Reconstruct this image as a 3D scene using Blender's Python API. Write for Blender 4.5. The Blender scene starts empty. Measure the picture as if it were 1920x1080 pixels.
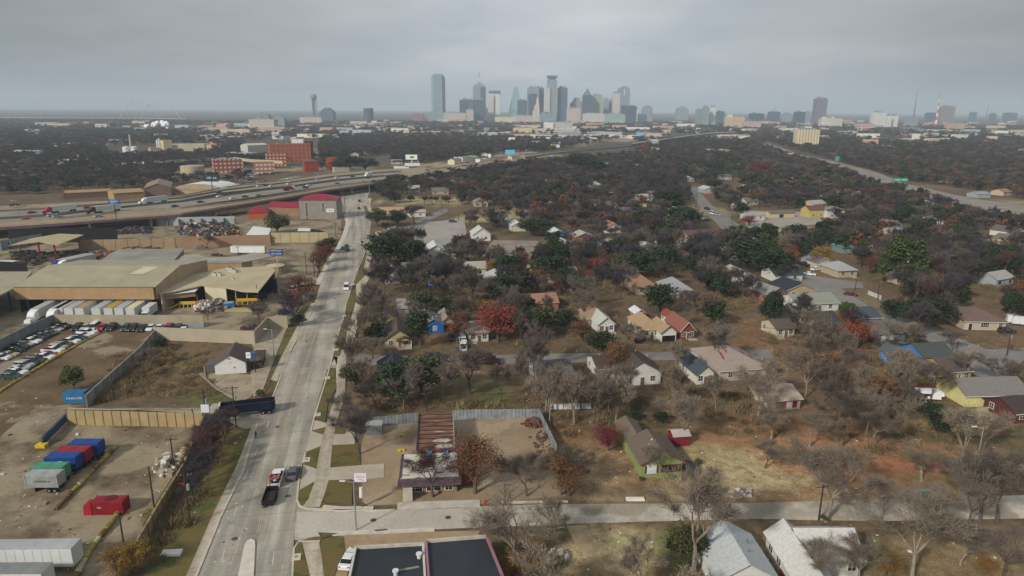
import bpy, math, random
from mathutils import Vector, Matrix, noise
R = math.radians
SC = bpy.context.scene
COL = SC.collection
# ---------------------------------------------------------------- camera
FPX, CAMH = 1280.0, 65.0
PITCH, ROLL = math.atan(336/1280.0), R(0.36)
cam_d = bpy.data.cameras.new('camera'); cam = bpy.data.objects.new('camera', cam_d); COL.objects.link(cam)
cam_d.sensor_width = 36.0; cam_d.lens = 36.0*FPX/1920.0
cam_d.clip_start = 1.0; cam_d.clip_end = 60000.0
CM = (Matrix.Rotation(R(90)-PITCH, 4, 'X') @ Matrix.Rotation(ROLL, 4, 'Z'))
cam.matrix_world = Matrix.Translation((0, 0, CAMH)) @ CM
SC.camera = cam
# ---------------------------------------------------------------- world, sun, exposure
SUN_AZ, SUN_EL = R(222), R(31)          # compass bearing the light comes from (clockwise from +Y)
w = bpy.data.worlds.new("World"); SC.world = w; w.use_nodes = True
nt = w.node_tree; nt.nodes.clear()
def N(t, ty, **kw):
    n = t.nodes.new(ty)
    for k, v in kw.items():
        if k.startswith('i_'):
            n.inputs[k[2:].replace('_', ' ')].default_value = v
        else: setattr(n, k, v)
    return n
def build_world():
    L = nt.links.new
    out = N(nt, 'ShaderNodeOutputWorld'); bg = N(nt, 'ShaderNodeBackground')
    sky = N(nt, 'ShaderNodeTexSky', sky_type='NISHITA', sun_disc=False)
    sky.sun_elevation = SUN_EL; sky.sun_rotation = SUN_AZ; sky.air_density = 1.5; sky.dust_density = 4
    tc = N(nt, 'ShaderNodeTexCoord'); sep = N(nt, 'ShaderNodeSeparateXYZ')
    L(tc.outputs['Generated'], sep.inputs[0])
    # cloud deck: project the direction onto a flat layer so the clouds flatten towards the horizon
    zz = N(nt, 'ShaderNodeMath', operation='ADD'); zz.inputs[1].default_value = 0.16; L(sep.outputs['Z'], zz.inputs[0])
    dx = N(nt, 'ShaderNodeMath', operation='DIVIDE'); L(sep.outputs['X'], dx.inputs[0]); L(zz.outputs[0], dx.inputs[1])
    dy = N(nt, 'ShaderNodeMath', operation='DIVIDE'); L(sep.outputs['Y'], dy.inputs[0]); L(zz.outputs[0], dy.inputs[1])
    cb = N(nt, 'ShaderNodeCombineXYZ'); L(dx.outputs[0], cb.inputs[0]); L(dy.outputs[0], cb.inputs[1])
    n1 = N(nt, 'ShaderNodeTexNoise'); n1.inputs['Scale'].default_value = 0.8; n1.inputs['Detail'].default_value = 7; n1.inputs['Roughness'].default_value = 0.55
    L(cb.outputs[0], n1.inputs['Vector'])
    cr = N(nt, 'ShaderNodeValToRGB'); L(n1.outputs['Fac'], cr.inputs[0])
    cr.color_ramp.elements[0].position = 0.36; cr.color_ramp.elements[0].color = (4.6, 5.1, 5.6, 1)
    cr.color_ramp.elements[1].position = 0.66; cr.color_ramp.elements[1].color = (6.6, 6.85, 7.2, 1)
    # overcast sky: brighter overhead than at the horizon
    el = N(nt, 'ShaderNodeMapRange'); L(sep.outputs['Z'], el.inputs[0])
    el.inputs[1].default_value = 0.16; el.inputs[2].default_value = 0.9; el.inputs[3].default_value = 1.0; el.inputs[4].default_value = 1.0
    mul = N(nt, 'ShaderNodeVectorMath', operation='SCALE'); L(cr.outputs[0], mul.inputs[0]); L(el.outputs[0], mul.inputs['Scale'])
    # the cloud deck is thinner and brighter ahead, heavier towards both sides
    sx = N(nt, 'ShaderNodeMath', operation='SUBTRACT'); L(sep.outputs['X'], sx.inputs[0]); sx.inputs[1].default_value = 0.06
    sq = N(nt, 'ShaderNodeMath', operation='ABSOLUTE'); L(sx.outputs[0], sq.inputs[0])
    bk = N(nt, 'ShaderNodeMapRange', interpolation_type='SMOOTHSTEP'); L(sq.outputs[0], bk.inputs[0]); bk.inputs[1].default_value = 0.0; bk.inputs[2].default_value = 0.62; bk.inputs[3].default_value = 1.0; bk.inputs[4].default_value = 0.5
    m9 = N(nt, 'ShaderNodeVectorMath', operation='SCALE'); L(mul.outputs[0], m9.inputs[0]); L(bk.outputs[0], m9.inputs['Scale']); mul = m9
    mx = N(nt, 'ShaderNodeMixRGB'); mx.inputs[0].default_value = 0.97; L(sky.outputs[0], mx.inputs[1]); L(mul.outputs[0], mx.inputs[2])
    L(mx.outputs[0], bg.inputs[0]); bg.inputs[1].default_value = 0.10
    L(bg.outputs[0], out.inputs[0])
build_world()
sd = bpy.data.lights.new('sun', 'SUN'); sun = bpy.data.objects.new('sun', sd); COL.objects.link(sun)
sd.energy = 3.4; sd.angle = R(5); sd.color = (1.0, 0.93, 0.84)
sdir = Vector((math.sin(SUN_AZ)*math.cos(SUN_EL), math.cos(SUN_AZ)*math.cos(SUN_EL), math.sin(SUN_EL)))
sun.rotation_euler = sdir.to_track_quat('Z', 'Y').to_euler(); sun.location = (-100, -100, 200)
SC.view_settings.view_transform = 'Standard'; SC.view_settings.look = 'None'
SC.view_settings.exposure = 0.04; SC.view_settings.gamma = 1.0
SC.render.engine = 'CYCLES'
SC.cycles.use_denoising = True
SC.cycles.max_bounces = 6; SC.cycles.diffuse_bounces = 2; SC.cycles.volume_bounces = 1; SC.cycles.transparent_max_bounces = 8
SC.cycles.sample_clamp_indirect = 4
# ---------------------------------------------------------------- helpers
def P(u, v, z=0.0):
    d = CM.to_3x3() @ Vector(((u-960)/FPX, -(v-540)/FPX, -1.0))
    t = (z-CAMH)/d.z
    p = Vector((0, 0, CAMH)) + d*t
    return Vector((p.x, p.y, z))
def PZ(u, v, Y):                       # the point where the sight line reaches the distance Y
    d = CM.to_3x3() @ Vector(((u-960)/FPX, -(v-540)/FPX, -1.0))
    t = Y/d.y
    return Vector((0, 0, CAMH)) + d*t
def project(p):
    q = (CM.to_3x3().transposed()) @ (Vector(p)-Vector((0, 0, CAMH)))
    return 960+FPX*q.x/-q.z, 540-FPX*q.y/-q.z
def srgb(c):
    if isinstance(c, str): c = tuple(int(c[i:i+2], 16) for i in (0, 2, 4))
    return tuple(((x/255)/12.92 if x/255 <= .04045 else ((x/255+.055)/1.055)**2.4) for x in c)+(1,)
_M = {}
def mat(c, rough=0.8, var=0.12, scale=0.6, metal=0.0, spec=0.3, rnd=0.0, kind=None, em=0.0):
    key = (c, rough, var, scale, metal, rnd, kind, em)
    if key in _M: return _M[key]
    m = bpy.data.materials.new('paint_'+str(c)); m.use_nodes = True
    t = m.node_tree; b = t.nodes['Principled BSDF']; L = t.links.new
    col = srgb(c)
    b.inputs['Roughness'].default_value = rough; b.inputs['Metallic'].default_value = metal
    b.inputs['Specular IOR Level'].default_value = spec
    tc = N(t, 'ShaderNodeTexCoord')
    n = N(t, 'ShaderNodeTexNoise'); n.inputs['Scale'].default_value = scale; n.inputs['Detail'].default_value = 4
    L(tc.outputs['Object'], n.inputs['Vector'])
    mr = N(t, 'ShaderNodeMapRange'); mr.inputs[1].default_value = 0.3; mr.inputs[2].default_value = 0.7
    mr.inputs[3].default_value = 1-var; mr.inputs[4].default_value = 1+var; L(n.outputs['Fac'], mr.inputs[0])
    sc = N(t, 'ShaderNodeVectorMath', operation='SCALE'); sc.inputs[0].default_value = col[:3]; L(mr.outputs[0], sc.inputs['Scale'])
    last = sc.outputs[0]
    if kind == 'ribs' or kind == 'siding' or kind == 'shingle':
        wv = N(t, 'ShaderNodeTexWave'); wv.wave_type = 'BANDS'
        wv.bands_direction = 'X' if kind == 'ribs' else 'Z'
        wv.inputs['Scale'].default_value = 0.42 if kind == 'ribs' else (1.1 if kind == 'siding' else 2.3)
        wv.inputs['Distortion'].default_value = 0.3 if kind != 'shingle' else 1.2
        L(tc.outputs['Object'], wv.inputs['Vector'])
        m2 = N(t, 'ShaderNodeMapRange'); m2.inputs[3].default_value = 0.78 if kind != 'shingle' else .9; m2.inputs[4].default_value = 1.05; L(wv.outputs['Fac'], m2.inputs[0])
        s2 = N(t, 'ShaderNodeVectorMath', operation='SCALE'); L(last, s2.inputs[0]); L(m2.outputs[0], s2.inputs['Scale']); last = s2.outputs[0]
    if rnd:
        oi = N(t, 'ShaderNodeObjectInfo'); m3 = N(t, 'ShaderNodeMapRange'); m3.inputs[3].default_value = 1-rnd; m3.inputs[4].default_value = 1+rnd
        L(oi.outputs['Random'], m3.inputs[0])
        s3 = N(t, 'ShaderNodeVectorMath', operation='SCALE'); L(last, s3.inputs[0]); L(m3.outputs[0], s3.inputs['Scale']); last = s3.outputs[0]
        hs = N(t, 'ShaderNodeHueSaturation'); m4 = N(t, 'ShaderNodeMapRange'); m4.inputs[3].default_value = 0.5-rnd*0.06; m4.inputs[4].default_value = 0.5+rnd*0.06
        mm = N(t, 'ShaderNodeMath', operation='FRACT'); ml = N(t, 'ShaderNodeMath', operation='MULTIPLY'); ml.inputs[1].default_value = 7.31
        L(oi.outputs['Random'], ml.inputs[0]); L(ml.outputs[0], mm.inputs[0]); L(mm.outputs[0], m4.inputs[0]); L(m4.outputs[0], hs.inputs['Hue'])
        L(last, hs.inputs['Color']); last = hs.outputs[0]
    L(last, b.inputs['Base Color'])
    if em:
        b.inputs['Emission Color'].default_value = col; b.inputs['Emission Strength'].default_value = em
    _M[key] = m
    return m
def facade(wall, glass, bay=4.0, floor=4.0, fw=0.55, fh=0.55, rough=0.35):
    key = ('fac', wall, glass, bay, floor, fw, fh)
    if key in _M: return _M[key]
    m = bpy.data.materials.new('facade_'+str(wall)); m.use_nodes = True
    t = m.node_tree; b = t.nodes['Principled BSDF']; L = t.links.new
    tc = N(t, 'ShaderNodeTexCoord'); sep = N(t, 'ShaderNodeSeparateXYZ'); L(tc.outputs['Object'], sep.inputs[0])
    add = N(t, 'ShaderNodeMath', operation='ADD'); L(sep.outputs['X'], add.inputs[0]); L(sep.outputs['Y'], add.inputs[1])
    def cell(src, period, frac):
        d = N(t, 'ShaderNodeMath', operation='DIVIDE'); L(src, d.inputs[0]); d.inputs[1].default_value = period
        f = N(t, 'ShaderNodeMath', operation='FRACT'); L(d.outputs[0], f.inputs[0])
        l = N(t, 'ShaderNodeMath', operation='LESS_THAN'); L(f.outputs[0], l.inputs[0]); l.inputs[1].default_value = frac
        return l.outputs[0]
    a = cell(add.outputs[0], bay, fw); c = cell(sep.outputs['Z'], floor, fh)
    mu = N(t, 'ShaderNodeMath', operation='MULTIPLY'); L(a, mu.inputs[0]); L(c, mu.inputs[1])
    mx = N(t, 'ShaderNodeMixRGB'); mx.inputs[1].default_value = srgb(wall); mx.inputs[2].default_value = srgb(glass); L(mu.outputs[0], mx.inputs[0])
    n = N(t, 'ShaderNodeTexNoise'); n.inputs['Scale'].default_value = 0.05; L(tc.outputs['Object'], n.inputs['Vector'])
    mr = N(t, 'ShaderNodeMapRange'); mr.inputs[3].default_value = 0.8; mr.inputs[4].default_value = 1.2; L(n.outputs['Fac'], mr.inputs[0])
    s = N(t, 'ShaderNodeVectorMath', operation='SCALE'); L(mx.outputs[0], s.inputs[0]); L(mr.outputs[0], s.inputs['Scale'])
    L(s.outputs[0], b.inputs['Base Color']); b.inputs['Roughness'].default_value = rough + 0.3
    _M[key] = m
    return m
class MB:
    def __init__(s): s.v = []; s.f = []; s.m = []
    def add(s, vs, fs, mi=0):
        o = len(s.v); s.v.extend(tuple(p) for p in vs)
        for f in fs: s.f.append(tuple(i+o for i in f)); s.m.append(mi)
    def box(s, cx, cy, z0, w, d, h, rot=0.0, mi=0, taper=0.0, tmi=None):
        c, n = math.cos(rot), math.sin(rot); vs = []
        for k, (zz, t) in enumerate(((z0, 0), (z0+h, taper))):
            for sx, sy in ((-1, -1), (1, -1), (1, 1), (-1, 1)):
                x = sx*max(w/2-t, .01); y = sy*max(d/2-t, .01); vs.append((cx+x*c-y*n, cy+x*n+y*c, zz))
        s.add(vs, [(0, 3, 2, 1), (0, 1, 5, 4), (1, 2, 6, 5), (2, 3, 7, 6), (3, 0, 4, 7)], mi)
        s.add(vs[4:], [(0, 1, 2, 3)], mi if tmi is None else tmi)
    def prism(s, pts, z0, z1, mi=0, tmi=None, bottom=False):
        a = sum(pts[i][0]*pts[(i+1) % len(pts)][1]-pts[(i+1) % len(pts)][0]*pts[i][1] for i in range(len(pts)))
        if a < 0: pts = pts[::-1]
        n = len(pts)
        vs = [(p[0], p[1], z0) for p in pts]+[(p[0], p[1], z1) for p in pts]
        s.add(vs, [(i, (i+1) % n, n+(i+1) % n, n+i) for i in range(n)], mi)
        s.add(vs[n:], [tuple(range(n))], mi if tmi is None else tmi)
        if bottom: s.add(vs[:n], [tuple(range(n))[::-1]], mi)
    def cyl(s, x, y, z0, z1, r0, r1=None, n=8, mi=0, cap=True):
        r1 = r0 if r1 is None else r1
        vs = [(x+r*math.cos(2*math.pi*i/n), y+r*math.sin(2*math.pi*i/n), z) for z, r in ((z0, r0), (z1, r1)) for i in range(n)]
        s.add(vs, [(i, (i+1) % n, n+(i+1) % n, n+i) for i in range(n)]+([tuple(range(n, 2*n))] if cap else []), mi)
    def tube(s, p, q, r0, r1, n=5, mi=0):
        p = Vector(p); q = Vector(q); d = (q-p)
        if d.length < 1e-5: return
        d.normalize(); a = d.orthogonal().normalized(); b = d.cross(a)
        vs = [c+a*(r*math.cos(2*math.pi*i/n))+b*(r*math.sin(2*math.pi*i/n)) for c, r in ((p, r0), (q, r1)) for i in range(n)]
        s.add(vs, [(i, (i+1) % n, n+(i+1) % n, n+i) for i in range(n)]+[tuple(range(n, 2*n))], mi)
    def lathe(s, x, y, prof, n=16, mi=0):
        o = []
        for r, z in prof: o += [(x+r*math.cos(2*math.pi*i/n), y+r*math.sin(2*math.pi*i/n), z) for i in range(n)]
        s.add(o, [(k*n+i, k*n+(i+1) % n, (k+1)*n+(i+1) % n, (k+1)*n+i) for k in range(len(prof)-1) for i in range(n)]+[tuple(range((len(prof)-1)*n, len(prof)*n))], mi)
    def gable(s, w, d, z, h, ov=0.4, axis='y', mi=0, gmi=1, th=0.12, cx=0, cy=0, gables=True):
        # ridge along axis; w is x extent, d is y extent
        if axis == 'y':
            A = lambda a, b, c: (cx+a, cy+b, c); hw, hd = w/2, d/2
        else:
            A = lambda a, b, c: (cx+b, cy+a, c); hw, hd = d/2, w/2
        e = h*ov/hw
        for sg in (-1, 1):
            vs = [A(sg*(hw+ov), -hd-ov, z-e), A(sg*(hw+ov), hd+ov, z-e), A(0, hd+ov, z+h), A(0, -hd-ov, z+h)]
            vt = [(p[0], p[1], p[2]+th) for p in vs]
            s.add(vs+vt, [(0, 1, 2, 3), (4, 7, 6, 5), (0, 4, 5, 1), (0, 3, 7, 4), (1, 5, 6, 2)], mi)
        if gables:
            for sg in (-1, 1):
                s.add([A(-hw, sg*hd, z-.01), A(hw, sg*hd, z-.01), A(0, sg*hd, z+h-.02)], [(0, 1, 2)], gmi)
    def hip(s, w, d, z, h, ov=0.4, mi=0, cx=0, cy=0):
        hw, hd = w/2+ov, d/2+ov
        if w > d: r = hw-hd; rid = [(cx-r, cy, z+h), (cx+r, cy, z+h)]
        else: r = hd-hw; rid = [(cx, cy-r, z+h), (cx, cy+r, z+h)]
        e = [(cx-hw, cy-hd, z), (cx+hw, cy-hd, z), (cx+hw, cy+hd, z), (cx-hw, cy+hd, z)]
        b = [(p[0], p[1], z-.15) for p in e]
        vs = e+rid+b
        if w > d: fs = [(0, 1, 5, 4), (1, 2, 5), (2, 3, 4, 5), (3, 0, 4)]
        else: fs = [(0, 1, 4), (1, 2, 5, 4), (2, 3, 5), (3, 0, 4, 5)]
        s.add(vs, fs+[(6, 7, 1, 0), (7, 8, 2, 1), (8, 9, 3, 2), (9, 6, 0, 3), (6, 9, 8, 7)], mi)
    def build(s, name, mats, parent=None, loc=None, rz=None, smooth=False):
        me = bpy.data.meshes.new(name); me.from_pydata(s.v, [], s.f)
        if not isinstance(mats, (list, tuple)): mats = [mats]
        for m in mats: me.materials.append(m)
        if len(mats) > 1: me.polygons.foreach_set('material_index', [min(i, len(mats)-1) for i in s.m])
        if smooth: me.polygons.foreach_set('use_smooth', [True]*len(me.polygons))
        me.update()
        o = bpy.data.objects.new(name, me); COL.objects.link(o)
        if parent is not None: o.parent = parent
        if loc is not None: o.location = loc
        if rz is not None: o.rotation_euler = (0, 0, rz)
        return o
def tag(o, label=None, cat=None, group=None, kind=None):
    if label: o['label'] = label
    if cat: o['category'] = cat
    if group: o['group'] = group
    if kind: o['kind'] = kind
    return o
def E(name, label, cat, loc, rz=0.0, group=None):
    o = bpy.data.objects.new(name, None); COL.objects.link(o); o.location = loc; o.rotation_euler = (0, 0, rz)
    o.empty_display_size = 0.5
    return tag(o, label, cat, group)
def copy_tree(o, parent=None):
    c = o.copy(); COL.objects.link(c)
    if parent is not None: c.parent = parent
    for ch in list(o.children): copy_tree(ch, c)
    return c
def yaw_px(u0, v0, u1, v1):            # heading of the ground line between two pixels
    a, b = P(u0, v0), P(u1, v1); return math.atan2(b.y-a.y, b.x-a.x)
ROADYAW = R(11.0)                      # the street grid is turned this much from the view direction
# ---------------------------------------------------------------- ground sheet (one mesh, colour of the soil stored per vertex)
def shaded_noise(x, y, s): return noise.noise(Vector((x*s, y*s, 3.3)))
BASE = (0.15, 0.104, 0.064); OLIVE = (0.105, 0.086, 0.044); FAR = (0.085, 0.074, 0.06)
# soil and turf patches: pixel centre, pixel radii, colour, strength
TAN = (0.34, 0.26, 0.15); RUST = (0.27, 0.135, 0.065); GREEN = (0.070, 0.105, 0.030); STRAW = (0.38, 0.31, 0.17); DUST = (0.34, 0.27, 0.19); MUD = (0.105, 0.075, 0.05)
BLOBS = [(150, 322, 60, 3, DUST, .6), (250, 308, 60, 3, DUST, .7), (450, 288, 60, 3, DUST, .6), (560, 288, 50, 3, DUST, .5), (350, 258, 60, 2, DUST, .6), (80, 288, 60, 2, STRAW, .5), (300, 330, 80, 3, DUST, .5), (620, 280, 60, 3, DUST, .4), (1500, 880, 420, 75, (0.29, .195, .105), .85), (1370, 880, 140, 48, STRAW, .9), (1330, 850, 60, 25, (0.30, .25, .12), .8), (1120, 890, 60, 30, TAN, .8), (1060, 820, 70, 30, RUST, .5), (1240, 930, 200, 12, TAN, .7),
 (1400, 820, 90, 25, RUST, .55), (1640, 860, 150, 50, (0.32, .155, .08), .9), (1500, 850, 90, 36, (0.35, .19, .10), .8), (1740, 900, 60, 18, GREEN, .5), (1560, 800, 60, 20, RUST, .6), (1700, 920, 120, 10, (0.27, .15, .09), .7),
 (1500, 1040, 450, 60, (0.25, .18, .10), .75), (1500, 780, 300, 30, (0.24, .135, .075), .6), (1150, 860, 90, 60, (0.27, .18, .10), .7), (1180, 1030, 120, 52, STRAW, .85), (1160, 1060, 60, 40, TAN, .9), (1050, 1000, 35, 14, GREEN, .9), (1270, 1040, 50, 60, GREEN, .7), (1150, 1020, 40, 16, GREEN, .4), (1850, 1040, 120, 60, (0.24, .18, .10), .6), (1640, 1040, 60, 40, GREEN, .35),
 (900, 705, 90, 12, TAN, .8), (900, 735, 110, 30, (0.11, .10, .04), .9), (1200, 800, 60, 30, GREEN, .4), (1240, 715, 60, 20, RUST, .3), (930, 740, 30, 14, GREEN, .5), (700, 780, 60, 25, GREEN, .4), (830, 650, 60, 10, GREEN, .4),
 (300, 700, 150, 45, (0.19, .12, .065), .8), (290, 715, 70, 20, MUD, .7), (360, 690, 40, 18, (0.14, .12, .05), .7), (400, 745, 60, 14, GREEN, .5), (330, 655, 80, 15, (0.15, .10, .06), .6),
 (370, 960, 40, 130, (0.13, .10, .055), .8), (400, 900, 20, 60, GREEN, .5), (320, 1050, 50, 40, (0.13, .11, .05), .6), (380, 840, 40, 60, MUD, .6), (420, 850, 16, 40, GREEN, .7), (345, 1060, 30, 30, GREEN, .6),
 (770, 895, 90, 12, (0.2, .13, .07), .7), (800, 640, 100, 14, RUST, .5), (1220, 620, 120, 30, (0.22, .17, .10), .4), (1450, 640, 120, 40, RUST, .45), (1430, 610, 60, 14, RUST, .6),
 (1000, 560, 400, 120, (0.12, .085, .055), .5), (1860, 640, 80, 22, (0.15, .105, .06), .9), (1840, 775, 90, 12, TAN, .9), (1780, 790, 120, 20, (0.2, .17, .07), .8), (1600, 560, 60, 25, (0.2, .16, .10), .5), (1480, 430, 60, 18, STRAW, .7), (1560, 520, 60, 20, (0.17, .13, .07), .5),
 (900, 410, 50, 6, STRAW, .9), (820, 378, 110, 7, STRAW, .9), (960, 405, 60, 8, STRAW, .7), (750, 605, 60, 15, TAN, .5), (1320, 395, 50, 10, STRAW, .6), (1550, 700, 200, 40, (0.17, .11, .06), .6), (1700, 740, 150, 30, (0.18, .13, .07), .5),
 (860, 310, 120, 5, STRAW, .8), (640, 318, 60, 6, STRAW, .6), (520, 318, 60, 4, STRAW, .7), (400, 320, 60, 6, STRAW, .7), (110, 365, 160, 6, (0.13, .09, .06), .6), (60, 350, 100, 6, MUD, .8), (150, 300, 60, 3, DUST, .7), (85, 242, 60, 3, STRAW, .9), (180, 292, 60, 3, STRAW, .7),
 (1650, 350, 250, 6, (0.22, .17, .1), .5), (1800, 395, 130, 14, STRAW, .45), (1900, 380, 80, 6, STRAW, .7), (1180, 260, 120, 6, DUST, .8), (980, 290, 60, 6, DUST, .8), (930, 300, 60, 4, STRAW, .5), (1060, 268, 60, 6, DUST, .6),
 (1350, 930, 500, 6, MUD, .5), (1300, 900, 20, 20, TAN, .5), (430, 400, 300, 25, DUST, .4), (560, 405, 80, 10, (0.2, .15, .09), .7), (1000, 470, 60, 14, (0.27, .23, .18), .6), (980, 395, 60, 5, STRAW, .5)]
def build_ground():
    import numpy as np
    xs = [0.0]
    st = 2.6
    while xs[-1] < 16000:
        xs.append(xs[-1]+st)
        if xs[-1] > 150: st *= 1.05
    xs = [-x for x in xs[:0:-1]]+xs
    ys = [40.0]; st = 2.4
    while ys[-1] < 16000:
        ys.append(ys[-1]+st)
        if ys[-1] > 190: st *= 1.045
    ys = [-16000, -6000, -2000, -600, -200, -80, -30, 0, 20, 32]+ys
    X, Y = np.meshgrid(np.array(xs), np.array(ys))
    nx, ny = len(xs), len(ys)
    rng = np.random.RandomState(4)
    co = np.zeros((nx*ny, 3), dtype=np.float32); co[:, 0] = X.ravel(); co[:, 1] = Y.ravel()
    n1 = np.array([noise.noise(Vector((x*.02, y*.02, 0))) for x, y in co[:, :2]])
    n2 = np.array([noise.noise(Vector((x*.11, y*.11, 7))) for x, y in co[:, :2]])
    D = np.sqrt(co[:, 0]**2+co[:, 1]**2)
    c = np.zeros((nx*ny, 4)); c[:, 3] = 1
    a = np.clip(0.5+n1*1.1+n2*.5, 0, 1)[:, None]
    base = np.array(BASE)*(1-a)+np.array(OLIVE)*a
    f = np.clip((D-300)/700, 0, 1)[:, None]
    c[:, :3] = base*(1-f)+np.array(FAR)*f
    for (u, v, ru, rv, colr, s) in BLOBS:
        p = P(u, v); ex = abs(P(u+ru, v).x-p.x); ey = abs(P(u, v-rv*.9).y-P(u, v+rv*.9).y)/2
        r2 = ((co[:, 0]-p.x)/ex)**2+((co[:, 1]-p.y)/ey)**2
        k = np.clip((1.25-r2+n2*1.1+n1*.4)*1.4, 0, 1)*s
        k = k[:, None]
        c[:, :3] = c[:, :3]*(1-k)+np.array(colr)*k
    me = bpy.data.meshes.new('ground')
    fs = [(j*nx+i, j*nx+i+1, (j+1)*nx+i+1, (j+1)*nx+i) for j in range(ny-1) for i in range(nx-1)]
    me.from_pydata(co.tolist(), [], fs)
    ca = me.color_attributes.new('soil', 'FLOAT_COLOR', 'POINT'); ca.data.foreach_set('color', c.astype(np.float32).ravel())
    m = bpy.data.materials.new('soil_and_turf'); m.use_nodes = True; t = m.node_tree; L = t.links.new; b = t.nodes['Principled BSDF']
    at = N(t, 'ShaderNodeVertexColor', layer_name='soil'); tc = N(t, 'ShaderNodeTexCoord')
    last = at.outputs[0]
    for sc_, lo, hi in ((0.5, .62, 1.4), (3.0, .62, 1.42), (9.0, .7, 1.35), (0.06, .82, 1.2)):
        n = N(t, 'ShaderNodeTexNoise'); n.inputs['Scale'].default_value = sc_; n.inputs['Detail'].default_value = 5; n.inputs['Roughness'].default_value = .65
        L(tc.outputs['Object'], n.inputs['Vector'])
        mr = N(t, 'ShaderNodeMapRange'); mr.inputs[1].default_value = .3; mr.inputs[2].default_value = .7; mr.inputs[3].default_value = lo; mr.inputs[4].default_value = hi
        L(n.outputs['Fac'], mr.inputs[0])
        s = N(t, 'ShaderNodeVectorMath', operation='SCALE'); L(last, s.inputs[0]); L(mr.outputs[0], s.inputs['Scale']); last = s.outputs[0]
    # litter: leaf brown and turf green flecks
    for sc_, colr, th in ((0.35, (0.20, 0.105, 0.05, 1), .53), (0.22, (0.065, 0.085, 0.03, 1), .62)):
        n = N(t, 'ShaderNodeTexNoise'); n.inputs['Scale'].default_value = sc_; n.inputs['Detail'].default_value = 6; n.inputs['Roughness'].default_value = .7
        mp = N(t, 'ShaderNodeMapping'); mp.inputs['Location'].default_value = (sc_*100, 31, 0); L(tc.outputs['Object'], mp.inputs[0]); L(mp.outputs[0], n.inputs['Vector'])
        mr = N(t, 'ShaderNodeMapRange'); mr.inputs[1].default_value = th; mr.inputs[2].default_value = th+.1; mr.inputs[4].default_value = .55; L(n.outputs['Fac'], mr.inputs[0])
        mx = N(t, 'ShaderNodeMixRGB'); L(mr.outputs[0], mx.inputs[0]); L(last, mx.inputs[1]); mx.inputs[2].default_value = colr; last = mx.outputs[0]
    L(last, b.inputs['Base Color']); b.inputs['Roughness'].default_value = .95; b.inputs['Specular IOR Level'].default_value = .1
    me.materials.append(m)
    o = bpy.data.objects.new('ground', me); COL.objects.link(o); o['kind'] = 'structure'
build_ground()
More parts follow.
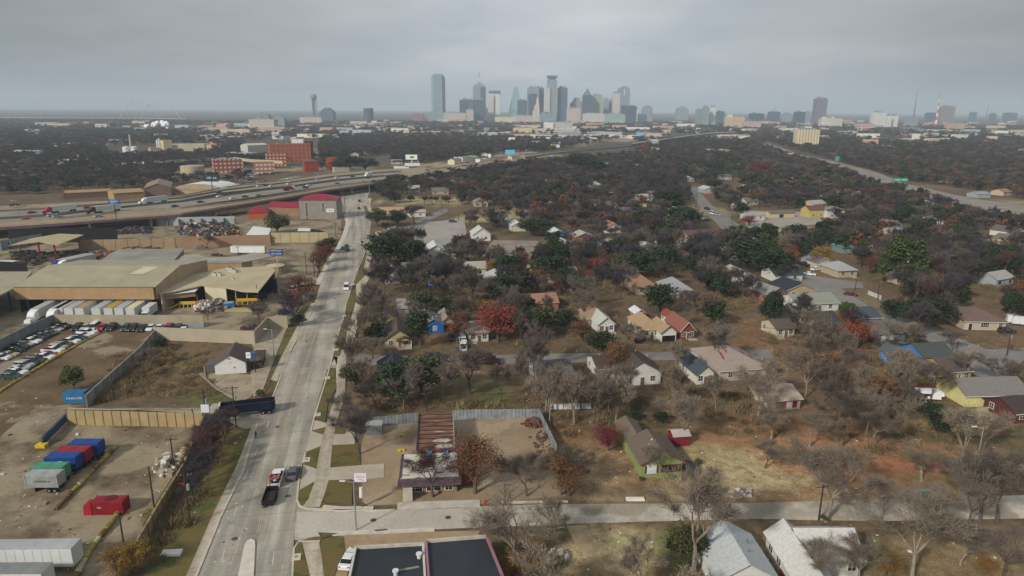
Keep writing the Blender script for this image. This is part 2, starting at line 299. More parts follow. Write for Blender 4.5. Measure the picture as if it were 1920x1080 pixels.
# ---------------------------------------------------------------- paved surfaces
def paving(name, base, dirt, dirt_amt=.5, s=0.15, crack=0.5, joint=0.0, yaw=0.0, patch=None):
    m = bpy.data.materials.new(name); m.use_nodes = True; t = m.node_tree; L = t.links.new; b = t.nodes['Principled BSDF']
    tc = N(t, 'ShaderNodeTexCoord'); mp = N(t, 'ShaderNodeMapping'); mp.inputs['Rotation'].default_value = (0, 0, -yaw); L(tc.outputs['Object'], mp.inputs[0])
    def nz(sc_, det=5, rgh=.6, off=0.0, sy=1.0):
        q = N(t, 'ShaderNodeMapping'); q.inputs['Location'].default_value = (off, off*.7, off); q.inputs['Scale'].default_value = (1, sy, 1); L(mp.outputs[0], q.inputs[0])
        n = N(t, 'ShaderNodeTexNoise'); n.inputs['Scale'].default_value = sc_; n.inputs['Detail'].default_value = det; n.inputs['Roughness'].default_value = rgh; L(q.outputs[0], n.inputs['Vector']); return n.outputs['Fac']
    def rng(src, a, b_, lo, hi):
        r = N(t, 'ShaderNodeMapRange'); L(src, r.inputs[0]); r.inputs[1].default_value = a; r.inputs[2].default_value = b_; r.inputs[3].default_value = lo; r.inputs[4].default_value = hi; return r.outputs[0]
    def mix(f, a, b_):
        x = N(t, 'ShaderNodeMixRGB'); L(f, x.inputs[0])
        if isinstance(a, tuple): x.inputs[1].default_value = a
        else: L(a, x.inputs[1])
        x.inputs[2].default_value = b_; return x.outputs[0]
    last = mix(rng(nz(s, 6, .65), .42, .62, 0, dirt_amt), srgb(base), srgb(dirt))
    if patch: last = mix(rng(nz(s*.8, 4, .5, 57), .53, .58, 0, .8), last, srgb(patch))
    if crack:
        v = N(t, 'ShaderNodeTexVoronoi', feature='DISTANCE_TO_EDGE'); v.inputs['Scale'].default_value = 0.14
        q = N(t, 'ShaderNodeVectorMath', operation='ADD'); nn = N(t, 'ShaderNodeTexNoise'); nn.inputs['Scale'].default_value = .3; L(mp.outputs[0], nn.inputs['Vector'])
        sc2 = N(t, 'ShaderNodeVectorMath', operation='SCALE'); L(nn.outputs['Color'], sc2.inputs[0]); sc2.inputs['Scale'].default_value = 4; L(mp.outputs[0], q.inputs[0]); L(sc2.outputs[0], q.inputs[1]); L(q.outputs[0], v.inputs['Vector'])
        last = mix(rng(v.outputs['Distance'], .0, .016, crack*.55, 0), last, srgb('4a4238'))
    if joint:
        for ax, per in (('X', joint), ('Y', joint*1.25)):
            sp = N(t, 'ShaderNodeSeparateXYZ'); L(mp.outputs[0], sp.inputs[0])
            d = N(t, 'ShaderNodeMath', operation='DIVIDE'); L(sp.outputs[ax], d.inputs[0]); d.inputs[1].default_value = per
            f = N(t, 'ShaderNodeMath', operation='FRACT'); L(d.outputs[0], f.inputs[0])
            l = N(t, 'ShaderNodeMath', operation='LESS_THAN'); L(f.outputs[0], l.inputs[0]); l.inputs[1].default_value = .035
            ml = N(t, 'ShaderNodeMath', operation='MULTIPLY'); L(l.outputs[0], ml.inputs[0]); ml.inputs[1].default_value = .3
            last = mix(ml.outputs[0], last, srgb('5c574e'))
        # tyre-polished tracks and slab to slab differences along the lanes
        last2 = N(t, 'ShaderNodeVectorMath', operation='SCALE'); L(last, last2.inputs[0]); L(rng(nz(.5, 3, .5, 11, .05), .35, .65, .72, 1.14), last2.inputs['Scale']); last = last2.outputs[0]
    s3 = N(t, 'ShaderNodeVectorMath', operation='SCALE'); L(last, s3.inputs[0]); L(rng(nz(2.2, 4, .7, 23), .3, .7, .88, 1.12), s3.inputs['Scale'])
    L(s3.outputs[0], b.inputs['Base Color']); b.inputs['Roughness'].default_value = .85; b.inputs['Specular IOR Level'].default_value = .2
    return m
CONC = paving('concrete_road_slabs', 'aca698', '8a8377', .75, .07, .0, 4.0, ROADYAW, '9a9488')
CONC2 = paving('old_concrete_street', 'bfb8a9', '857a68', .7, .12, .55, 0, 0, '94897a')
WALKM = paving('pale_concrete_walk', 'b5ab99', '928873', .6, .5, 0, 1.5, ROADYAW)
WHITEC = paving('new_white_concrete', 'c4beb2', 'a39c8e', .5, .5, 0)
ASPH = paving('grey_asphalt', '827e79', '68635d', .6, .1, .3, 0, 0, '7b766f')
LOT = paving('tan_concrete_lot', '9a866d', '80705a', .6, .12, .35, 0, 0, 'a3917a')
YARD = paving('stained_yard_concrete', '92866f', '554532', .9, .085, .6, 0, 0, '94886f')
DIRT = paving('dirt_yard', '6e5c45', '4f412f', .8, .1, 0, 0, 0, '948773')
GRASSM = paving('verge_grass', '605d33', '70593a', .9, .35, 0, 0, 0, '4a5226')
HWY = paving('highway_concrete', '8e887d', '6f695f', .5, .06, 0)
HWYT = paving('tan_ramp_concrete', '978870', '7b6e59', .5, .06, 0)
def flat(name, pts, m, z=0.02, px=True, drop=None):
    q = [P(*p) for p in pts] if px else [Vector((p[0], p[1], 0)) for p in pts]
    b = MB(); b.prism([(p.x, p.y) for p in q], (z-.3 if drop is None else z-drop), z)
    o = b.build(name, m); o['kind'] = 'structure'; return o
Z1, Z2, Z3, Z4 = .03, .06, .15, .19
flat('shipping_yard', [(-700, 1400), (215, 1400), (236, 1062), (262, 1000), (300, 930), (345, 860), (388, 770), (372, 765), (128, 765), (165, 757), (240, 680), (262, 640), (290, 636), (470, 640), (482, 600), (560, 590), (600, 520), (640, 440), (640, 405), (560, 410), (400, 418), (150, 425), (0, 440), (-500, 470), (-1500, 700)], YARD, Z1)
flat('dirt_parking_lot', [(-300, 800), (-200, 650), (0, 640), (60, 605), (380, 612), (380, 625), (285, 625), (262, 640), (262, 660), (165, 757), (130, 762), (60, 768), (-50, 860)], DIRT, Z2)
flat('driveway', [(128, 768), (385, 772), (400, 757), (520, 753), (484, 800), (458, 805), (400, 776), (128, 764.5)], paving('pale_drive', 'a9a292', '8f8775', .5, .2, 0), Z2+.02)
flat('lot_paving', [(372, 700), (400, 700), (470, 703), (488, 720), (470, 745), (450, 755), (425, 742), (385, 712)], paving('house_lot', 'a2957f', '7d705c', .7, .2, .6), Z2+.03)
flat('roadside_paving', [(470, 700), (478, 660), (470, 640), (485, 610), (520, 590), (548, 592), (532, 630), (512, 680), (492, 735), (475, 745)], paving('verge_conc', 'a79c88', '8a7e68', .7, .3, .3), Z2+.04)
LEFT = [(300, 1250), (369, 1080), (414, 970), (457, 882), (488, 787), (508, 753), (541, 672), (554, 651), (590, 569), (601, 532), (619, 494), (636, 470), (650, 443), (651, 419), (648, 400), (640, 375), (632, 350)]
RIGHT = [(540, 1250), (545, 1080), (551, 1017), (556, 944), (559, 904), (567, 872), (589, 790), (614, 704), (626, 664), (639, 615), (645, 590), (663, 532), (673, 496), (683, 475), (692, 446), (696, 417), (686, 388), (690, 366), (700, 350)]
flat('road', LEFT+RIGHT[::-1], CONC, Z2+.05)
flat('cross_street', [(548, 1012), (556, 944), (566, 953), (600, 955), (640, 957), (766, 955), (878, 951), (1015, 946), (1190, 945), (1400, 944), (1715, 935), (1920, 929), (2300, 920), (2300, 960), (1920, 972), (1652, 977), (1400, 973), (1209, 978), (1062, 983), (876, 990), (813, 992), (640, 998), (600, 1003), (566, 1014)], CONC2, Z2+.02)
flat('concrete_crossing', [(556, 960), (640, 962), (760, 958), (870, 953), (868, 990), (813, 993), (640, 1001), (560, 1010)], paving('new_crossing', 'b9b3a6', 'a39b8b', .5, .1, 0), Z2+.035)
flat('side_street', [(642, 672), (645, 660), (700, 666), (800, 670), (1000, 664), (1200, 661), (1450, 655), (1450, 672), (1200, 676), (1000, 681), (800, 684), (690, 684), (648, 690)], ASPH, Z2)
flat('lane', [(1290, 350), (1304, 350), (1335, 385), (1398, 430), (1400, 446), (1368, 446), (1340, 415), (1312, 388)], ASPH, Z2)
flat('curving_street', [(1440, 470), (1480, 503), (1530, 518), (1615, 530), (1620, 540), (1575, 540), (1650, 588), (1700, 598), (1740, 605), (1790, 632), (1850, 655), (1925, 652), (2200, 640), (2200, 672), (1925, 672), (1900, 690), (1880, 720), (1820, 700), (1760, 650), (1700, 625), (1640, 600), (1590, 580), (1540, 555), (1480, 530), (1420, 480)], paving('grey_street', '85827d', '6f6b66', .5, .1, .2), Z2)
flat('parking_lot', [(735, 437), (790, 415), (870, 412), (876, 440), (850, 445), (900, 452), (855, 470), (800, 460), (745, 452)], paving('pale_lot', 'a09a93', '8a827a', .5, .1, .2), Z2)
flat('alley', [(770, 418), (835, 390), (842, 395), (800, 418), (790, 430), (760, 430)], ASPH, Z2+.02)
flat('vacant_lot_paving', [(905, 480), (925, 450), (1010, 452), (1000, 470), (960, 500), (930, 492)], paving('broken_lot', '93877c', '6f6258', .6, .1, .4), Z2)
flat('gravel_lot', [(690, 800), (780, 793), (860, 786), (1010, 783), (1040, 848), (1060, 930), (900, 945), (815, 943), (760, 945), (690, 948), (678, 940), (676, 835)], LOT, Z2)
flat('shop_forecourt', [(610, 1022), (640, 1005), (700, 1000), (900, 995), (880, 1050), (660, 1045), (640, 1120), (560, 1120), (598, 1060)], paving('tan_forecourt', 'a28e72', '8c7757', .6, .3, .2), Z2)
flat('driveway', [(1062, 986), (1100, 985), (1120, 1035), (1085, 1035)], paving('tan_drive', 'a59075', '93805f', .6, .3, .2), Z2)
flat('driveway', [(1290, 905), (1300, 870), (1312, 862), (1330, 905), (1325, 940), (1290, 940)], paving('tan_drive2', '9c8b6e', '83724f', .6, .3, .2), Z2-.01)
flat('grey_court', [(1395, 395), (1530, 398), (1545, 420), (1400, 430)], paving('court', '9d968c', '8a8278', .5, .1, .1), Z2-.01)
flat('expressway', [(1440, 268), (1500, 290), (1560, 302), (1640, 322), (1700, 345), (1790, 366), (1860, 378), (1990, 396), (2300, 430), (2300, 490), (1990, 432), (1900, 412), (1840, 400), (1740, 372), (1665, 348), (1590, 322), (1540, 306), (1480, 290), (1430, 272)], HWY, Z2+.2)
# raised kerbs, walks and turf islands
flat('sidewalk', [(282, 1250), (350, 1080), (402, 960), (445, 872), (471, 804.5), (488, 788), (457, 882), (414, 970), (369, 1080), (300, 1250)], WALKM, Z3+.04)
flat('sidewalk', [(520, 715), (541, 668), (556, 640), (572, 608), (590, 569), (584, 569), (560, 607), (543, 640), (528, 669), (508, 712)], WALKM, Z3)
flat('sidewalk', [(599, 534), (619, 491), (636, 468), (650, 441), (656, 420), (650, 400), (645, 402), (648, 420), (642, 440), (628, 468), (611, 493), (590, 534)], WHITEC, Z3)
flat('sidewalk', [(650, 664), (661, 651), (671, 607), (682, 562), (678, 545), (686, 533), (698, 515), (692, 503), (697, 482), (700, 460), (725, 434), (745, 428), (742, 424), (703, 436), (688, 458), (687, 480), (682, 504), (685, 514), (667, 534), (669, 560), (655, 607), (643, 652), (634, 664)], WALKM, Z3)
flat('sidewalk', [(566.5, 1017), (598.6, 1018.5), (609.6, 1080), (618, 1250), (590, 1250), (581, 1080)], WALKM, Z3)
flat('sidewalk', [(566, 953), (600, 951), (617, 905), (619, 878), (624, 834), (629, 798), (647, 745), (648, 695), (650, 664), (634, 664), (630, 695), (631, 735), (613, 793), (601, 834), (594, 878), (591, 905), (570, 946)], WALKM, Z3)
flat('sidewalk', [(708, 414), (697, 413), (684, 385), (690, 372), (697, 372), (694, 386)], WALKM, Z3)
for q in ([(557, 951), (569, 873), (603, 838), (676, 834), (676, 872), (662, 880), (595, 905)],):
    flat('driveway', [(569, 872), (594, 880), (676, 873), (720, 870), (720, 895), (660, 901), (592, 906), (560, 922)], paving('apron', 'b3aa99', '9b907c', .5, .2, 0), Z3-.03)
flat('driveway', [(588, 788), (612, 794), (640, 800), (665, 812), (665, 833), (604, 836), (572, 850)], paving('apron2', 'b3aa99', '9b907c', .5, .2, 0), Z3-.03)
flat('driveway', [(640, 660), (626, 668), (639, 672), (640, 690), (632, 690), (614, 690)], CONC2, Z3-.03)
ISL = [[(559, 922), (589, 905), (578, 937), (567, 951), (559, 944)], [(616, 902), (660, 900), (660, 946), (605, 941)], [(569, 871), (573, 849), (601, 838), (593, 880)], [(623, 836), (676, 834), (676, 872), (619, 878)], [(584, 809), (610, 802), (606, 816)], [(628.5, 801), (649, 800), (647, 815), (627, 815)],
 [(614, 693), (628, 695), (631, 727), (614, 760), (610, 792), (589, 784), (597, 749), (608, 711)], [(625.5, 667), (628, 653), (632, 636), (649, 633), (637, 669)], [(638, 609), (650, 608), (654, 620), (637, 620)], [(649, 569), (658, 552), (669, 562), (662, 580), (653, 600), (644, 598)],
 [(667, 511), (673, 505), (685, 506), (685, 517), (664, 538), (661, 535)], [(674, 493), (681.5, 476), (687, 476), (681.5, 500)], [(680.5, 386), (687, 387), (697, 412), (690, 413)], [(550, 1042), (559, 1017), (565.5, 1018.5), (580, 1080), (588, 1250), (547, 1250), (548, 1080)],
 [(600, 1020), (643, 1007), (646, 1033), (627, 1080), (620, 1120), (612, 1120)], [(597, 1000), (635, 1001), (602, 1012)], [(597, 957), (602, 945), (633, 950), (627, 956)], [(701, 995), (724, 993), (727, 996), (705, 998)]]
for q in ISL: flat('grass_verge', q, GRASSM, Z4)
flat('grass_verge', [(471, 806), (388, 800), (380, 830), (330, 950), (262, 1090), (230, 1250), (282, 1250), (350, 1080), (402, 960), (445, 872)], GRASSM, Z4-.03)
flat('grass_verge', [(497, 736), (508, 714), (528, 669), (543, 640), (560, 607), (584, 569), (598, 534), (590, 534), (575, 566), (548, 600), (528, 640), (513, 690)], GRASSM, Z3-.02)
flat('grass_verge', [(608, 493), (625, 468), (636, 448), (630, 448), (612, 470), (592, 520), (596, 520)], GRASSM, Z3-.02)
def strip(name, pts, w, m, z=.15, drop=.2, kind='structure'):
    b = MB(); q = [P(*p) for p in pts]
    n = []
    for i in range(len(q)):
        a = q[max(i-1, 0)]; c = q[min(i+1, len(q)-1)]; d = (c-a).normalized(); n.append(Vector((-d.y, d.x, 0))*w/2)
    for i in range(len(q)-1):
        b.prism([(q[i]-n[i])[:2], (q[i+1]-n[i+1])[:2], (q[i+1]+n[i+1])[:2], (q[i]+n[i])[:2]], z-drop, z)
    o = b.build(name, m); o['kind'] = kind; return o
KERB = mat('bdb5a5', .85, .15, .8)
strip('kerb', LEFT[:4]+[(480, 800)], .35, KERB, .24)
strip('kerb', [(509, 752), (526, 707), (541, 672), (554, 651), (572, 610), (590, 569)], .3, KERB, .2)
strip('kerb', [(601, 532), (619, 494), (636, 470), (650, 443)], .3, KERB, .2)
strip('kerb', [(545, 1130), (548, 1080), (551, 1030), (560, 1017), (600, 1016)], .3, KERB, .22)
strip('kerb', [(603, 956), (575, 955), (562, 950), (557, 940), (560, 905), (562, 899)], .3, KERB, .22)
strip('kerb', [(568, 869), (573, 850)], .3, KERB, .22)
strip('kerb', [(583, 810), (589, 784), (614, 704), (623, 672)], .3, KERB, .22)
strip('kerb', [(636, 622), (644, 598), (649, 569), (660, 536), (672, 504), (684, 474), (691, 450)], .3, KERB, .22)
strip('kerb', [(598, 957), (700, 959), (740, 957)], .3, mat('c3bdb0', .85, .2), .2)
strip('kerb', [(600, 1003), (680, 999), (700, 999), (815, 994)], .9, mat('c3bdb0', .85, .2), .17)
strip('sidewalk', [(605, 952), (640, 955), (700, 954)], 1.1, WHITEC, .2)
strip('sidewalk', [(745, 950), (800, 947), (900, 944)], 1.9, WHITEC, .16)
strip('kerb', [(940, 943), (1065, 941)], .6, mat('c3bdb0', .85, .2), .16)
# painted markings
YEL = mat('b3a47e', .7, .2, 1.5); WHT = mat('c4beb0', .7, .15, 1.5)
def dashes(name, pts, ln, gap, w, m, z):
    b = MB(); q = [P(*p) for p in pts]; pos = 0.0; on = True
    for a, c in zip(q[:-1], q[1:]):
        L_ = (c-a).length; d = (c-a)/L_; n = Vector((-d.y, d.x, 0))*w/2; s = 0.0
        while s < L_:
            e = min(L_, s+ln)
            b.add([(a+d*s-n).to_tuple()[:2]+(z,), (a+d*e-n).to_tuple()[:2]+(z,), (a+d*e+n).to_tuple()[:2]+(z,), (a+d*s+n).to_tuple()[:2]+(z,)], [(0, 1, 2, 3)]); s = e+gap
    o = b.build(name, m); o['kind'] = 'structure'; return o
CL = [(482, 1000), (507, 886), (534, 800), (565, 700), (600, 600), (622, 540), (641, 490), (660, 440), (668, 410), (664, 380)]
dashes('centre_line', CL, 60, 0, .12, YEL, Z2+.058)
dashes('centre_line', [(p[0]+(p[1]-207)/67.2*.35/1, p[1]) for p in CL], 60, 0, .12, YEL, Z2+.058)
dashes('lane_line', [(415, 1056), (458, 900), (478, 855), (520, 755), (556, 665), (590, 592), (623, 510), (650, 455)], 3, 9, .14, WHT, Z2+.058)
dashes('lane_line', [(511, 1060), (522, 970), (533, 880), (558, 790), (594, 680), (628, 590), (650, 520), (672, 455)], 3, 9, .14, WHT, Z2+.058)
for (a_, b_, c_, d_) in [((470, 905), (500, 905), (497, 916), (466, 916)), ((425, 955), (455, 955), (440, 985), (408, 985)), ((575, 745), (597, 745), (590, 768), (568, 768)), ((560, 690), (580, 690), (574, 702), (554, 702)), ((640, 520), (655, 520), (653, 528), (638, 528)), ((505, 1035), (535, 1035), (533, 1060), (502, 1060))]:
    flat('road_patch', [a_, b_, c_, d_], paving('road_patch', '9a9589', '868074', .6, .4, 0), Z2+.055, drop=.02)
nose = [P(*p) for p in [(436, 1250), (447, 1080), (459, 1023), (464, 1016), (471, 1013), (478, 1016), (479, 1024), (476, 1080), (472, 1250)]]
b = MB(); b.prism([(p.x, p.y) for p in nose], 0, .28); b.build('median', mat('c9c2b4', .8, .12, .6))['kind'] = 'structure'
# ---------------------------------------------------------------- haze
def build_haze():
    b = MB(); s = 17000; vs = [(x, y, z) for z in (-1, 330) for x, y in ((-s, -s), (s, -s), (s, s), (-s, s))]
    b.add(vs, [(0, 3, 2, 1), (4, 5, 6, 7), (0, 1, 5, 4), (1, 2, 6, 5), (2, 3, 7, 6), (3, 0, 4, 7)])
    m = bpy.data.materials.new('haze_air'); m.use_nodes = True; t = m.node_tree; t.nodes.clear()
    out = N(t, 'ShaderNodeOutputMaterial'); v = N(t, 'ShaderNodeVolumePrincipled')
    v.inputs['Color'].default_value = (0.76, 0.89, 1.0, 1); v.inputs['Density'].default_value = HAZE_D; v.inputs['Anisotropy'].default_value = 0.0
    t.links.new(v.outputs[0], out.inputs['Volume'])
    m.cycles.homogeneous_volume = True
    o = b.build('haze', m); o['kind'] = 'stuff'
HAZE_D = 1.25e-4
build_haze()
# ---------------------------------------------------------------- generic buildings
def solveH(u, v, vtop, Y=None):
    g = P(u, v) if Y is None else PZ(u, v, Y)
    lo, hi = 0.0, 400.0
    for _ in range(40):
        m = (lo+hi)/2
        if project((g.x, g.y, m))[1] > vtop: lo = m
        else: hi = m
    return lo
def WINMAT(): return mat('20262b', .25, .1, .6, spec=.6)
def opening(parent, name, x, z, w, h, y=0.0, side='front', dims=None, glass='20262b', frame='d8d6cf', sub=True):
    """a window or door set 3 cm proud of the named wall; x runs along the wall seen from outside"""
    f = MB(); g = MB()
    def put(b, cx, cz, ww, hh, t, off, mi=0):
        if side == 'front': b.box(cx, y-off-t/2, cz-hh/2, ww, t, hh, mi=mi)
        elif side == 'back': b.box(cx, y+off+t/2, cz-hh/2, ww, t, hh, mi=mi)
        elif side == 'left': b.box(y-off-t/2, cx, cz-hh/2, t, ww, hh, mi=mi)
        else: b.box(y+off+t/2, cx, cz-hh/2, t, ww, hh, mi=mi)
    put(f, x, z+h/2, w+.24, h+.24, .06, .003)
    fo = f.build(name, mat(frame, .6, .06), parent)
    put(g, x, z+h/2, w, h, .03, .066)
    if name == 'window': put(g, x, z+h/2, .06, h, .02, .099, 1); put(g, x, z+h/2, w, .06, .019, .0985, 1)
    g.build('pane' if name == 'window' else 'leaf', [mat(glass, .3, .1, .6, spec=.5), mat(frame, .6, .06)], fo)
    return fo
def bldg(name, label, cat, a, b, depth, vtop=None, h=None, wall=None, roofm=None, roof='flat', rh=None, axis='x', group=None, ov=.4, wins=(), parapet=.6, rooftop=0, Z=None, seed=1, yaw=None):
    A, B = P(*a), P(*b)
    c = (A+B)/2; w_ = (B-A).length; rz = math.atan2(B.y-A.y, B.x-A.x) if yaw is None else yaw
    if h is None: h = solveH((a[0]+b[0])/2, (a[1]+b[1])/2, vtop)
    t = E(name, label, cat, c, rz, group)
    wb = MB()
    wall = wall or mat('9a948a'); roofm = roofm or mat('77736c')
    wb.box(0, depth/2, -.3, w_, depth, h+.3); wb.build('wall', wall, t)
    rb = MB()
    if roof == 'flat':
        rb.box(0, depth/2, h+.002, w_+.1, depth+.1, .12)
        for (x, y, ww, dd) in ((0, 0, w_+.2, .3), (0, depth, w_+.2, .3), (-w_/2, depth/2, .3, depth-.31), (w_/2, depth/2, .3, depth-.31)):
            rb.box(x, y, h+.123, ww, dd, parapet, mi=1)
        rb.build('roof', [roofm, wall], t)
        rr = random.Random(seed)
        for _ in range(rooftop):
            q = MB(); q.box(rr.uniform(-.38, .38)*w_, rr.uniform(.2, .8)*depth, h+.13, rr.uniform(1.2, 2.6), rr.uniform(1.2, 2.6), rr.uniform(.7, 1.6)); q.build('air_conditioner', mat('a9a9a4', .5, .1), t)
    elif roof == 'gable':
        rh = rh or (w_ if axis == 'y' else depth)*.22
        rb.gable(w_, depth, h, rh, ov, axis, 0, 1, cy=depth/2); rb.build('roof', [roofm, wall], t)
    elif roof == 'hip':
        rb.hip(w_, depth, h+.01, rh or min(w_, depth)*.25, ov, cy=depth/2); rb.build('roof', roofm, t)
    for wn in wins:
        x, z, ww, hh = wn[:4]; nm = wn[4] if len(wn) > 4 else 'window'; sd_ = wn[5] if len(wn) > 5 else 'front'; gl = wn[6] if len(wn) > 6 else ('20262b' if nm == 'window' else '6b5b4a')
        if sd_ == 'front': opening(t, nm, x*w_/2, z, ww, hh, 0, 'front', glass=gl)
        elif sd_ == 'left': opening(t, nm, (x+1)/2*depth, z, ww, hh, -w_/2, 'left', glass=gl)
        elif sd_ == 'right': opening(t, nm, (x+1)/2*depth, z, ww, hh, w_/2, 'right', glass=gl)
    t['_w'] = w_; t['_h'] = h
    return t
# ---------------------------------------------------------------- skyline
def tower(name, label, u0, u1, vtop, Y, wall, kind='flat', depthf=.9, extra=None, rz=None, group='downtown towers', vpart=None, roofc='7d8890'):
    L0 = PZ(u0, 225, Y); R0 = PZ(u1, 225, Y); w_ = (R0-L0).length; cx = (L0.x+R0.x)/2
    um = (u0+u1)/2; lo, hi = 0., 500.
    for _ in range(40):
        m = (lo+hi)/2
        if project((cx, Y, m))[1] > vtop: lo = m
        else: hi = m
    h = lo; d = w_*depthf
    t = E(name, label, 'tower' if 'tower' in name else 'building', (cx, Y+d/2, 0), rz or 0, group)
    b = MB(); rm = mat(roofc, .6, .1, .05)
    rb = MB()
    if kind == 'flat':
        b.box(0, 0, 0, w_, d, h); rb.box(0, 0, h, w_*.7, d*.7, h*.03+2); rb.box(-w_*.18, 0, h*1.03+2, w_*.22, d*.25, 4); rb.cyl(w_*.2, 0, h*1.03+2, h*1.03+14, .7, .4, 4)
    elif kind == 'step':
        b.box(0, 0, 0, w_, d, h*.72); b.box(0, 0, h*.72, w_*.78, d*.8, h*.16); b.box(0, 0, h*.88, w_*.5, d*.6, h*.12); rb.box(0, 0, h+.01, w_*.3, d*.4, 3)
    elif kind == 'bevel':                     # chamfered glass slab with a sloping cut at the top
        q = w_*.16
        b.prism([(-w_/2+q, -d/2), (w_/2-q, -d/2), (w_/2, -d/2+q), (w_/2, d/2-q), (w_/2-q, d/2), (-w_/2+q, d/2), (-w_/2, d/2-q), (-w_/2, -d/2+q)], 0, h*.93)
        b.prism([(-w_/2+q, -d/2+.2), (w_/2-q, -d/2+.2), (w_/2-q, d/2-q), (-w_/2+q, d/2-q)], h*.93, h*.999)
        for sg in (-1, 1):
            b.add([(sg*(w_/2-q), -d/2, h*.93), (sg*(w_/2), -d/2+q, h*.93), (sg*(w_/2), d/2-q, h*.93), (sg*(w_/2-q), d/2-q, h*.93), (sg*(w_/2-q), -d/2+.3, h*.995), (sg*(w_/2-q), d/2-q, h*.995)], [(0, 1, 4), (1, 2, 5, 4), (2, 3, 5)])
        rb.box(0, 0, h, w_*.4, d*.4, 3)
    elif kind == 'pyramid':
        hh = h-w_*(extra or .35); b.box(0, 0, 0, w_, d, hh); rb.box(0, 0, hh+.01, w_, d, h-hh, taper=w_/2-1)
    elif kind == 'prism':                     # tapering crystalline glass
        b.box(0, 0, 0, w_, d, h*.35); b.add([(-w_/2, -d/2, h*.35), (w_/2, -d/2, h*.35), (w_/2, d/2, h*.35), (-w_/2, d/2, h*.35), (-w_*.12, -d*.1, h), (w_*.28, -d*.1, h*.985), (w_*.28, d*.3, h), (-w_*.12, d*.3, h)], [(0, 1, 5, 4), (1, 2, 6, 5), (2, 3, 7, 6), (3, 0, 4, 7), (4, 5, 6, 7)]); rb.box(w_*.08, 0, h*.985, w_*.2, d*.2, 2)
    elif kind == 'vault':
        hh = h-w_/2*.9; b.box(0, 0, 0, w_, d, hh); n = 12
        pr = [(w_/2*math.cos(math.pi*i/n), hh+w_/2*.9*math.sin(math.pi*i/n)) for i in range(n+1)]
        vs = [(x, -d/2, z) for x, z in pr]+[(x, d/2, z) for x, z in pr]
        rb.add(vs, [(i, i+n+1, i+n+2, i+1) for i in range(n)]+[tuple(range(n+1)), tuple(range(2*n+1, n, -1))])
        rm = wall
        sl = MB(); sl.box(0, -d/2-.4, hh-h*.12, w_*.13, .7, h*.18); sl.build('slot_opening', mat('b9c2c9', .5, .05), t)
    elif kind == 'spire':
        b.box(0, 0, 0, w_, d, h*.25); b.box(w_*.04, 0, h*.25, w_*.85, d*.8, h*.22); b.box(w_*.12, 0, h*.47, w_*.62, d*.6, h*.2); rb.box(w_*.2, 0, h*.67, w_*.44, d*.4, h*.33, taper=w_*.17)
        rm = wall
    elif kind == 'frame':                     # white shaft held in a darker frame
        b.box(0, 0, 0, w_, d, h); rb.box(0, -.5, h*.9, w_*1.04, d*1.02, h*.1+.5); rm = mat('5e6d78', .5, .1, .05)
    elif kind == 'round':
        b.cyl(0, 0, 0, h, w_/2, n=20); rb.cyl(0, 0, h+.01, h+3, w_*.42, n=20)
    elif kind == 'arch':
        hh = h*.8; b.box(0, 0, 0, w_, d, hh); b.box(0, 0, hh, w_*.75, d*.8, h*.12); rb.cyl(0, 0, h*.92, h, w_*.3, w_*.1, n=14)
    b.build('wall', wall, t); rb.build('roof', rm, t)
    if vpart:                                 # a second wing: (fraction from, fraction to, height fraction, material, forward offset)
        for (f0, f1, hf, mm, off) in vpart:
            q = MB(); q.box((f0+f1)/2*w_-w_/2, -d/2-off/2-.05, 0, (f1-f0)*w_, off, h*hf); q.build('wing', mm, t)
    return t
def mast(o, x, y, z0, z1, r, m, name='antenna'):
    q = MB(); q.cyl(x, y, z0, z1, r, r*.4, 5); return q.build(name, m, o)
GT = facade('869da4', '68818c', 8, 4, .6, .7); GB = facade('4a6074', '2f4558', 6, 4, .7, .6); GN = facade('3c4f66', '2a3a50', 6, 4, .7, .6)  # teal and pink facades below muted too, extra haze put into their colour
GG = facade('8b9aa0', '5f6f78', 6, 4, .5, .6); CR = facade('cdc5bb', '8e8a86', 6, 4, .45, .5); WH = facade('d8d6d0', '9aa3a8', 6, 4, .4, .5); PK = facade('c4b5ad', '8c8583', 6, 4, .45, .5)
TL = facade('86a8ab', '668c92', 6, 4, .6, .6); TN = facade('cdbb93', '8c7c62', 5, 3.6, .35, .55); BR = facade('8b7f7d', '5f5a60', 6, 4, .45, .5); GC = facade('9ea79f', '78847f', 5, 4, .5, .6)
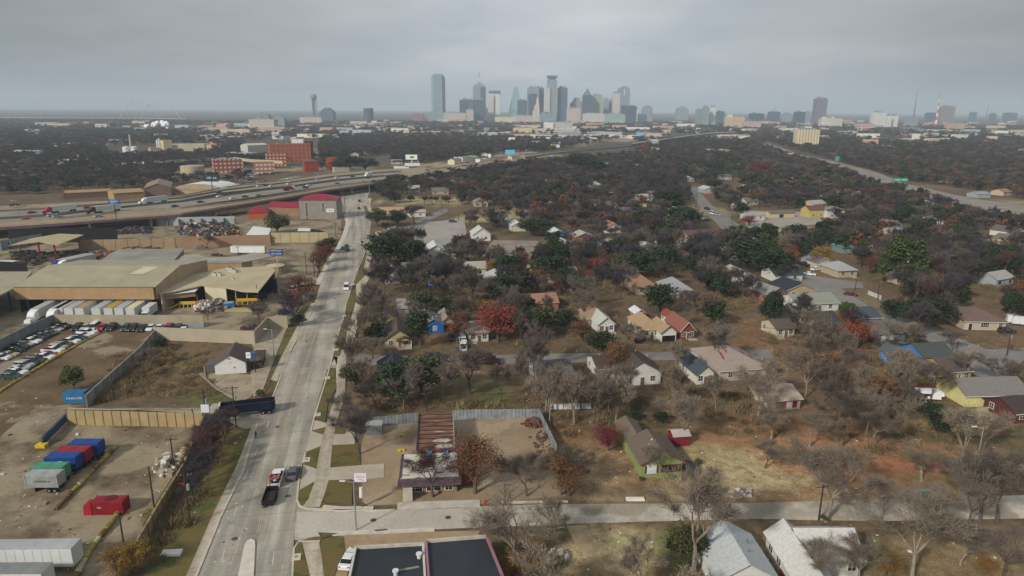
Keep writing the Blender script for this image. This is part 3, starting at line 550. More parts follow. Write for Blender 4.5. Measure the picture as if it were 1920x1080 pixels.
def skyline():
    YD = 3850
    t = tower('glass_tower', 'tallest pale teal glass tower with cut corners, leftmost of the skyline cluster', 809, 834, 139, YD-60, GT, 'bevel')
    t = tower('pyramid_top_tower', 'glass tower with small pyramid top and antenna, second from the left in skyline', 887, 910, 153, YD, GG, 'pyramid', vpart=[(.62, 1.0, .86, GB, 6)])
    hh = t.children[0].dimensions.z
    mast(t, 0, 0, 230, 262, 2.0, mat('6a7a86'))
    tower('dark_office_block', 'broad dark blue office block left of the pyramid-topped tower', 862, 889, 187, YD-100, GB, 'flat', vpart=[(0, .5, .93, GN, 5)])
    tower('dark_office_block', 'dark blue block at the foot of the pyramid-topped tower', 890, 909, 187, YD-140, GN, 'flat')
    tower('framed_tower', 'white tower held in a darker square frame with a dark band at the top', 917, 938, 170, YD, WH, 'frame', vpart=[(-.1, .42, .86, CR, 10)])
    tower('prism_glass_tower', 'pale turquoise tapering prism-shaped glass tower', 955, 976, 163, YD+60, TL, 'prism')
    tower('dark_office_block', 'dark navy slab right in front of the turquoise prism tower', 970, 988, 188, YD-150, GB, 'flat')
    tower('office_tower', 'pale grey flat-topped tower behind the white stepped spire', 988, 1010, 165, YD+60, GG, 'flat', vpart=[(.1, .75, .83, GN, 12)])
    tower('office_tower', 'blue grey tower with mast, behind and right of the white stepped spire', 1004, 1019, 165, YD+100, GB, 'flat')
    tower('stepped_spire_building', 'cream stepped building narrowing to a pointed spire', 997, 1012, 181, YD-250, CR, 'spire')
    t = tower('office_tower', 'tall light grey slab tower with a dark top band, tallest in the skyline centre', 1025, 1043, 149, YD, GG, 'flat', vpart=[(-.14, .3, .8, CR, 8)])
    tb = MB(); zt = t.children[0].data.vertices; zt = max(v.co.z for v in zt); tb.box(0, 0, zt-12, 56, 52, 11.8); tb.build('top_band', mat('56646e'), t)
    tower('office_tower', 'flat-topped blue grey slab directly right of the tallest central tower', 1045, 1063, 165, YD+30, GB, 'flat')
    tower('office_block', 'grey stepped block with dark lower left wing, left of the pointed dark tower', 1070, 1093, 184, YD+80, GG, 'step', vpart=[(-.1, .3, .78, GN, 8)])
    tower('pointed_tower', 'dark blue tower with a steep pointed roof', 1092, 1108, 166, YD, GN, 'pyramid', extra=.75, roofc='56707f')
    tower('office_block', 'grey green slab right of the pointed dark tower', 1109, 1129, 179, YD+60, GC, 'flat')
    tower('office_block', 'narrow grey block between the grey green slab and the cream tower', 1131, 1140, 186, YD+200, GG, 'flat')
    tower('office_block', 'thin blue grey block just left of the cream tower', 1141, 1148, 188, YD+240, GG, 'flat')
    tower('cream_tower', 'cream tower standing against the round-topped tower', 1148, 1161, 175, YD-60, CR, 'flat')
    tower('round_top_tower', 'tower with a barrel vaulted top and a slot near its crown', 1158, 1179, 161, YD+60, facade('8794a3', '63707f', 5, 4, .5, .6), 'vault')
    tower('dark_glass_block', 'dark blue cube of an office block below the round-topped tower', 1167, 1193, 198.5, YD-200, GN, 'flat')
    t = tower('church_spire', 'thin white spire right of the dark blue cube', 1190, 1195, 200, YD+60, WH, 'pyramid', extra=1.0); mast(t, 0, 0, 60, 95, 1.2, mat('cfd4d6'), 'needle')
    tower('office_block', 'grey block with a stepped top, alone at the right end of the cluster', 1205, 1223, 196.5, YD+100, GG, 'arch')
    tower('office_block', 'low dark rounded block right of the dark blue cube', 1198, 1213, 213, YD-200, GB, 'arch')
    tower('office_block', 'pinkish mid-rise block below the grey stepped block', 1063, 1088, 203, YD-250, PK, 'flat')
    tower('office_block', 'pink cream block at the left foot of the framed tower', 874, 888, 206, YD-200, PK, 'flat')
    tower('office_block', 'cream round-shouldered block left of the framed tower', 895, 914, 197, YD-120, CR, 'arch')
    tower('low_civic_building', 'long cream low block below the dark blue office block', 832, 874, 212, YD-300, PK, 'flat', depthf=.4)
    tower('low_civic_building', 'grey low block around the foot of the teal glass tower', 802, 838, 211, YD-250, GG, 'flat', depthf=.4)
    tower('low_civic_building', 'wide beige block below the turquoise prism tower', 928, 967, 219.5, YD-500, facade('cdc3ab', 'a09a88', 7, 4, .3, .4), 'flat', depthf=.4)
    tower('low_civic_building', 'pink low block below the navy slab', 962, 998, 217, YD-420, PK, 'flat', depthf=.4)
    tower('low_civic_building', 'grey white round-shouldered low block below the central towers', 1012, 1034, 209, YD-350, GG, 'arch', depthf=.5)
    tower('low_civic_building', 'green scaffold-netted block beneath the round-topped tower', 1136, 1172, 214, YD-450, facade('96ada3', '6f8a80', 9, 5, .4, .5), 'flat', depthf=.4)
    tower('low_civic_building', 'cream low block beneath the grey green slab', 1093, 1137, 213, YD-350, CR, 'flat', depthf=.3)
    tower('parking_garage', 'wide white banded parking garage in front of the central towers', 1020, 1074, 230, 2150, facade('cfcdc6', '70757a', 400, 3.2, 1.0, .38), 'flat', depthf=.5, group='mid-rise blocks before downtown', vpart=[(0, .33, .97, mat('dcd5c6', .8, .1, .05), 4)])
    tower('apartment_block', 'yellow cream apartment block left of the white parking garage', 962, 998, 240, 1900, TN, 'flat', depthf=.4, group='mid-rise blocks before downtown')
    # right of downtown
    M = 'mid-rise blocks east of downtown'
    for (u0, u1, vt, Y, w_, k, lab, dp) in [(1269, 1290, 199, 4600, GG, 'arch', 'pale hazy round-shouldered tower apart from the downtown cluster', .8), (1305, 1316, 206, 3300, GG, 'flat', 'grey lower slab at the left of the three slab towers', .8),
        (1317, 1329, 201, 3250, GG, 'flat', 'middle of three narrow grey white slab towers', .8), (1331, 1341, 201, 3300, WH, 'flat', 'right-hand white-edged one of three slab towers', .8), (1344, 1358, 209, 3700, GB, 'flat', 'blue grey block right of the three slab towers', .7),
        (1362, 1396, 219.5, 2700, TN, 'flat', 'long cream block with a raised left tower', .4), (1396, 1428, 228, 2600, facade('bca49a', '9a8580', 7, 4, .3, .4), 'flat', 'pink low wing right of the long cream block', .4), (1407, 1432, 213, 3600, GN, 'flat', 'dark blue wide block behind the pink low wing', .5),
        (1443, 1462, 210, 3700, GB, 'flat', 'blue grey block with a thin mast on top', .7), (1469, 1484, 213, 4200, GG, 'flat', 'faint grey block left of the dark blue cube block', .6), (1492, 1509, 210, 3600, GN, 'flat', 'small dark blue block left of the purple brown tower', .8),
        (1528, 1548, 185, 3500, facade('767280', '5a5968', 5, 4, .5, .6), 'flat', 'lone tall purple brown tower', .8), (1510, 1520, 210, 3900, GG, 'flat', 'pale block between the small blue block and the lone purple tower', .8),  # purple tower greyed, distance haze put into its facade colour
        (1540, 1580, 222, 2800, CR, 'flat', 'cream hospital-like block with raised ends', .3), (1637, 1662, 211, 3100, WH, 'flat', 'cream white slab left of the white twin condos', .5), (1663, 1672, 217, 2700, WH, 'flat', 'left half of the white condo pair', 1),
        (1674, 1684, 217, 2720, WH, 'flat', 'right half of the white condo pair', 1), (1765, 1788, 200, 3900, BR, 'flat', 'brown broad tower right of the striped chimney mast', .7), (1740, 1757, 212, 4100, GB, 'flat', 'grey block behind the striped mast', .8),
        (1778, 1812, 231, 2500, facade('b79f86', '8a7a6c', 6, 4, .4, .4), 'flat', 'tan long block below the brown broad tower', .3), (1821, 1830, 211, 5000, GB, 'flat', 'faint small tower far at the right', 1), (1858, 1867, 213, 5000, GB, 'flat', 'second faint small tower far at the right', 1), (1888, 1906, 212, 4800, GB, 'flat', 'faint wide tower at the right edge', .8),
        (1700, 1722, 222, 3000, facade('8f9aa0', '5d6a74', 6, 4, .5, .6), 'flat', 'grey low block behind the thin lattice mast', .4), (1610, 1640, 232, 2500, facade('c9b7ae', 'a04a48', 30, 5, 1, .35), 'flat', 'white low store with a red band', .4)]:
        t = tower('tall_block' if vt < 205 else 'mid_rise_block', lab, u0, u1, vt, Y, w_, k, dp, group=M)
        if 'raised left' in lab: q = MB(); q.box(-t.children[0].dimensions.x*.38, -2, 0, 16, 20, 50); q.build('stair_tower', WH, t)
        if 'raised ends' in lab:
            for sg in (-1, 1): q = MB(); q.box(sg*t.children[0].dimensions.x*.46, -2, 0, 9, 20, 42); q.build('end_tower', WH, t)
        if 'thin mast' in lab and 'block with' in lab: mast(t, 3, 0, 60, 95, 1.0, mat('5c6870'))
    t = tower('apartment_tower', 'yellow tan apartment tower standing alone above the dark trees', 1499, 1540, 243, 1260, facade('d3c7a6', 'aa9a7c', 5.2, 3.2, .35, 1.0), 'flat', .5, group='towers among the trees')
    q = MB(); q.box(1, 0, 34, 12, 8, 3.2); q.build('stair_head', mat('d9cfb4'), t)
    # left of downtown
    t = tower('dark_cylinder_building', 'dark rounded office block alone between the ball tower and downtown', 681, 699, 203.5, 3500, GN, 'round'); 
    tower('low_civic_building', 'dull brick-red block left of the teal glass tower', 771, 794, 213.5, 3500, facade('8a6a6a', '6a5a60', 6, 4, .4, .5), 'flat', .4)
    tower('mid_rise_block', 'pinkish banded block at the foot of the ball tower', 562, 603, 220, 2900, PK, 'flat', .4)
    tower('mid_rise_block', 'grey cream boxy block with a dark doorway, left of the ball tower', 466, 513, 224, 2100, facade('b7aea2', '857f79', 9, 6, .25, .3), 'flat', .5)
    tower('mid_rise_block', 'brown grey penthouse block above the grey cream boxy block', 482, 505, 215, 2500, BR, 'flat', .5)
    tower('mid_rise_block', 'dark grey block attached right of the grey cream boxy block', 513, 533, 221, 2300, GG, 'flat', .5)
    tower('stepped_glass_hotel', 'low dark stepped glass hotel right of the ball tower', 600, 625, 203, 3700, GB, 'step')
    # ball tower
    Y = 3700; c = PZ(590.5, 225, Y); t = E('observation_tower', 'slim concrete shaft tower carrying a glass ball on top', 'tower', (c.x, Y, 0))
    hb = 0.; 
    for z in range(60, 260):
        if project((c.x, Y, z))[1] < 183: hb = z; break
    q = MB(); q.cyl(0, 0, 0, hb, 7.5, 6.5, 12)
    for k in range(3): a = 2.1*k; q.cyl(12*math.cos(a), 12*math.sin(a), 0, hb-6, 3, 3, 8)
    q.build('shaft', mat('9b9690', .8, .1, .05), t)
    q = MB(); n = 10; q.lathe(0, 0, [(17*math.sin(math.pi*(i+.5)/n)+.1, hb-17*math.cos(math.pi*(i+.5)/n)+2) for i in range(n)], 18); q.build('ball', mat('6f8a92', .4, .25, .15), t)
    # tall masts
    c = PZ(1711, 232, 3300); t = E('lattice_mast', 'thin dark lattice mast standing left of the striped mast', 'mast', (c.x, 3300, 0)); q = MB(); q.cyl(0, 0, 0, 150, 4, .8, 4); q.build('lattice', mat('4f5a62'), t); q = MB(); q.cyl(0, 0, 150, 168, .9, .5, 5); q.build('antenna', mat('4f5a62'), t)
    c = PZ(1754, 236, 3000); t = E('striped_mast', 'red and white striped lattice broadcast mast', 'mast', (c.x, 3000, 0))
    q = MB(); n = 9; H_ = 132
    for i in range(n): q.cyl(0, 0, H_*i/n, H_*(i+1)/n, 5.5-4.4*i/n, 5.5-4.4*(i+1)/n, 6, mi=i % 2)
    q.build('lattice', [mat('b8534a'), mat('dcdad6')], t); q = MB(); q.cyl(0, 0, H_, H_+16, .8, .4, 5); q.build('antenna', mat('b8534a'), t)
    c = PZ(1850, 215, 5000); q = MB(); q.cyl(0, 0, 0, 120, 4, 1, 4); o = q.build('lattice_mast', mat('4f5a62'), loc=(c.x, 5000, 0)); tag(o, 'faint far mast between two faint small towers at the right', 'mast')
    # twin arch bridge far on the left
    deck = MB(); A_, B_ = PZ(-60, 226, 3400), PZ(352, 224.5, 3400)
    t = E('arch_bridge', 'long pale bridge deck with two slim white arches far across the river plain', 'bridge', (0, 3400, 0))
    q = MB(); q.box((A_.x+B_.x)/2, 0, 8, B_.x-A_.x, 26, 2.5)
    for k in range(40): q.box(A_.x+(k+.5)*(B_.x-A_.x)/40, 0, 0, 3, 10, 8)
    q.build('deck', mat('a7a5a0', .8, .1, .05), t)
    for (ua, ub, off) in ((229, 302, -14), (262, 336, 14)):
        x0, x1 = PZ(ua, 224, 3400).x, PZ(ub, 224, 3400).x; q = MB(); prev = None
        for i in range(25):
            s = i/24; pt = (x0+(x1-x0)*s, off, 10+84*4*s*(1-s)/1.0)
            if prev: q.tube(prev, pt, 1.5, 1.5, 6)
            prev = pt
        q.build('arch', mat('b9bdbf', .6, .05), t)
        q = MB()
        for i in range(3, 22, 2): s = i/24; q.cyl(x0+(x1-x0)*s, off, 10, 10+84*4*s*(1-s), .25, .25, 3)
        q.build('hanger_cables', mat('c9cccb'), t)
skyline()
# ---------------------------------------------------------------- elevated highway
def hx(u, v, z): return P(u, v, z)
GIRD = mat('6d5562', .7, .15, .3); PARA = mat('b3a58c', .85, .15, .3); PARAD = mat('6f6a5f', .85, .2, .3)
def deck(rows, z, m, edge=PARA, gird=None, piers=True, zs=None, thick=1.3):
    b = MB(); top = []; bot = []
    for i, (x, a, c) in enumerate(rows):
        zz = z if zs is None else zs[i]
        top.append(P(x, a, zz)); bot.append(P(x, c, zz))
    for i in range(len(rows)-1):
        q = [bot[i], bot[i+1], top[i+1], top[i]]; n = len(q)
        vs = [p.to_tuple() for p in q]+[(p.x, p.y, p.z-thick) for p in q]
        b.add(vs, [(0, 1, 2, 3)], 0); b.add(vs, [(4, 5, 1, 0), (3, 2, 6, 7)], 1 if gird is None else 2); b.add(vs, [(7, 6, 5, 4)], 1)
        for s0, s1, sg in ((bot[i], bot[i+1], 1), (top[i], top[i+1], -1)):
            d = (s1-s0).normalized(); nn = Vector((-d.y, d.x, 0))*.35*sg
            vs = [s0.to_tuple(), s1.to_tuple(), (s1+nn).to_tuple(), (s0+nn).to_tuple()]; vs += [(p[0], p[1], p[2]+.9) for p in vs]
            b.add(vs, [(0, 1, 5, 4), (4, 5, 6, 7), (2, 3, 7, 6)] if sg > 0 else [(1, 0, 4, 5), (5, 4, 7, 6), (3, 2, 6, 7)], 1)
        if piers and i % 1 == 0:
            L_ = (bot[i+1]-bot[i]).length; k = max(1, int(L_/28))
            for j in range(k):
                f = (j+.5)/k
                for g in (.2, .8):
                    p = bot[i].lerp(bot[i+1], f).lerp(top[i].lerp(top[i+1], f), g)
                    b.cyl(p.x, p.y, -.3, p.z-thick, .8, n=6, mi=1)
    o = b.build('elevated_highway', [m, edge, gird or edge]); o['kind'] = 'structure'; return o
def fill(rows, c, z, m):                   # the embankment wall under a low deck
    pass
D1 = [(-250, 402, 407), (0, 389.5, 394.5), (120, 383, 388), (220, 378, 381.5), (340, 368, 371.5), (420, 352, 357), (540, 337.5, 342.5), (620, 325.5, 332), (695, 320, 325), (745, 317.5, 321.5)]
D2 = [(-250, 415, 424), (0, 397, 410.5), (110, 391, 403), (220, 382, 390), (340, 372, 378), (420, 357.5, 363), (540, 343, 350.5), (620, 333, 339.5), (695, 326, 332), (751, 322, 328)]
D3 = [(-250, 428, 436), (0, 412, 418), (110, 404, 410.5), (220, 391, 399), (340, 379, 391), (460, 362, 374), (540, 352, 362), (620, 341, 350), (695, 333, 341.5), (751, 328, 334.5)]
D4 = [(-250, 436, 447), (0, 418.5, 426), (110, 411, 419), (220, 399.5, 411), (340, 391.5, 402), (460, 378, 383), (540, 365, 370), (620, 350.5, 356), (695, 342, 345.5), (751, 335, 338)]
deck(D1, 5, HWYT); deck(D2, 6, HWY, PARAD); deck(D3, 6, HWY, PARAD); deck(D4, 6, HWYT, PARA, GIRD)
deck([(330, 402.5, 405), (400, 396.5, 399.5), (460, 388, 391.5), (520, 379, 382)], 3, HWYT)
deck([(745, 317.5, 338), (807, 317, 327.5), (851, 314.5, 322), (882, 308, 316), (945, 297, 307), (985, 288, 300)], 6, HWYT, PARA, None, False, zs=[5.8, 5, 4, 3, 2, 1.5], thick=3.5)
deck([(985, 290, 296), (1030, 285, 288.5), (1085, 281, 283), (1130, 277, 279), (1180, 271.5, 274), (1215, 266.5, 268.5)], 1.2, mat('6f6a62', .9, .2, .1), PARAD, None, False)
deck([(1185, 267.5, 271), (1235, 261, 264), (1290, 253, 256), (1335, 248, 250.5), (1375, 247, 249)], 9, HWY, PARAD, None, True)
deck([(1340, 250, 253), (1375, 258, 262), (1385, 266, 270)], 6, HWYT, PARA, None, True)
deck([(530, 303, 305), (470, 300, 302), (440, 296, 298), (400, 297, 299), (330, 301, 303.5), (290, 303, 305)][::-1], 7, HWYT, PARA, None, True)
# ---------------------------------------------------------------- shared builders for the yard and the streets
def W(b, name, mats, t):               # part drawn in world coordinates under an unrotated root
    l = t.location; b.v = [(x-l.x, y-l.y, z-l.z) for x, y, z in b.v]
    return b.build(name, mats, t)
def text(s, size, parent, loc, rz=0.0, m=None, tilt=90):
    cu = bpy.data.curves.new('lettering', 'FONT'); cu.body = s; cu.size = size; cu.align_x = 'CENTER'; cu.align_y = 'CENTER'; cu.extrude = .01
    cu.materials.append(m or mat('e8e8e6', .6, .05))
    tmp = bpy.data.objects.new('lettering', cu); me = bpy.data.meshes.new_from_object(tmp); bpy.data.objects.remove(tmp); me.materials.clear(); me.materials.append(m or mat('e8e8e6', .6, .05))
    o = bpy.data.objects.new('lettering', me); COL.objects.link(o); o.parent = parent; o.location = loc; o.rotation_euler = (R(tilt), 0, rz); return o
def wall(name, label, pts, h, m, cat='wall', th=.3, post=None, pm=None, base=None, bm=None, group=None, buttress=False):
    q = [P(*p) for p in pts]; t = E(name, label, cat, q[0], 0, group); b = MB(); pmesh = None; bb = MB()
    for i, (a, c) in enumerate(zip(q[:-1], q[1:])):
        L_ = (c-a).length; an = math.atan2(c.y-a.y, c.x-a.x); mid = (a+c)/2
        b.box(mid.x, mid.y, -.1, L_+(.3 if i < len(q)-2 else 0), th, h+.1-i*.004, an)
        if base: nn = Vector((math.sin(an), -math.cos(an), 0))*(th/2+.03); bb.box(mid.x+nn.x, mid.y+nn.y, 0, L_, .05, base, an)
        if post:
            n = max(1, int(L_/post))
            for k in range(n+1):
                p = a.lerp(c, k/n); nn = Vector((math.sin(an), -math.cos(an), 0))*(th/2+.02)
                if pmesh is None:
                    pb = MB()
                    if buttress: pb.box(0, 0, 0, .5, 1.9, h*.8)
                    else: pb.box(0, 0, 0, .12, th+.14, h+.06)
                    po = pb.build('buttress' if buttress else 'post', pm or mat('6b5a3c'), t); pmesh = po
                else: po = pmesh.copy(); COL.objects.link(po); po.parent = t
                po.location = Vector((p.x+nn.x*6, p.y+nn.y*6, 0) if buttress else (p.x, p.y, 0))-t.location; po.rotation_euler = (0, 0, an)
    W(b, 'wall_panel', m, t)
    if base: W(bb, 'base_band', bm, t)
    return t
def pole(u, v, vtop, label, kind='utility', arms=1, r=.16, yaw=0.0, h=None):
    h = h or solveH(u, v, vtop); t = E('utility_pole' if kind == 'utility' else 'street_lamp', label, 'pole' if kind == 'utility' else 'street lamp', P(u, v), yaw, 'poles along the streets' if kind == 'utility' else None)
    b = MB(); b.cyl(0, 0, -.3, h, r, r*.65, 7); b.build('pole', mat('3f342b', .9, .2, 1) if kind == 'utility' else mat('8c8f90', .5, .1), t)
    if kind == 'utility':
        for k in range(arms):
            c = MB(); c.box(0, .12, h-.6-k*1.1, 2.4, .12, .12)
            for x in (-1.05, -.5, .5, 1.05): c.cyl(x, .12, h-.479-k*1.1, h-.28-k*1.1, .05, .05, 6, mi=1)
            c.build('crossarm', [mat('4a3d32', .9, .2, 1), mat('9aa0a2', .4, .05)], t)
        if arms > 1 or h > 8: c = MB(); c.cyl(.38, 0, h-3.1, h-2.1, .24, .24, 8); c.build('transformer', mat('8e9394', .5, .1), t)
    else:
        c = MB(); c.tube((0, 0, h-.3), (-1.3, 0, h), .06, .05); c.box(-1.7, 0, h-.06, .9, .3, .16, mi=1); c.build('lamp_arm', [mat('8c8f90', .5, .1), mat('c9cccc', .4, .05)], t)
    return t
def wire(a, b_, sag=.7, label='overhead wire strung between two poles', r=.03):
    q = MB(); prev = None
    for i in range(9):
        s = i/8; p = Vector(a).lerp(Vector(b_), s); p.z -= sag*4*s*(1-s)
        if prev is not None: q.tube(prev, p, r, r, 3)
        prev = p
    o = q.build('power_line', mat('2a2a2c', .7, .05)); return tag(o, label, 'wire', 'power lines between the utility poles')
# ---------------------------------------------------------------- recycling warehouse complex on the left
TANF = mat('a98b68', .8, .1, .3, kind='ribs'); BEIGE = mat('a49d84', .75, .12, .15, kind='ribs'); BAYSHADE = mat('1a1a1b', .9, .2); CREAMW = mat('c2bba1', .75, .08, .2)  # near-black wall colour carries the shade inside open bays
STEEL = mat('4f5356', .6, .2); YELP = mat('c9a425', .6, .12, 1); GREYR = mat('8a877e', .8, .18, .12)
def z_of(u, v, vt): return solveH(u, v, vt)
def main_shed():
    a, c = P(37, 586), P(297, 586); w_ = (c-a).length; t = E('loading_shed', 'long tan loading shed with a beige metal roof above the row of parked trailers', 'warehouse', (a+c)/2, math.atan2(c.y-a.y, c.x-a.x))
    e = solveH(170, 586, 537); lo = solveH(170, 586, 561); D = 40
    b = MB(); b.box(-.5, -.15, lo, w_, .3, e-lo); b.box(w_/2-.6, D/2, lo, .3, D-.4, e-lo); b.build('fascia', TANF, t)
    b = MB(); b.box(0, 14, 0, w_-1, .4, e); b.build('inner_wall', BAYSHADE, t); b = MB(); b.box(-w_/2+.4, 7, 0, .3, 13, e); b.build('inner_wall', BAYSHADE, t)
    b = MB(); rz_ = e+2.9
    b.add([(-w_/2-.3, -.5, e), (w_/2+.3, -.5, e), (w_/2+.3, 18, rz_), (-w_/2-.3, 18, rz_), (w_/2+.3, D, e), (-w_/2-.3, D, e)], [(0, 1, 2, 3), (3, 2, 4, 5)])
    b.add([(-w_/2-.3, -.5, e-.25), (w_/2+.3, -.5, e-.25), (w_/2+.3, -.5, e), (-w_/2-.3, -.5, e)], [(0, 1, 2, 3)], 1)
    b.add([(w_/2+.3, -.5, e), (w_/2+.3, D, e), (w_/2+.3, 18, rz_)], [(0, 1, 2)], 2); b.add([(w_/2+.3, -.5, lo), (w_/2+.3, D, lo), (w_/2+.3, D, e), (w_/2+.3, -.5, e)], [(0, 1, 2, 3)], 2)
    b.build('roof', [BEIGE, mat('77705c'), mat('b09a7c', .8, .1, .3)], t)
    b = MB(); b.add([(9, 10, e+1.75), (14, 10, e+1.75), (16, 16.5, e+2.72), (11, 16.5, e+2.72)], [(0, 1, 2, 3)]); o = b.build('skylight', mat('bdb9a0', .6, .05), t)
    for k in range(8):
        b = MB(); b.box(-w_/2+3+k*(w_-6)/7, .3, 0, .35, .35, lo); b.build('column', mat('4a5a78', .7, .1), t)
    # left wing, lower and nearer
    b = MB(); p = [P(-260, 640, 8), P(0, 553, 8), P(40, 533, 8), P(60, 509, 8), P(-150, 509, 8), P(-400, 560, 8)]
    t2 = E('loading_shed', 'left wing of the tan shed, open side with blue columns, at the photo edge', 'warehouse', P(0, 590), 0)
    b.prism([q[:2] for q in p], 7.6, 8, bottom=True); W(b, 'roof', BEIGE, t2)
    b = MB(); b.prism([P(-150, 520, 0)[:2], P(55, 530, 0)[:2], P(56, 528, 0)[:2], P(-150, 518, 0)[:2]], 0, 7.5); W(b, 'inner_wall', BAYSHADE, t2)
    for u, v in ((22, 585), (-40, 610), (-110, 640)):
        q = P(u, v); b = MB(); b.box(q.x, q.y, 0, .5, .5, 7.55); W(b, 'column', mat('31456e', .7, .1), t2)
main_shed()
def slab(name, label, cat, pts, z, rm, segs=(), th=.35, wm=None, zb=0, group=None, extra=None):
    q = [P(u, v, z) for u, v in pts]; c = q[0]; t = E(name, label, cat, (c.x, c.y, 0), 0, group); b = MB(); b.prism([p[:2] for p in q], z-th, z, bottom=True); W(b, 'roof', rm, t)
    if segs:
        b = MB()
        for i, (k, z0) in enumerate(segs):
            a, d = q[k], q[(k+1) % len(q)]; an = math.atan2(d.y-a.y, d.x-a.x); m_ = (a+d)/2; nn = Vector((-math.sin(an), math.cos(an), 0))*.4
            cen = sum((p for p in q), Vector())/len(q)
            if (m_+nn-cen).length > (m_-cen).length: nn = -nn
            b.box(m_.x+nn.x, m_.y+nn.y, z0, (d-a).length-.8, .3, z-th-z0-.01, an)
        W(b, 'wall', wm or TANF, t)
    return t
t = slab('low_shed', 'low beige-roofed sorting shed with one open dark side and a yellow platform', 'warehouse', [(298, 551), (345, 518), (420, 503), (502, 499), (517, 506), (484, 547), (455, 546), (424, 539), (380, 535), (330, 546)], 6.2, mat('b0a486', .75, .12, .12), [(7, 0), (0, 0), (2, 0), (3, 0)], wm=CREAMW)
b = MB(); a, c = P(425, 556), P(482, 560); an = math.atan2(c.y-a.y, c.x-a.x); m_ = (a+c)/2; b.box(m_.x, m_.y+8, 0, 22, .3, 5.7, an); W(b, 'inner_wall', BAYSHADE, t)
q = P(512, 535); b = MB(); b.box(q.x-1, q.y-2, 0, .3, 12, 5.6, .6); W(b, 'side_wall', BAYSHADE, t)
for u, v in ((484, 572), (465, 571), (444, 570)):
    q = P(u, v); b = MB(); b.cyl(q.x, q.y, 0, 5.8, .22, n=6); W(b, 'column', mat('a89880'), t)
for (u, v, s) in ((403, 517, .8), (412, 517, .8), (345, 512, .7), (432, 509, 1.2), (436, 523, .5), (440, 511, .9)):
    q = P(u, v, 6.2); b = MB(); b.box(q.x, q.y, 6.201, 1.6*s, 1.6*s, 1.3*s); b.cyl(q.x, q.y, 6.2+1.3*s, 6.2+1.5*s, .5*s, n=8, mi=1); W(b, 'roof_vent', [mat('b5b3aa', .5, .1), mat('3f4a46')], t)
t = slab('canopy', 'white-topped tan canopy over a dark dock between the two sheds', 'canopy', [(298, 554), (366, 546.5), (377, 535), (302, 549)], 5.4, mat('e4e4e0', .5, .05), th=.12)
b = MB(); a, c = P(298, 554, 5.2), P(366, 546.8, 5.2); an = math.atan2(c.y-a.y, c.x-a.x); m_ = (a+c)/2; b.box(m_.x, m_.y, 3.6, (c-a).length, .25, 1.66, an); W(b, 'fascia', TANF, t)
b = MB(); b.box(m_.x, m_.y+9, 0, (c-a).length, .25, 5, an); W(b, 'inner_wall', BAYSHADE, t)
for u, v in ((371, 573), (300, 575)): q = P(u, v); b = MB(); b.box(q.x, q.y, 0, .4, .4, 3.7); W(b, 'column', mat('a06a4c'), t)
slab('flat_roof_warehouse', 'grey gravel-roofed warehouse behind the tan loading shed', 'warehouse', [(189, 487), (222, 467), (346, 466), (326, 488), (325, 492), (130, 492), (150, 487)], 7, GREYR, [(0, 0), (2, 0), (4, 0), (5, 0), (1, 0)])
t = slab('scrap_office', 'tan office building carrying a long blue sign on its front', 'office building', [(326, 488), (346, 478), (372, 477), (378, 480), (405, 483), (452, 480), (475, 473), (520, 478), (475, 488), (454, 491.5), (364, 491.5), (364, 488)], 6.3, mat('979488', .8, .15, .15), [(8, 0), (9, 0), (11, 0), (0, 0)])
b = MB(); a, c = P(327, 508, 0), P(452, 507, 0); a0, c0 = P(327, 488, 6.3), P(453, 491.6, 6.3)
an = math.atan2(c0.y-a0.y, c0.x-a0.x); m_ = (a0+c0)/2; zl = 3.9; b.box(m_.x, m_.y-.2, zl, (c0-a0).length, .3, 6.3-zl, 0); W(b, 'fascia', TANF, t)
sg = P(421, 494, 5.6); sb = MB(); sb.box(sg.x, m_.y-.42, 3.9, 12.0, .12, 2.3); W(sb, 'sign_board', mat('1f3f86', .5, .08, .8), t)
text('WEST ROCK', 1.5, t, (sg.x-2-t.location.x, m_.y-.5-t.location.y, 5.1), 0, mat('dfe6ee'))
# storage buildings with red metal roofs
REDR = mat('8e1f33', .5, .12, .3, kind='ribs'); GREYW = mat('8f8b80', .7, .1, .3, kind='ribs')
t = bldg('storage_building', 'three-storey grey ribbed storage building under a red metal roof beside the road', 'storage building', (563, 411), (632, 411), 15, 374.5, wall=GREYW, roofm=REDR, roof='hip', rh=2.6, ov=.5, wins=[(-.62, 1.5, 1.1, 8.5), (.28, 4.5, 1, 5.5), (-.62, 0, 1.6, 1.2)])
b = MB(); b.box(t['_w']*.33, -.08, 4.2, 4.6, .12, 2.2); b.build('sign_board', mat('dadad6'), t); text('SALE', 1.5, t, (t['_w']*.33, -.16, 5.3), 0, mat('8a2030'))
bldg('storage_building', 'low brown storage wing with a flat red roof between the other red roofs', 'storage building', (503, 404), (562, 406), 12, 388, wall=mat('8a6e58', .8, .15, .3), roofm=REDR, roof='gable', rh=2.2, axis='x', ov=.4)
bldg('storage_building', 'small orange-walled building with a sloping red roof nearest the highway', 'storage building', (465, 411), (503, 410), 13, 399, wall=mat('a55a34', .8, .12, .3), roofm=REDR, roof='hip', rh=4, ov=.4)
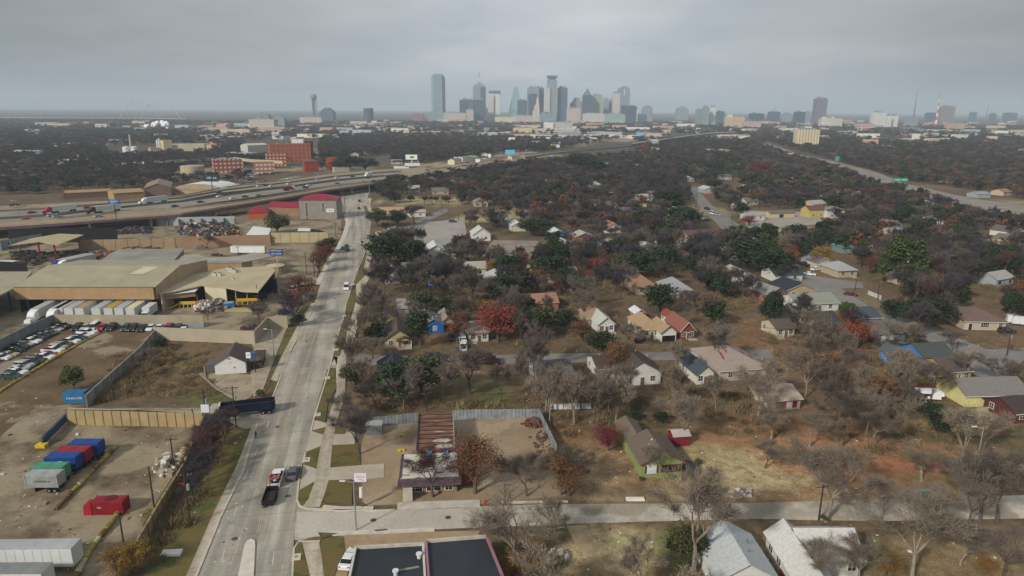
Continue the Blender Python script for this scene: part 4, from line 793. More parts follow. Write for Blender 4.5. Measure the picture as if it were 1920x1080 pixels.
# open scrap shed and canopies
t = slab('scrap_canopy', 'tan open-sided canopy on red posts above dark scrap bays', 'canopy', [(14, 461), (75, 453.5), (108, 459), (157, 440), (112, 438), (62, 446)], 7.5, mat('a89c78', .7, .1, .3), th=.3)
for u, v in ((105, 482), (40, 480), (75, 478), (150, 466)):
    q = P(u, v); b = MB(); b.box(q.x, q.y, 0, .5, .5, 7.2); W(b, 'post', mat('8a2f30'), t)
b = MB(); q = P(80, 462); b.box(q.x+4, q.y+10, 0, 50, .4, 7.1, .12); W(b, 'back_wall', BAYSHADE, t)  # near-black sheet, the shade under the canopy put into its colour
slab('canopy', 'small white flat canopy beside the concrete wall at the photo edge', 'canopy', [(-20, 494), (20, 492), (33, 488), (-10, 488)], 4, mat('cfcdc4'), [(0, 0)], wm=BAYSHADE)
slab('canopy', 'bright white square canopy left of the leafy green tree', 'canopy', [(462, 439), (504, 440), (508, 428), (475, 424)], 4.5, mat('d9dad6', .5, .05), [(0, 0), (2, 0)], wm=mat('6e6b64'))
slab('canopy', 'small white canopy near the road below the red storage roofs', 'canopy', [(558, 432), (581, 432.5), (582, 428), (560, 427.5)], 3.6, mat('d5d6d2', .5, .05), [(2, 0)], wm=BAYSHADE)
# boundary walls
CW = mat('9d947f', .85, .12, .25); CB = mat('7f8d97', .8, .15, .4)
wall('boundary_wall', 'tall tan concrete wall with blue-grey foot behind the row of parked cars', [(103, 613), (383, 614)], 3.9, CW, base=1.1, bm=CB)
wall('boundary_wall', 'blue-grey weathered wall running down to the photo edge left of the parked cars', [(103, 613), (60, 632), (0, 664), (-120, 730)], 3.9, mat('7d8283', .85, .2, .3), base=1.2, bm=mat('66788a'))
wall('boundary_wall', 'cream block wall behind the white gabled house', [(292, 637), (478, 645), (503, 617), (540, 615)], 3.8, mat('a9a08b', .85, .08, .3))
wall('boundary_wall', 'grey sheet-metal fence slanting down beside the scrubby lot', [(292, 637), (263, 672), (236, 697), (164, 764)], 3.0, mat('8f8c84', .7, .12, .3, kind='ribs'), cat='fence', post=4, pm=mat('6e6a62'))
wall('panel_fence', 'sand-yellow panel fence along the drive behind the containers', [(129, 796), (383, 801)], 3.2, mat('a28e68', .8, .12, .5), cat='fence', post=1.9, pm=mat('6f5b38'))
wall('panel_fence', 'sand-yellow panel fence with posts running down beside the grass verge', [(384, 801), (373, 826), (349, 889), (305, 962), (258, 1045), (225, 1100)], 2.6, mat('8f7f5c', .8, .14, .5), cat='fence', post=2.2, pm=mat('5f4e33'))
wall('buttress_wall', 'pale blue-grey buttressed wall behind the tan canopy', [(0, 470), (104, 451)], 4.5, mat('8d959a', .8, .1, .3), post=4.2, pm=mat('5f686e'), buttress=True)
wall('buttress_wall', 'pale grey buttressed wall below the highway behind the coloured scrap heap', [(295, 423), (442, 420)], 4.5, mat('a2a6a6', .8, .1, .3), post=5.5, pm=mat('6b7073'), buttress=True)
wall('yard_wall', 'tan wall with rusty posts above the car wrecks', [(150, 470), (330, 466)], 5.0, mat('9a8468', .85, .1, .3), post=5, pm=mat('5a3226'))
wall('yard_wall', 'brown blank wall between the scrap yard and the white trailer', [(332, 466), (508, 461)], 5.5, mat('94795f', .85, .1, .2))
wall('yard_wall', 'cream panelled wall in front of the small white canopy', [(509, 455), (616, 454)], 5.0, mat('b0a281', .8, .1, .3), post=4.5, pm=mat('7a6d52'))
wall('concrete_kerb_wall', 'low stained concrete retaining wall along the scrubby lot', [(383, 690), (385, 712), (405, 730), (440, 748)], .5, mat('8f8676'), post=None)
# yellow barrier logs
def logs(pts, n, label, cols, r=.42, seed=3):
    q = [P(*p) for p in pts]; L_ = [(b_-a).length for a, b_ in zip(q[:-1], q[1:])]; T_ = sum(L_); rr = random.Random(seed)
    def at(s):
        for a, b_, l in zip(q[:-1], q[1:], L_):
            if s <= l: return a.lerp(b_, s/l)
            s -= l
        return q[-1].copy()
    for i in range(n):
        a, c = at(T_*i/n), at(T_*(i+.93)/n); b = MB(); rad = r*rr.uniform(.8, 1.15); m_ = (a+c)/2
        prof = [(.0, .7), (.06, 1), (.3, .96), (.34, .85), (.38, 1), (.9, 1), (1.0, .7)]
        pr = None
        for s, k in prof:
            p = a.lerp(c, s)-m_; p.z = rad*.95
            if pr is not None: b.tube(pr[0], p, rad*pr[1], rad*k, 8)
            pr = (p, k)
        o = b.build('barrier_log', mat(rr.choice(cols), .7, .3, 1.5), loc=m_); tag(o, label, 'barrier', label)
YC = ['9c8a3c', 'a39046', '857643', 'b0a880', '6f5836', '8a7a4a']
logs([(105, 958), (135, 925), (180, 880), (220, 838)], 12, 'yellow and rust drum-like log in the barrier line beside the containers', YC)
logs([(224, 962), (205, 990), (189, 1008), (170, 1034), (148, 1075), (130, 1110)], 11, 'yellow drum-like log in the barrier line behind the red crushed container', YC, seed=5)
logs([(-10, 742), (24, 720), (100, 674), (150, 645), (187, 626)], 24, 'yellow log in the long barrier line beside the parked car rows', ['b39a45', 'b8a040', 'a5905a', 'b06f42', 'a08c4a'], .34, 7)
# blue gate leaf
def blue_gate():
    a, c = P(127, 790), P(80, 838); t = E('yard_gate', 'blue steel lattice gate standing open at the end of the yellow fence', 'gate', a, math.atan2(c.y-a.y, c.x-a.x)); L_ = (c-a).length
    b = MB(); b.box(L_/2, 0, .15, L_, .1, .15); b.box(L_/2, 0, 1.85, L_, .1, .15); b.box(L_/2, 0, 1.0, L_, .08, .08); b.build('rail', mat('24437e'), t)
    b = MB()
    for k in range(15): b.box(.1+k*(L_-.2)/14, 0, .3, .08, .08, 1.56)
    b.build('lattice', mat('24437e'), t); b = MB(); b.box(L_/2, .12, .3, L_*.96, .03, 1.5); b.build('mesh_sheet', mat('304a70'), t)
    b = MB(); b.box(L_+.4, 0, 0, 1.9, 1.3, .7); o = b.build('concrete_block', mat('c9a92e', .8, .15, 1), loc=P(75, 836)); tag(o, 'yellow concrete block at the end of the blue gate', 'block'); o.location = P(79, 838)-Vector((L_+.4, 0, 0))
blue_gate()
# scrap heaps
def heap(label, pts, h, n, cols, seed, size=(.5, 1.6), name='scrap_heap'):
    rr = random.Random(seed); q = [P(*p) for p in pts]; cx = sum(p.x for p in q)/len(q); cy = sum(p.y for p in q)/len(q); b = MB()
    for _ in range(n):
        k = rr.randrange(len(q)); a, c = q[k], q[(k+1) % len(q)]; s, u = rr.random(), math.sqrt(rr.random()); e = a.lerp(c, s); x = cx+(e.x-cx)*u; y = cy+(e.y-cy)*u
        z = h*(1-u**2)*rr.random(); w_ = rr.uniform(*size); b.box(x-cx, y-cy, max(0, z-.2), w_, w_*rr.uniform(.4, 1), w_*rr.uniform(.3, .8), rr.uniform(0, 3), mi=rr.randrange(len(cols)), taper=rr.uniform(0, .15))
    o = b.build(name, [mat(c_, .8, .2, 1) for c_ in cols], loc=(cx, cy, 0)); tag(o, label, 'scrap heap', kind='stuff'); return o
heap('mixed coloured scrap heap below the buttressed wall', [(330, 440), (332, 424), (400, 420), (447, 425), (448, 444), (400, 448)], 4, 420, ['8f8c86', '6e3a38', 'c0beb8', '3f4a52', '96854a', '5e4a40', '4a5c66', '26292b', '2a2c2a', '6b5b4a', '343634', '77706a'], 11, (.6, 2.0))
heap('orange and dark scrap pieces left of the white canopy', [(415, 440), (440, 432), (450, 440), (430, 447)], 1.5, 60, ['a5562a', '3a3734', '8a6a4a'], 12)
heap('crushed car wrecks and scrap beside the grey warehouse', [(152, 492), (158, 478), (230, 473), (225, 482), (190, 488)], 1.6, 260, ['3a3c3e', '6b6c70', '2a2b2c', '8a4a34', '55604e', '77787a', 'b06a34'], 13, (.8, 2.8))
heap('dark scrap under the tan canopy', [(20, 490), (20, 474), (100, 478), (150, 474), (120, 486), (60, 500)], 2, 240, ['2a2c2e', '3a3836', '4a4644', '5b4a40', '704030', '35504a'], 14, (.8, 2.4))
heap('pale bagged scrap and bales in front of the cream shed wall', [(364, 586), (368, 572), (400, 568), (402, 582)], 2.4, 170, ['cfc6be', 'd9d6d2', 'c49a8c', '8a7c72', 'b0a8a0'], 15, (.5, 1.5))
heap('dark scrap and grey sheets beside the cream shed wall', [(395, 586), (400, 571), (428, 570), (425, 584)], 2.4, 130, ['3a3633', '58524c', '8a8780', '4a3430', '6e6a64'], 16, (.6, 2.0))
heap('grey rubble heap against the yellow fence', [(285, 885), (296, 862), (330, 852), (345, 858), (325, 893), (305, 896)], 1.4, 150, ['8f8676', 'a59c8b', '6e6352', 'c9c4ba', '9c8e70'], 17, (.3, 1.3))
heap('tan rubble against the yellow fence corner', [(330, 862), (345, 845), (356, 842), (352, 862)], 1.2, 60, ['b09a68', '8f7c54', 'c0b088'], 18, (.3, 1.1))
heap('dark scrap and tyres below the highway wall', [(215, 440), (235, 430), (290, 428), (280, 438)], 2.2, 160, ['26282a', '3c3a3a', '5a2c34', '6b6c70', '34404a'], 19, (.7, 2.2))
heap('car wrecks along the brown wall', [(232, 470), (300, 468), (300, 473), (232, 475)], 1.3, 90, ['5a2a34', '8a8a40', '4a4c50', '9a9aa0', '6b3a30'], 20, (.9, 2.6))
# yellow steel platforms
def platform(a, b_, h, label):
    A, B = P(*a), P(*b_); t = E('loading_platform', label, 'platform', (A+B)/2, math.atan2(B.y-A.y, B.x-A.x), 'yellow loading platforms'); w_ = (B-A).length
    b = MB(); b.box(0, 1.5, h-.2, w_, 3, .2); b.build('deck', mat('a99a78', .8, .1), t)
    b = MB(); b.box(0, 0, h, w_, .12, .9); b.build('rail', YELP, t)
    for k in range(5): b = MB(); b.box(-w_/2+k*w_/4, .02, 0, .25, .25, h-.21); b.build('leg', YELP, t)
    b = MB(); b.add([(w_/2*-1-.1, 0, h), (-w_/2-3.5, -2.2, .1), (-w_/2-3.5, -1.9, .1), (-w_/2-.1, .3, h), (-w_/2-.1, 0, h+.4), (-w_/2-3.5, -2.2, .5)], [(0, 1, 2, 3), (0, 1, 5, 4)]); b.build('ramp', YELP, t)
platform((337, 578), (368, 577), 1.4, 'yellow steel platform under the white-topped canopy')
platform((445, 572), (484, 571), 1.4, 'yellow steel platform in front of the dark open shed bay')
b = MB(); a = P(450, 582); b.box(0, 0, 0, 9, 3.2, .5); o = b.build('concrete_ramp_block', [mat('ab9a6c')], loc=a); tag(o, 'low yellow-edged concrete ramp before the open shed', 'ramp')
t = E('dumpster', 'blue scrap dumpster between the bales and the yellow platform', 'dumpster', P(430, 578), .3)
b = MB(); b.box(0, 0, .2, 3.4, 2, 1.7, taper=-.15); b.build('bin', mat('2b66a8', .6, .2, 1), t); b = MB(); b.box(0, 0, 1.7, 3, 1.6, .5); b.build('load', mat('8fa0b4', .8, .3, 1), t)
# white gabled house
WSID = mat('dcdcd8', .7, .05, .5, kind='siding'); SHB = mat('5b5048', .9, .12, .8, kind='shingle')
t = bldg('house', 'white gabled house with a brown shingle roof beside the scrubby lot', 'house', (404, 703), (462, 699), 9.5, 680.5, wall=WSID, roofm=SHB, roof='gable', rh=2.1, axis='y', ov=.35, wins=[(.25, 1.5, .45, .35), (-.05, 3.9, .55, .4), (0, 3.0, .2, .2)])
b = MB(); b.box(5.6, 5.5, 0, 3.2, 6.5, 2.5); b.build('side_wing', mat('4c463f'), t); b = MB(); b.hip(3.4, 7, 2.55, .9, .5, cx=5.4, cy=5.4); b.build('wing_roof', SHB, t)  # wing wall coloured dark, the shade of this side put into it
b = MB(); b.box(-5.2, 4, 0, 2, 5, 2.2); b.build('lean_to', mat('5f5e5a', .7, .1, kind='ribs'), t)
# poles and signs on the left
for (u, v, vt, lab, ar) in [(387, 788, 731, 'dark utility pole beside the square white sign at the yellow fence corner', 2), (443, 800, 723, 'utility pole standing before the blue dump trailer', 1), (364, 800, 767, 'short pole at the inside corner of the yellow fence', 0),
    (327, 879, 820, 'pole with lamp head beside the grey rubble heap', 1), (289, 950, 875, 'bare pole at the yellow fence, halfway down', 0), (234, 1032, 963, 'thin pole at the lower end of the drum barrier', 0), (357, 986, 886, 'pole with a crossarm in the verge beside the yellow fence', 1),
    (457, 461, 433, 'pole in front of the brown blank wall', 1), (630, 447, 417, 'pole before the cream panelled wall', 1), (262, 485, 461, 'pole on the near side of the gravel-roofed warehouse', 1), (309, 500, 479, 'short pole behind the tan loading shed', 0), (648, 410, 366, 'tall dark pole right of the red storage roof', 2), (640, 372, 345, 'dark pole near the highway underpass', 1),
    (448, 489, 461, 'pole beside the white parked trailer', 1), (484, 574, 533, 'pole at the corner of the open shed', 0), (508, 530, 503, 'pole by the old tank at the office', 0), (575, 515, 472, 'thin pole along the verge beside the office drive', 1), (590, 520, 480, 'dark pole among the red shrubs on the verge', 1), (548, 588, 541, 'pole in the red shrub by the parked white van', 1), (355, 605, 590, 'short pole before the long tan wall', 0)]:
    pole(u, v, vt, lab, arms=ar, yaw=ROADYAW)
pole(514, 670, 617, 'lamp pole standing on the rough verge right of the white gabled house', 'lamp')
pole(668, 995, 902, 'tall street lamp at the street corner with its arm over the verge', 'lamp', r=.15)
def board_sign(u, v, vt, wpx, hpx, label, face, txt=None, postc='8f8a80', dbl=False, tc='e8e8e6', name='billboard', cat='billboard', ts=1.0, z0=None, yaw=0.0, rows=None):
    p = P(u, v); top = solveH(u, v, vt); s = (P(u+10, v)-p).length/10; w_ = wpx*s; hh = hpx*s*1.02; t = E(name, label, cat, p, yaw)
    b = MB(); b.cyl(0, 0, -.2, top-hh, max(.12, w_*.03), n=8)
    b.build('post', mat(postc, .7, .1), t)
    b = MB(); b.box(0, 0, top-hh, w_, .35, hh); b.box(0, 0, top-hh-.1, w_+.2, .5, .099, mi=1); b.build('board', [mat(face, .6, .06, .4), mat('5a5c5e')], t)
    if txt:
        L_ = txt.split('|')
        for i, l in enumerate(L_): text(l, hh/len(L_)*.8*ts, t, (0, -.2, top-hh*(i+.5)/len(L_)), 0, mat(tc))
    if rows:
        b = MB()
        for (x, z, ww, h2) in rows: b.box(x*w_, -.2, top-hh*z, ww*w_, .03, h2*hh)
        b.build('lettering', mat(tc), t)
    return t
board_sign(522.5, 524, 467, 24.5, 11.5, 'blue pole sign with pale lettering above the yellow-based pole', '24487f', 'WEST ROCK|RECYCLING', 'c9b867', name='pole_sign', cat='sign', ts=.75)
board_sign(222, 437, 374, 21, 8, 'upper blue board on the dark pole beside the highway', '2c5a96', None, '26282a', rows=[(0, .5, .7, .2), (-.1, .8, .4, .12)], tc='9fb6d0')
t = board_sign(400, 372, 328, 27, 12, 'dark digital billboard with white frame above the white vaulted roof', '2c3640', None, '3f5a5a', rows=[(-.15, .6, .3, .3), (.25, .6, .25, .25)], tc='8d9aa4')
board_sign(772, 313, 290, 22, 9, 'green and white billboard over the highway verge', 'dce6de', None, 'cdd0d0', rows=[(.05, .7, .35, .4)], tc='3a8a4a')
board_sign(956, 305, 281, 18, 8, 'cyan billboard among the trees in the middle distance', '5fb4cf', None)
board_sign(918, 306, 288.5, 5, 6.5, 'small white square sign left of the cyan billboard', 'e6e6e4', None, name='pole_sign', cat='sign')
board_sign(1200, 262, 248.5, 13, 4, 'distant light blue billboard near the viaduct', '6ab8d8', None)
board_sign(1113, 266, 258, 14, 4, 'distant white billboard left of the viaduct', 'dfe3e3', None)
board_sign(1037, 280, 270, 9, 5, 'distant yellow billboard beside a pale one', 'd8c86a', None)
board_sign(1046, 281, 271, 6, 5, 'distant pale billboard beside the yellow one', 'cfd6da', None)
board_sign(1482, 300, 287, 11, 6, 'white billboard left of the expressway bend', 'dfe3e4', None, rows=[(.3, .8, .2, .6)], tc='3a4650')
board_sign(1454, 283, 275, 12, 4, 'green overhead road sign at the far end of the expressway', '2f8f6e', None, name='road_sign', cat='road sign')
board_sign(1568, 311, 293, 7, 8, 'green square road sign beside the expressway trees', '3a9a80', None, name='road_sign', cat='road sign')
t = board_sign(1686, 352, 334, 27, 6, 'wide green gantry sign over the expressway', '2f9270', None, name='road_sign', cat='road sign', rows=[(-.2, .6, .35, .25), (.25, .6, .3, .25)], tc='a8d4c2')
board_sign(469, 700, 661, 8.5, 10.5, 'white panel sign on a dark post right of the white gabled house', 'dfe2e3', None, '33312e', name='pole_sign', cat='sign', rows=[(0, .6, .5, .4)], tc='aab4bc')
board_sign(479, 699, 662, 7, 10, 'blue panel sign behind the white panel sign', '2c4f8a', None, '33312e', name='pole_sign', cat='sign')
board_sign(387.5, 789.5, 759, 15, 15, 'square white board fixed at the dark pole by the drive', 'd8dde2', None, '5f5850', name='pole_sign', cat='sign')
board_sign(341, 923, 906, 13, 4, 'red board lying among the brush by the yellow fence', 'c23326', None, '5f5850', name='pole_sign', cat='sign')
board_sign(679, 951, 888, 22.5, 16, 'white shop sign with faint purple lines on a post by the corner', 'dbd2d6', None, '6f5c42', name='shop_sign', cat='sign', rows=[(0, .25, .7, .06), (0, .45, .75, .05), (0, .68, .4, .05), (.2, .85, .3, .05)], tc='9a8096')
t = E('shop_sign', 'small white oval sign below the white shop sign', 'sign', P(681, 950)+Vector((-.1, -.4, 0)))
b = MB(); b.box(0, 0, 0, .1, .1, 2.1); b.build('post', mat('6f5c42'), t); b = MB(); b.cyl(0, 0, 2.1, 3.9, .38, .3, 10); b.build('board', mat('d3d6d6'), t)
# roadside small things
t = E('storage_container', 'blue storage container with a painted phone number beside the metal fence', 'container', P(141, 757), R(2))
b = MB(); b.box(0, 1.2, .1, 5.2, 2.4, 2.4); b.build('shell', mat('2a6890', .6, .15, .6), t); b = MB(); b.box(2.55, 1.2, 0, .5, 2.7, 2.9); b.build('end_door', mat('14306b', .6, .1), t); text('214-421-7190', .62, t, (-.1, -.02, 1.3))
b = MB(); b.box(0, 0, 0, 3.0, 1.5, .5, taper=.1); o = b.build('fibreglass_lid', mat('d6d4cc', .5, .1), loc=P(322, 1040), rz=.1); tag(o, 'white rectangular lid lying in the grass verge', 'lid')
for (u, v) in [(595.5, 779), (575, 864), (614, 710), (630, 657), (645, 593), (662, 534), (556, 1047)]:
    t = E('storm_drain', 'pale square storm drain cover at the right-hand kerb of the road', 'drain', P(u, v), ROADYAW, 'storm drain covers along the kerb')
    b = MB(); b.box(0, 0, 0, 1.3, 1.5, .3); b.build('slab', mat('c3bba9', .8, .1), t); b = MB(); b.cyl(0, 0, .3, .32, .3, n=12); b.build('lid', mat('8f897c'), t)
# old tank and machine beside the office
t = E('storage_tank', 'squat old tan storage tank beside the pole sign', 'tank', P(518, 513)); b = MB(); b.cyl(0, 0, 0, 3.4, 3.6, n=18); b.build('shell', mat('9a8d78', .8, .2, .4), t); b = MB(); b.lathe(0, 0, [(3.7, 3.4), (3.5, 3.55), (.3, 4.2)], 18); b.build('roof', mat('b5a98c', .7, .1), t)
# industry beyond the highway
BRK = facade('8e4a34', '4a3a38', 5, 4, .4, .5); BRK2 = facade('94483a', 'c9bfb4', 4.2, 4, .55, .45)
I_ = 'brick buildings beyond the highway'
bldg('brick_factory', 'tall orange brick factory with rows of windows beyond the highway', 'factory', (508, 305), (584, 303), 18, 271, wall=facade('a55c3c', '5b4038', 5, 4.5, .35, .45), roof='flat', group=I_, rooftop=4)
bldg('brick_factory', 'dark red rear wing of the tall brick factory', 'factory', (570, 300), (583, 300), 20, 266, wall=mat('7a3a34'), roof='flat', group=I_)
bldg('penthouse', 'white box building on top behind the tall brick factory', 'building', (549, 301), (571, 301), 8, 262, wall=mat('d0d2d0'), roof='flat', group=I_)
bldg('brick_office', 'orange brick building with a white lower storey before the tall brick factory', 'office', (501, 312), (538, 311), 12, 289, wall=facade('a04e38', 'd0c6ba', 4, 4, .5, .4), roof='flat', group=I_)
bldg('brick_office', 'red brick building with white window bands, leftmost of the brick row', 'office', (402, 324), (456, 322), 14, 300, wall=BRK2, roof='flat', group=I_, rooftop=2)
bldg('brick_office', 'tan and brick building with two white window bands', 'office', (478, 326), (515, 325), 12, 306, wall=facade('a8705a', 'd8cec2', 4, 4, .6, .4), roof='flat', group=I_)
bldg('brick_house', 'small bright red brick block right of the brick factory', 'building', (572, 323), (598, 322), 8, 303, wall=mat('93392c', .8, .15), roof='hip', roofm=mat('7a4a42'), group=I_)
bldg('brick_house', 'red brick block behind a bare tree left of the evergreen wood', 'building', (612, 318), (633, 318), 8, 297, wall=mat('9a3d30', .8, .15), roof='flat', group=I_)
bldg('low_store', 'tan long store below the evergreen wood', 'store', (627, 324), (656, 323), 8, 315, wall=mat('b5a890'), roof='flat')
bldg('vaulted_warehouse', 'pale square block with a dark opening beyond the brick offices', 'warehouse', (466, 294), (503, 292), 18, 272, wall=mat('b9b8a8'), roof='gable', roofm=mat('bcbcae'), rh=2, wins=[(-.55, 0, 6, 5)])
t = E('storage_tank', 'cream round storage tank beyond the highway', 'tank', P(362, 328)); b = MB(); b.cyl(0, 0, 0, 8.8, 11, n=24); b.build('shell', mat('b3a487', .8, .15, .3), t); b = MB(); b.lathe(0, 0, [(11.1, 8.8), (10.9, 9), (.3, 9.8)], 24); b.build('roof', mat('a89c86'), t)
# vaulted white roof
def vaulted():
    t = E('vaulted_building', 'white vaulted-roof building below the dark digital billboard', 'building', P(372, 366), .04); b = MB(); b.box(0, 12, 0, 34, 24, 4.2); b.build('wall', mat('a8957a', .8, .15, .3), t)
    b = MB(); n = 10; pr = [(18*math.cos(math.pi*i/n), 4.2+4.4*math.sin(math.pi*i/n)) for i in range(n+1)]; vs = [(x, -.4, z) for x, z in pr]+[(x+4, 25, z) for x, z in pr]
    b.add(vs, [(i, i+n+1, i+n+2, i+1) for i in range(n)]); b.add(vs[:n+1], [tuple(range(n+1))], 1); b.build('roof', [mat('d5d7d6', .6, .06), mat('a8957a')], t)
vaulted()
bldg('rust_warehouse', 'dusty pink ribbed warehouse beyond the highway', 'warehouse', (273, 371), (322, 369), 40, 352, wall=mat('7d6660', .8, .12, .3, kind='ribs'), roofm=mat('8a7468', .8, .15, .2), roof='gable', rh=3, axis='y')
bldg('tan_warehouse', 'tan low warehouse left of the dusty pink one', 'warehouse', (215, 378), (271, 374), 20, 361, wall=mat('a58a62', .8, .1, .3), roofm=mat('9a8660'), roof='gable', rh=1.6, axis='x')
bldg('tan_warehouse', 'flat brown roof building beside the highway frontage at the left', 'warehouse', (120, 373), (212, 368), 26, 362, wall=mat('6e5642', .8, .1, .3), roofm=mat('9c8260', .8, .15, .3), roof='flat')
bldg('dark_warehouse', 'very large dark-walled warehouse with a pale streaked roof at the left edge', 'warehouse', (-140, 346), (160, 340), 90, 331, wall=mat('2f2c2c', .9, .2, .05), roofm=mat('5e5a56', .8, .3, .03), roof='flat', parapet=.4, rooftop=10, seed=8)
# silos, plant, chimney and steam
def tank(u, v, wpx, vt, label, c='d4d6d2', g='white tanks of the plant'):
    p = P(u, v); s = (P(u+10, v)-p).length/10; r = wpx*s/2; h = solveH(u, v, vt); t = E('silo' if h > 2.4*r else 'storage_tank', label, 'silo' if h > 2.4*r else 'tank', p, 0, g)
    b = MB(); b.cyl(0, 0, 0, h, r, n=16); b.build('shell', mat(c, .6, .08, .2), t); b = MB(); b.lathe(0, 0, [(r*1.01, h), (r*.9, h+r*.1), (r*.1, h+r*.3)], 16); b.build('roof', mat('c3c5c0', .6, .08), t)
for a in [(238, 287, 14, 276, 'tall white tank behind the low tank row, left of its pair'), (253, 287, 12, 275.5, 'tall white tank behind the low tank row, right of its pair'), (215, 294, 16, 286, 'lowest white tank at the left end of the front row'), (228, 294, 10, 287, 'small white tank second in the front row'), (242, 294, 11, 287, 'white tank third in the front row'), (256, 294.5, 8, 288, 'small white tank at the right end of the front row'),
    (296, 279, 4, 263, 'slender white silo, left of three'), (300, 279, 4, 260, 'slender white silo, middle of three and highest'), (304.5, 279, 4, 264, 'slender white silo, right of three')]: tank(*a)
b = MB(); p = P(237, 286); hh = solveH(237, 286, 253); b.cyl(0, 0, 0, hh, 2.2, 1.2, 10); o = b.build('chimney', mat('b3a498'), loc=p+Vector((0, 14, 0))); tag(o, 'slim tan chimney rising behind the white tanks', 'chimney')
bldg('process_plant', 'long cream plant building with a stepped tower at its left end', 'factory', (300, 284), (384, 283), 30, 272, wall=mat('c0bd9c', .8, .1, .05), roofm=mat('b5b298'), roof='flat', rooftop=6, seed=5)
bldg('process_plant', 'cream tower block at the left end of the long plant building', 'factory', (308, 284.5), (324, 284), 14, 264, wall=mat('c9b894', .8, .1, .05), roof='flat')
bldg('process_plant', 'tan low annex left of the plant tower', 'factory', (283, 285), (300, 284.5), 18, 278, wall=mat('b79c84'), roof='flat')
bldg('process_plant', 'pinkish block alone in the dark wood left of the plant', 'factory', (195, 268), (225, 267.5), 30, 262, wall=mat('b9a89c'), roof='flat', rooftop=2)
def steam():
    m = bpy.data.materials.new('steam_vapour'); m.use_nodes = True; t = m.node_tree; t.nodes.clear(); out = N(t, 'ShaderNodeOutputMaterial'); v = N(t, 'ShaderNodeVolumePrincipled'); v.inputs['Color'].default_value = (.99, .99, 1, 1)
    v.inputs['Density'].default_value = .5; t.links.new(v.outputs[0], out.inputs['Volume'])
    dm = mat('e9ebee', 1.0, .04, .05, spec=0)
    b = MB(); rr = random.Random(2); c = P(292, 262)
    for k in range(34):
        s = rr.random(); x = -22+44*s+rr.uniform(-4, 4); z = 20+5*math.sin(s*2.6)+rr.uniform(-3, 5)*(.4+s); r = rr.uniform(2.2, 5.2)*(.6+.6*s)
        n = 7; o0 = len(b.v); prof = [(r*math.sin(math.pi*(i+.3)/n)*rr.uniform(.85, 1.1)+.05, z-r*math.cos(math.pi*(i+.3)/n)) for i in range(n)]
        b.lathe(x, rr.uniform(-6, 6), prof, 9)
    o = b.build('steam', dm, loc=(c.x, c.y+10, 4), smooth=True); o['kind'] = 'stuff'; tag(o, 'white steam cloud drifting above the cream plant', 'steam')
steam()
# ---------------------------------------------------------------- near commercial buildings
def rusty():
    m = bpy.data.materials.new('rusted_roof_deck'); m.use_nodes = True; t = m.node_tree; L = t.links.new; b = t.nodes['Principled BSDF']; tc = N(t, 'ShaderNodeTexCoord')
    n = N(t, 'ShaderNodeTexNoise'); mp = N(t, 'ShaderNodeMapping'); mp.inputs['Scale'].default_value = (.3, 1.6, 1); L(tc.outputs['Object'], mp.inputs[0]); L(mp.outputs[0], n.inputs['Vector']); n.inputs['Scale'].default_value = .9; n.inputs['Detail'].default_value = 6
    cr = N(t, 'ShaderNodeValToRGB'); L(n.outputs['Fac'], cr.inputs[0]); e = cr.color_ramp.elements; e[0].position = .3; e[0].color = srgb('4a3028'); e[1].position = .62; e[1].color = srgb('8a6450'); x = e.new(.72); x.color = srgb('b9b3a6')
    wv = N(t, 'ShaderNodeTexWave', bands_direction='Y'); wv.inputs['Scale'].default_value = .5; wv.inputs['Distortion'].default_value = 7; L(tc.outputs['Object'], wv.inputs['Vector'])
    mr = N(t, 'ShaderNodeMapRange'); mr.inputs[3].default_value = .62; mr.inputs[4].default_value = 1.1; L(wv.outputs['Fac'], mr.inputs[0]); s = N(t, 'ShaderNodeVectorMath', operation='SCALE'); L(cr.outputs[0], s.inputs[0]); L(mr.outputs[0], s.inputs['Scale']); L(s.outputs[0], b.inputs['Base Color']); b.inputs['Roughness'].default_value = .9
    return m
RUSTM = rusty(); PURP = mat('54454c', .8, .3, 1); BRICKT = mat('8a6e56', .85, .2, 2)
def patched(name, a, c, th=.5, s=.5):
    m = bpy.data.materials.new(name); m.use_nodes = True; t = m.node_tree; L = t.links.new; b = t.nodes['Principled BSDF']; tc = N(t, 'ShaderNodeTexCoord'); n = N(t, 'ShaderNodeTexNoise'); n.inputs['Scale'].default_value = s; n.inputs['Detail'].default_value = 5
    mp = N(t, 'ShaderNodeMapping'); mp.inputs['Scale'].default_value = (1, 2, 1); L(tc.outputs['Object'], mp.inputs[0]); L(mp.outputs[0], n.inputs['Vector']); mr = N(t, 'ShaderNodeMapRange'); mr.inputs[1].default_value = th; mr.inputs[2].default_value = th+.04; L(n.outputs['Fac'], mr.inputs[0])
    mx = N(t, 'ShaderNodeMixRGB'); mx.inputs[1].default_value = srgb(a); mx.inputs[2].default_value = srgb(c); L(mr.outputs[0], mx.inputs[0]); L(mx.outputs[0], b.inputs['Base Color']); b.inputs['Roughness'].default_value = .8; return m
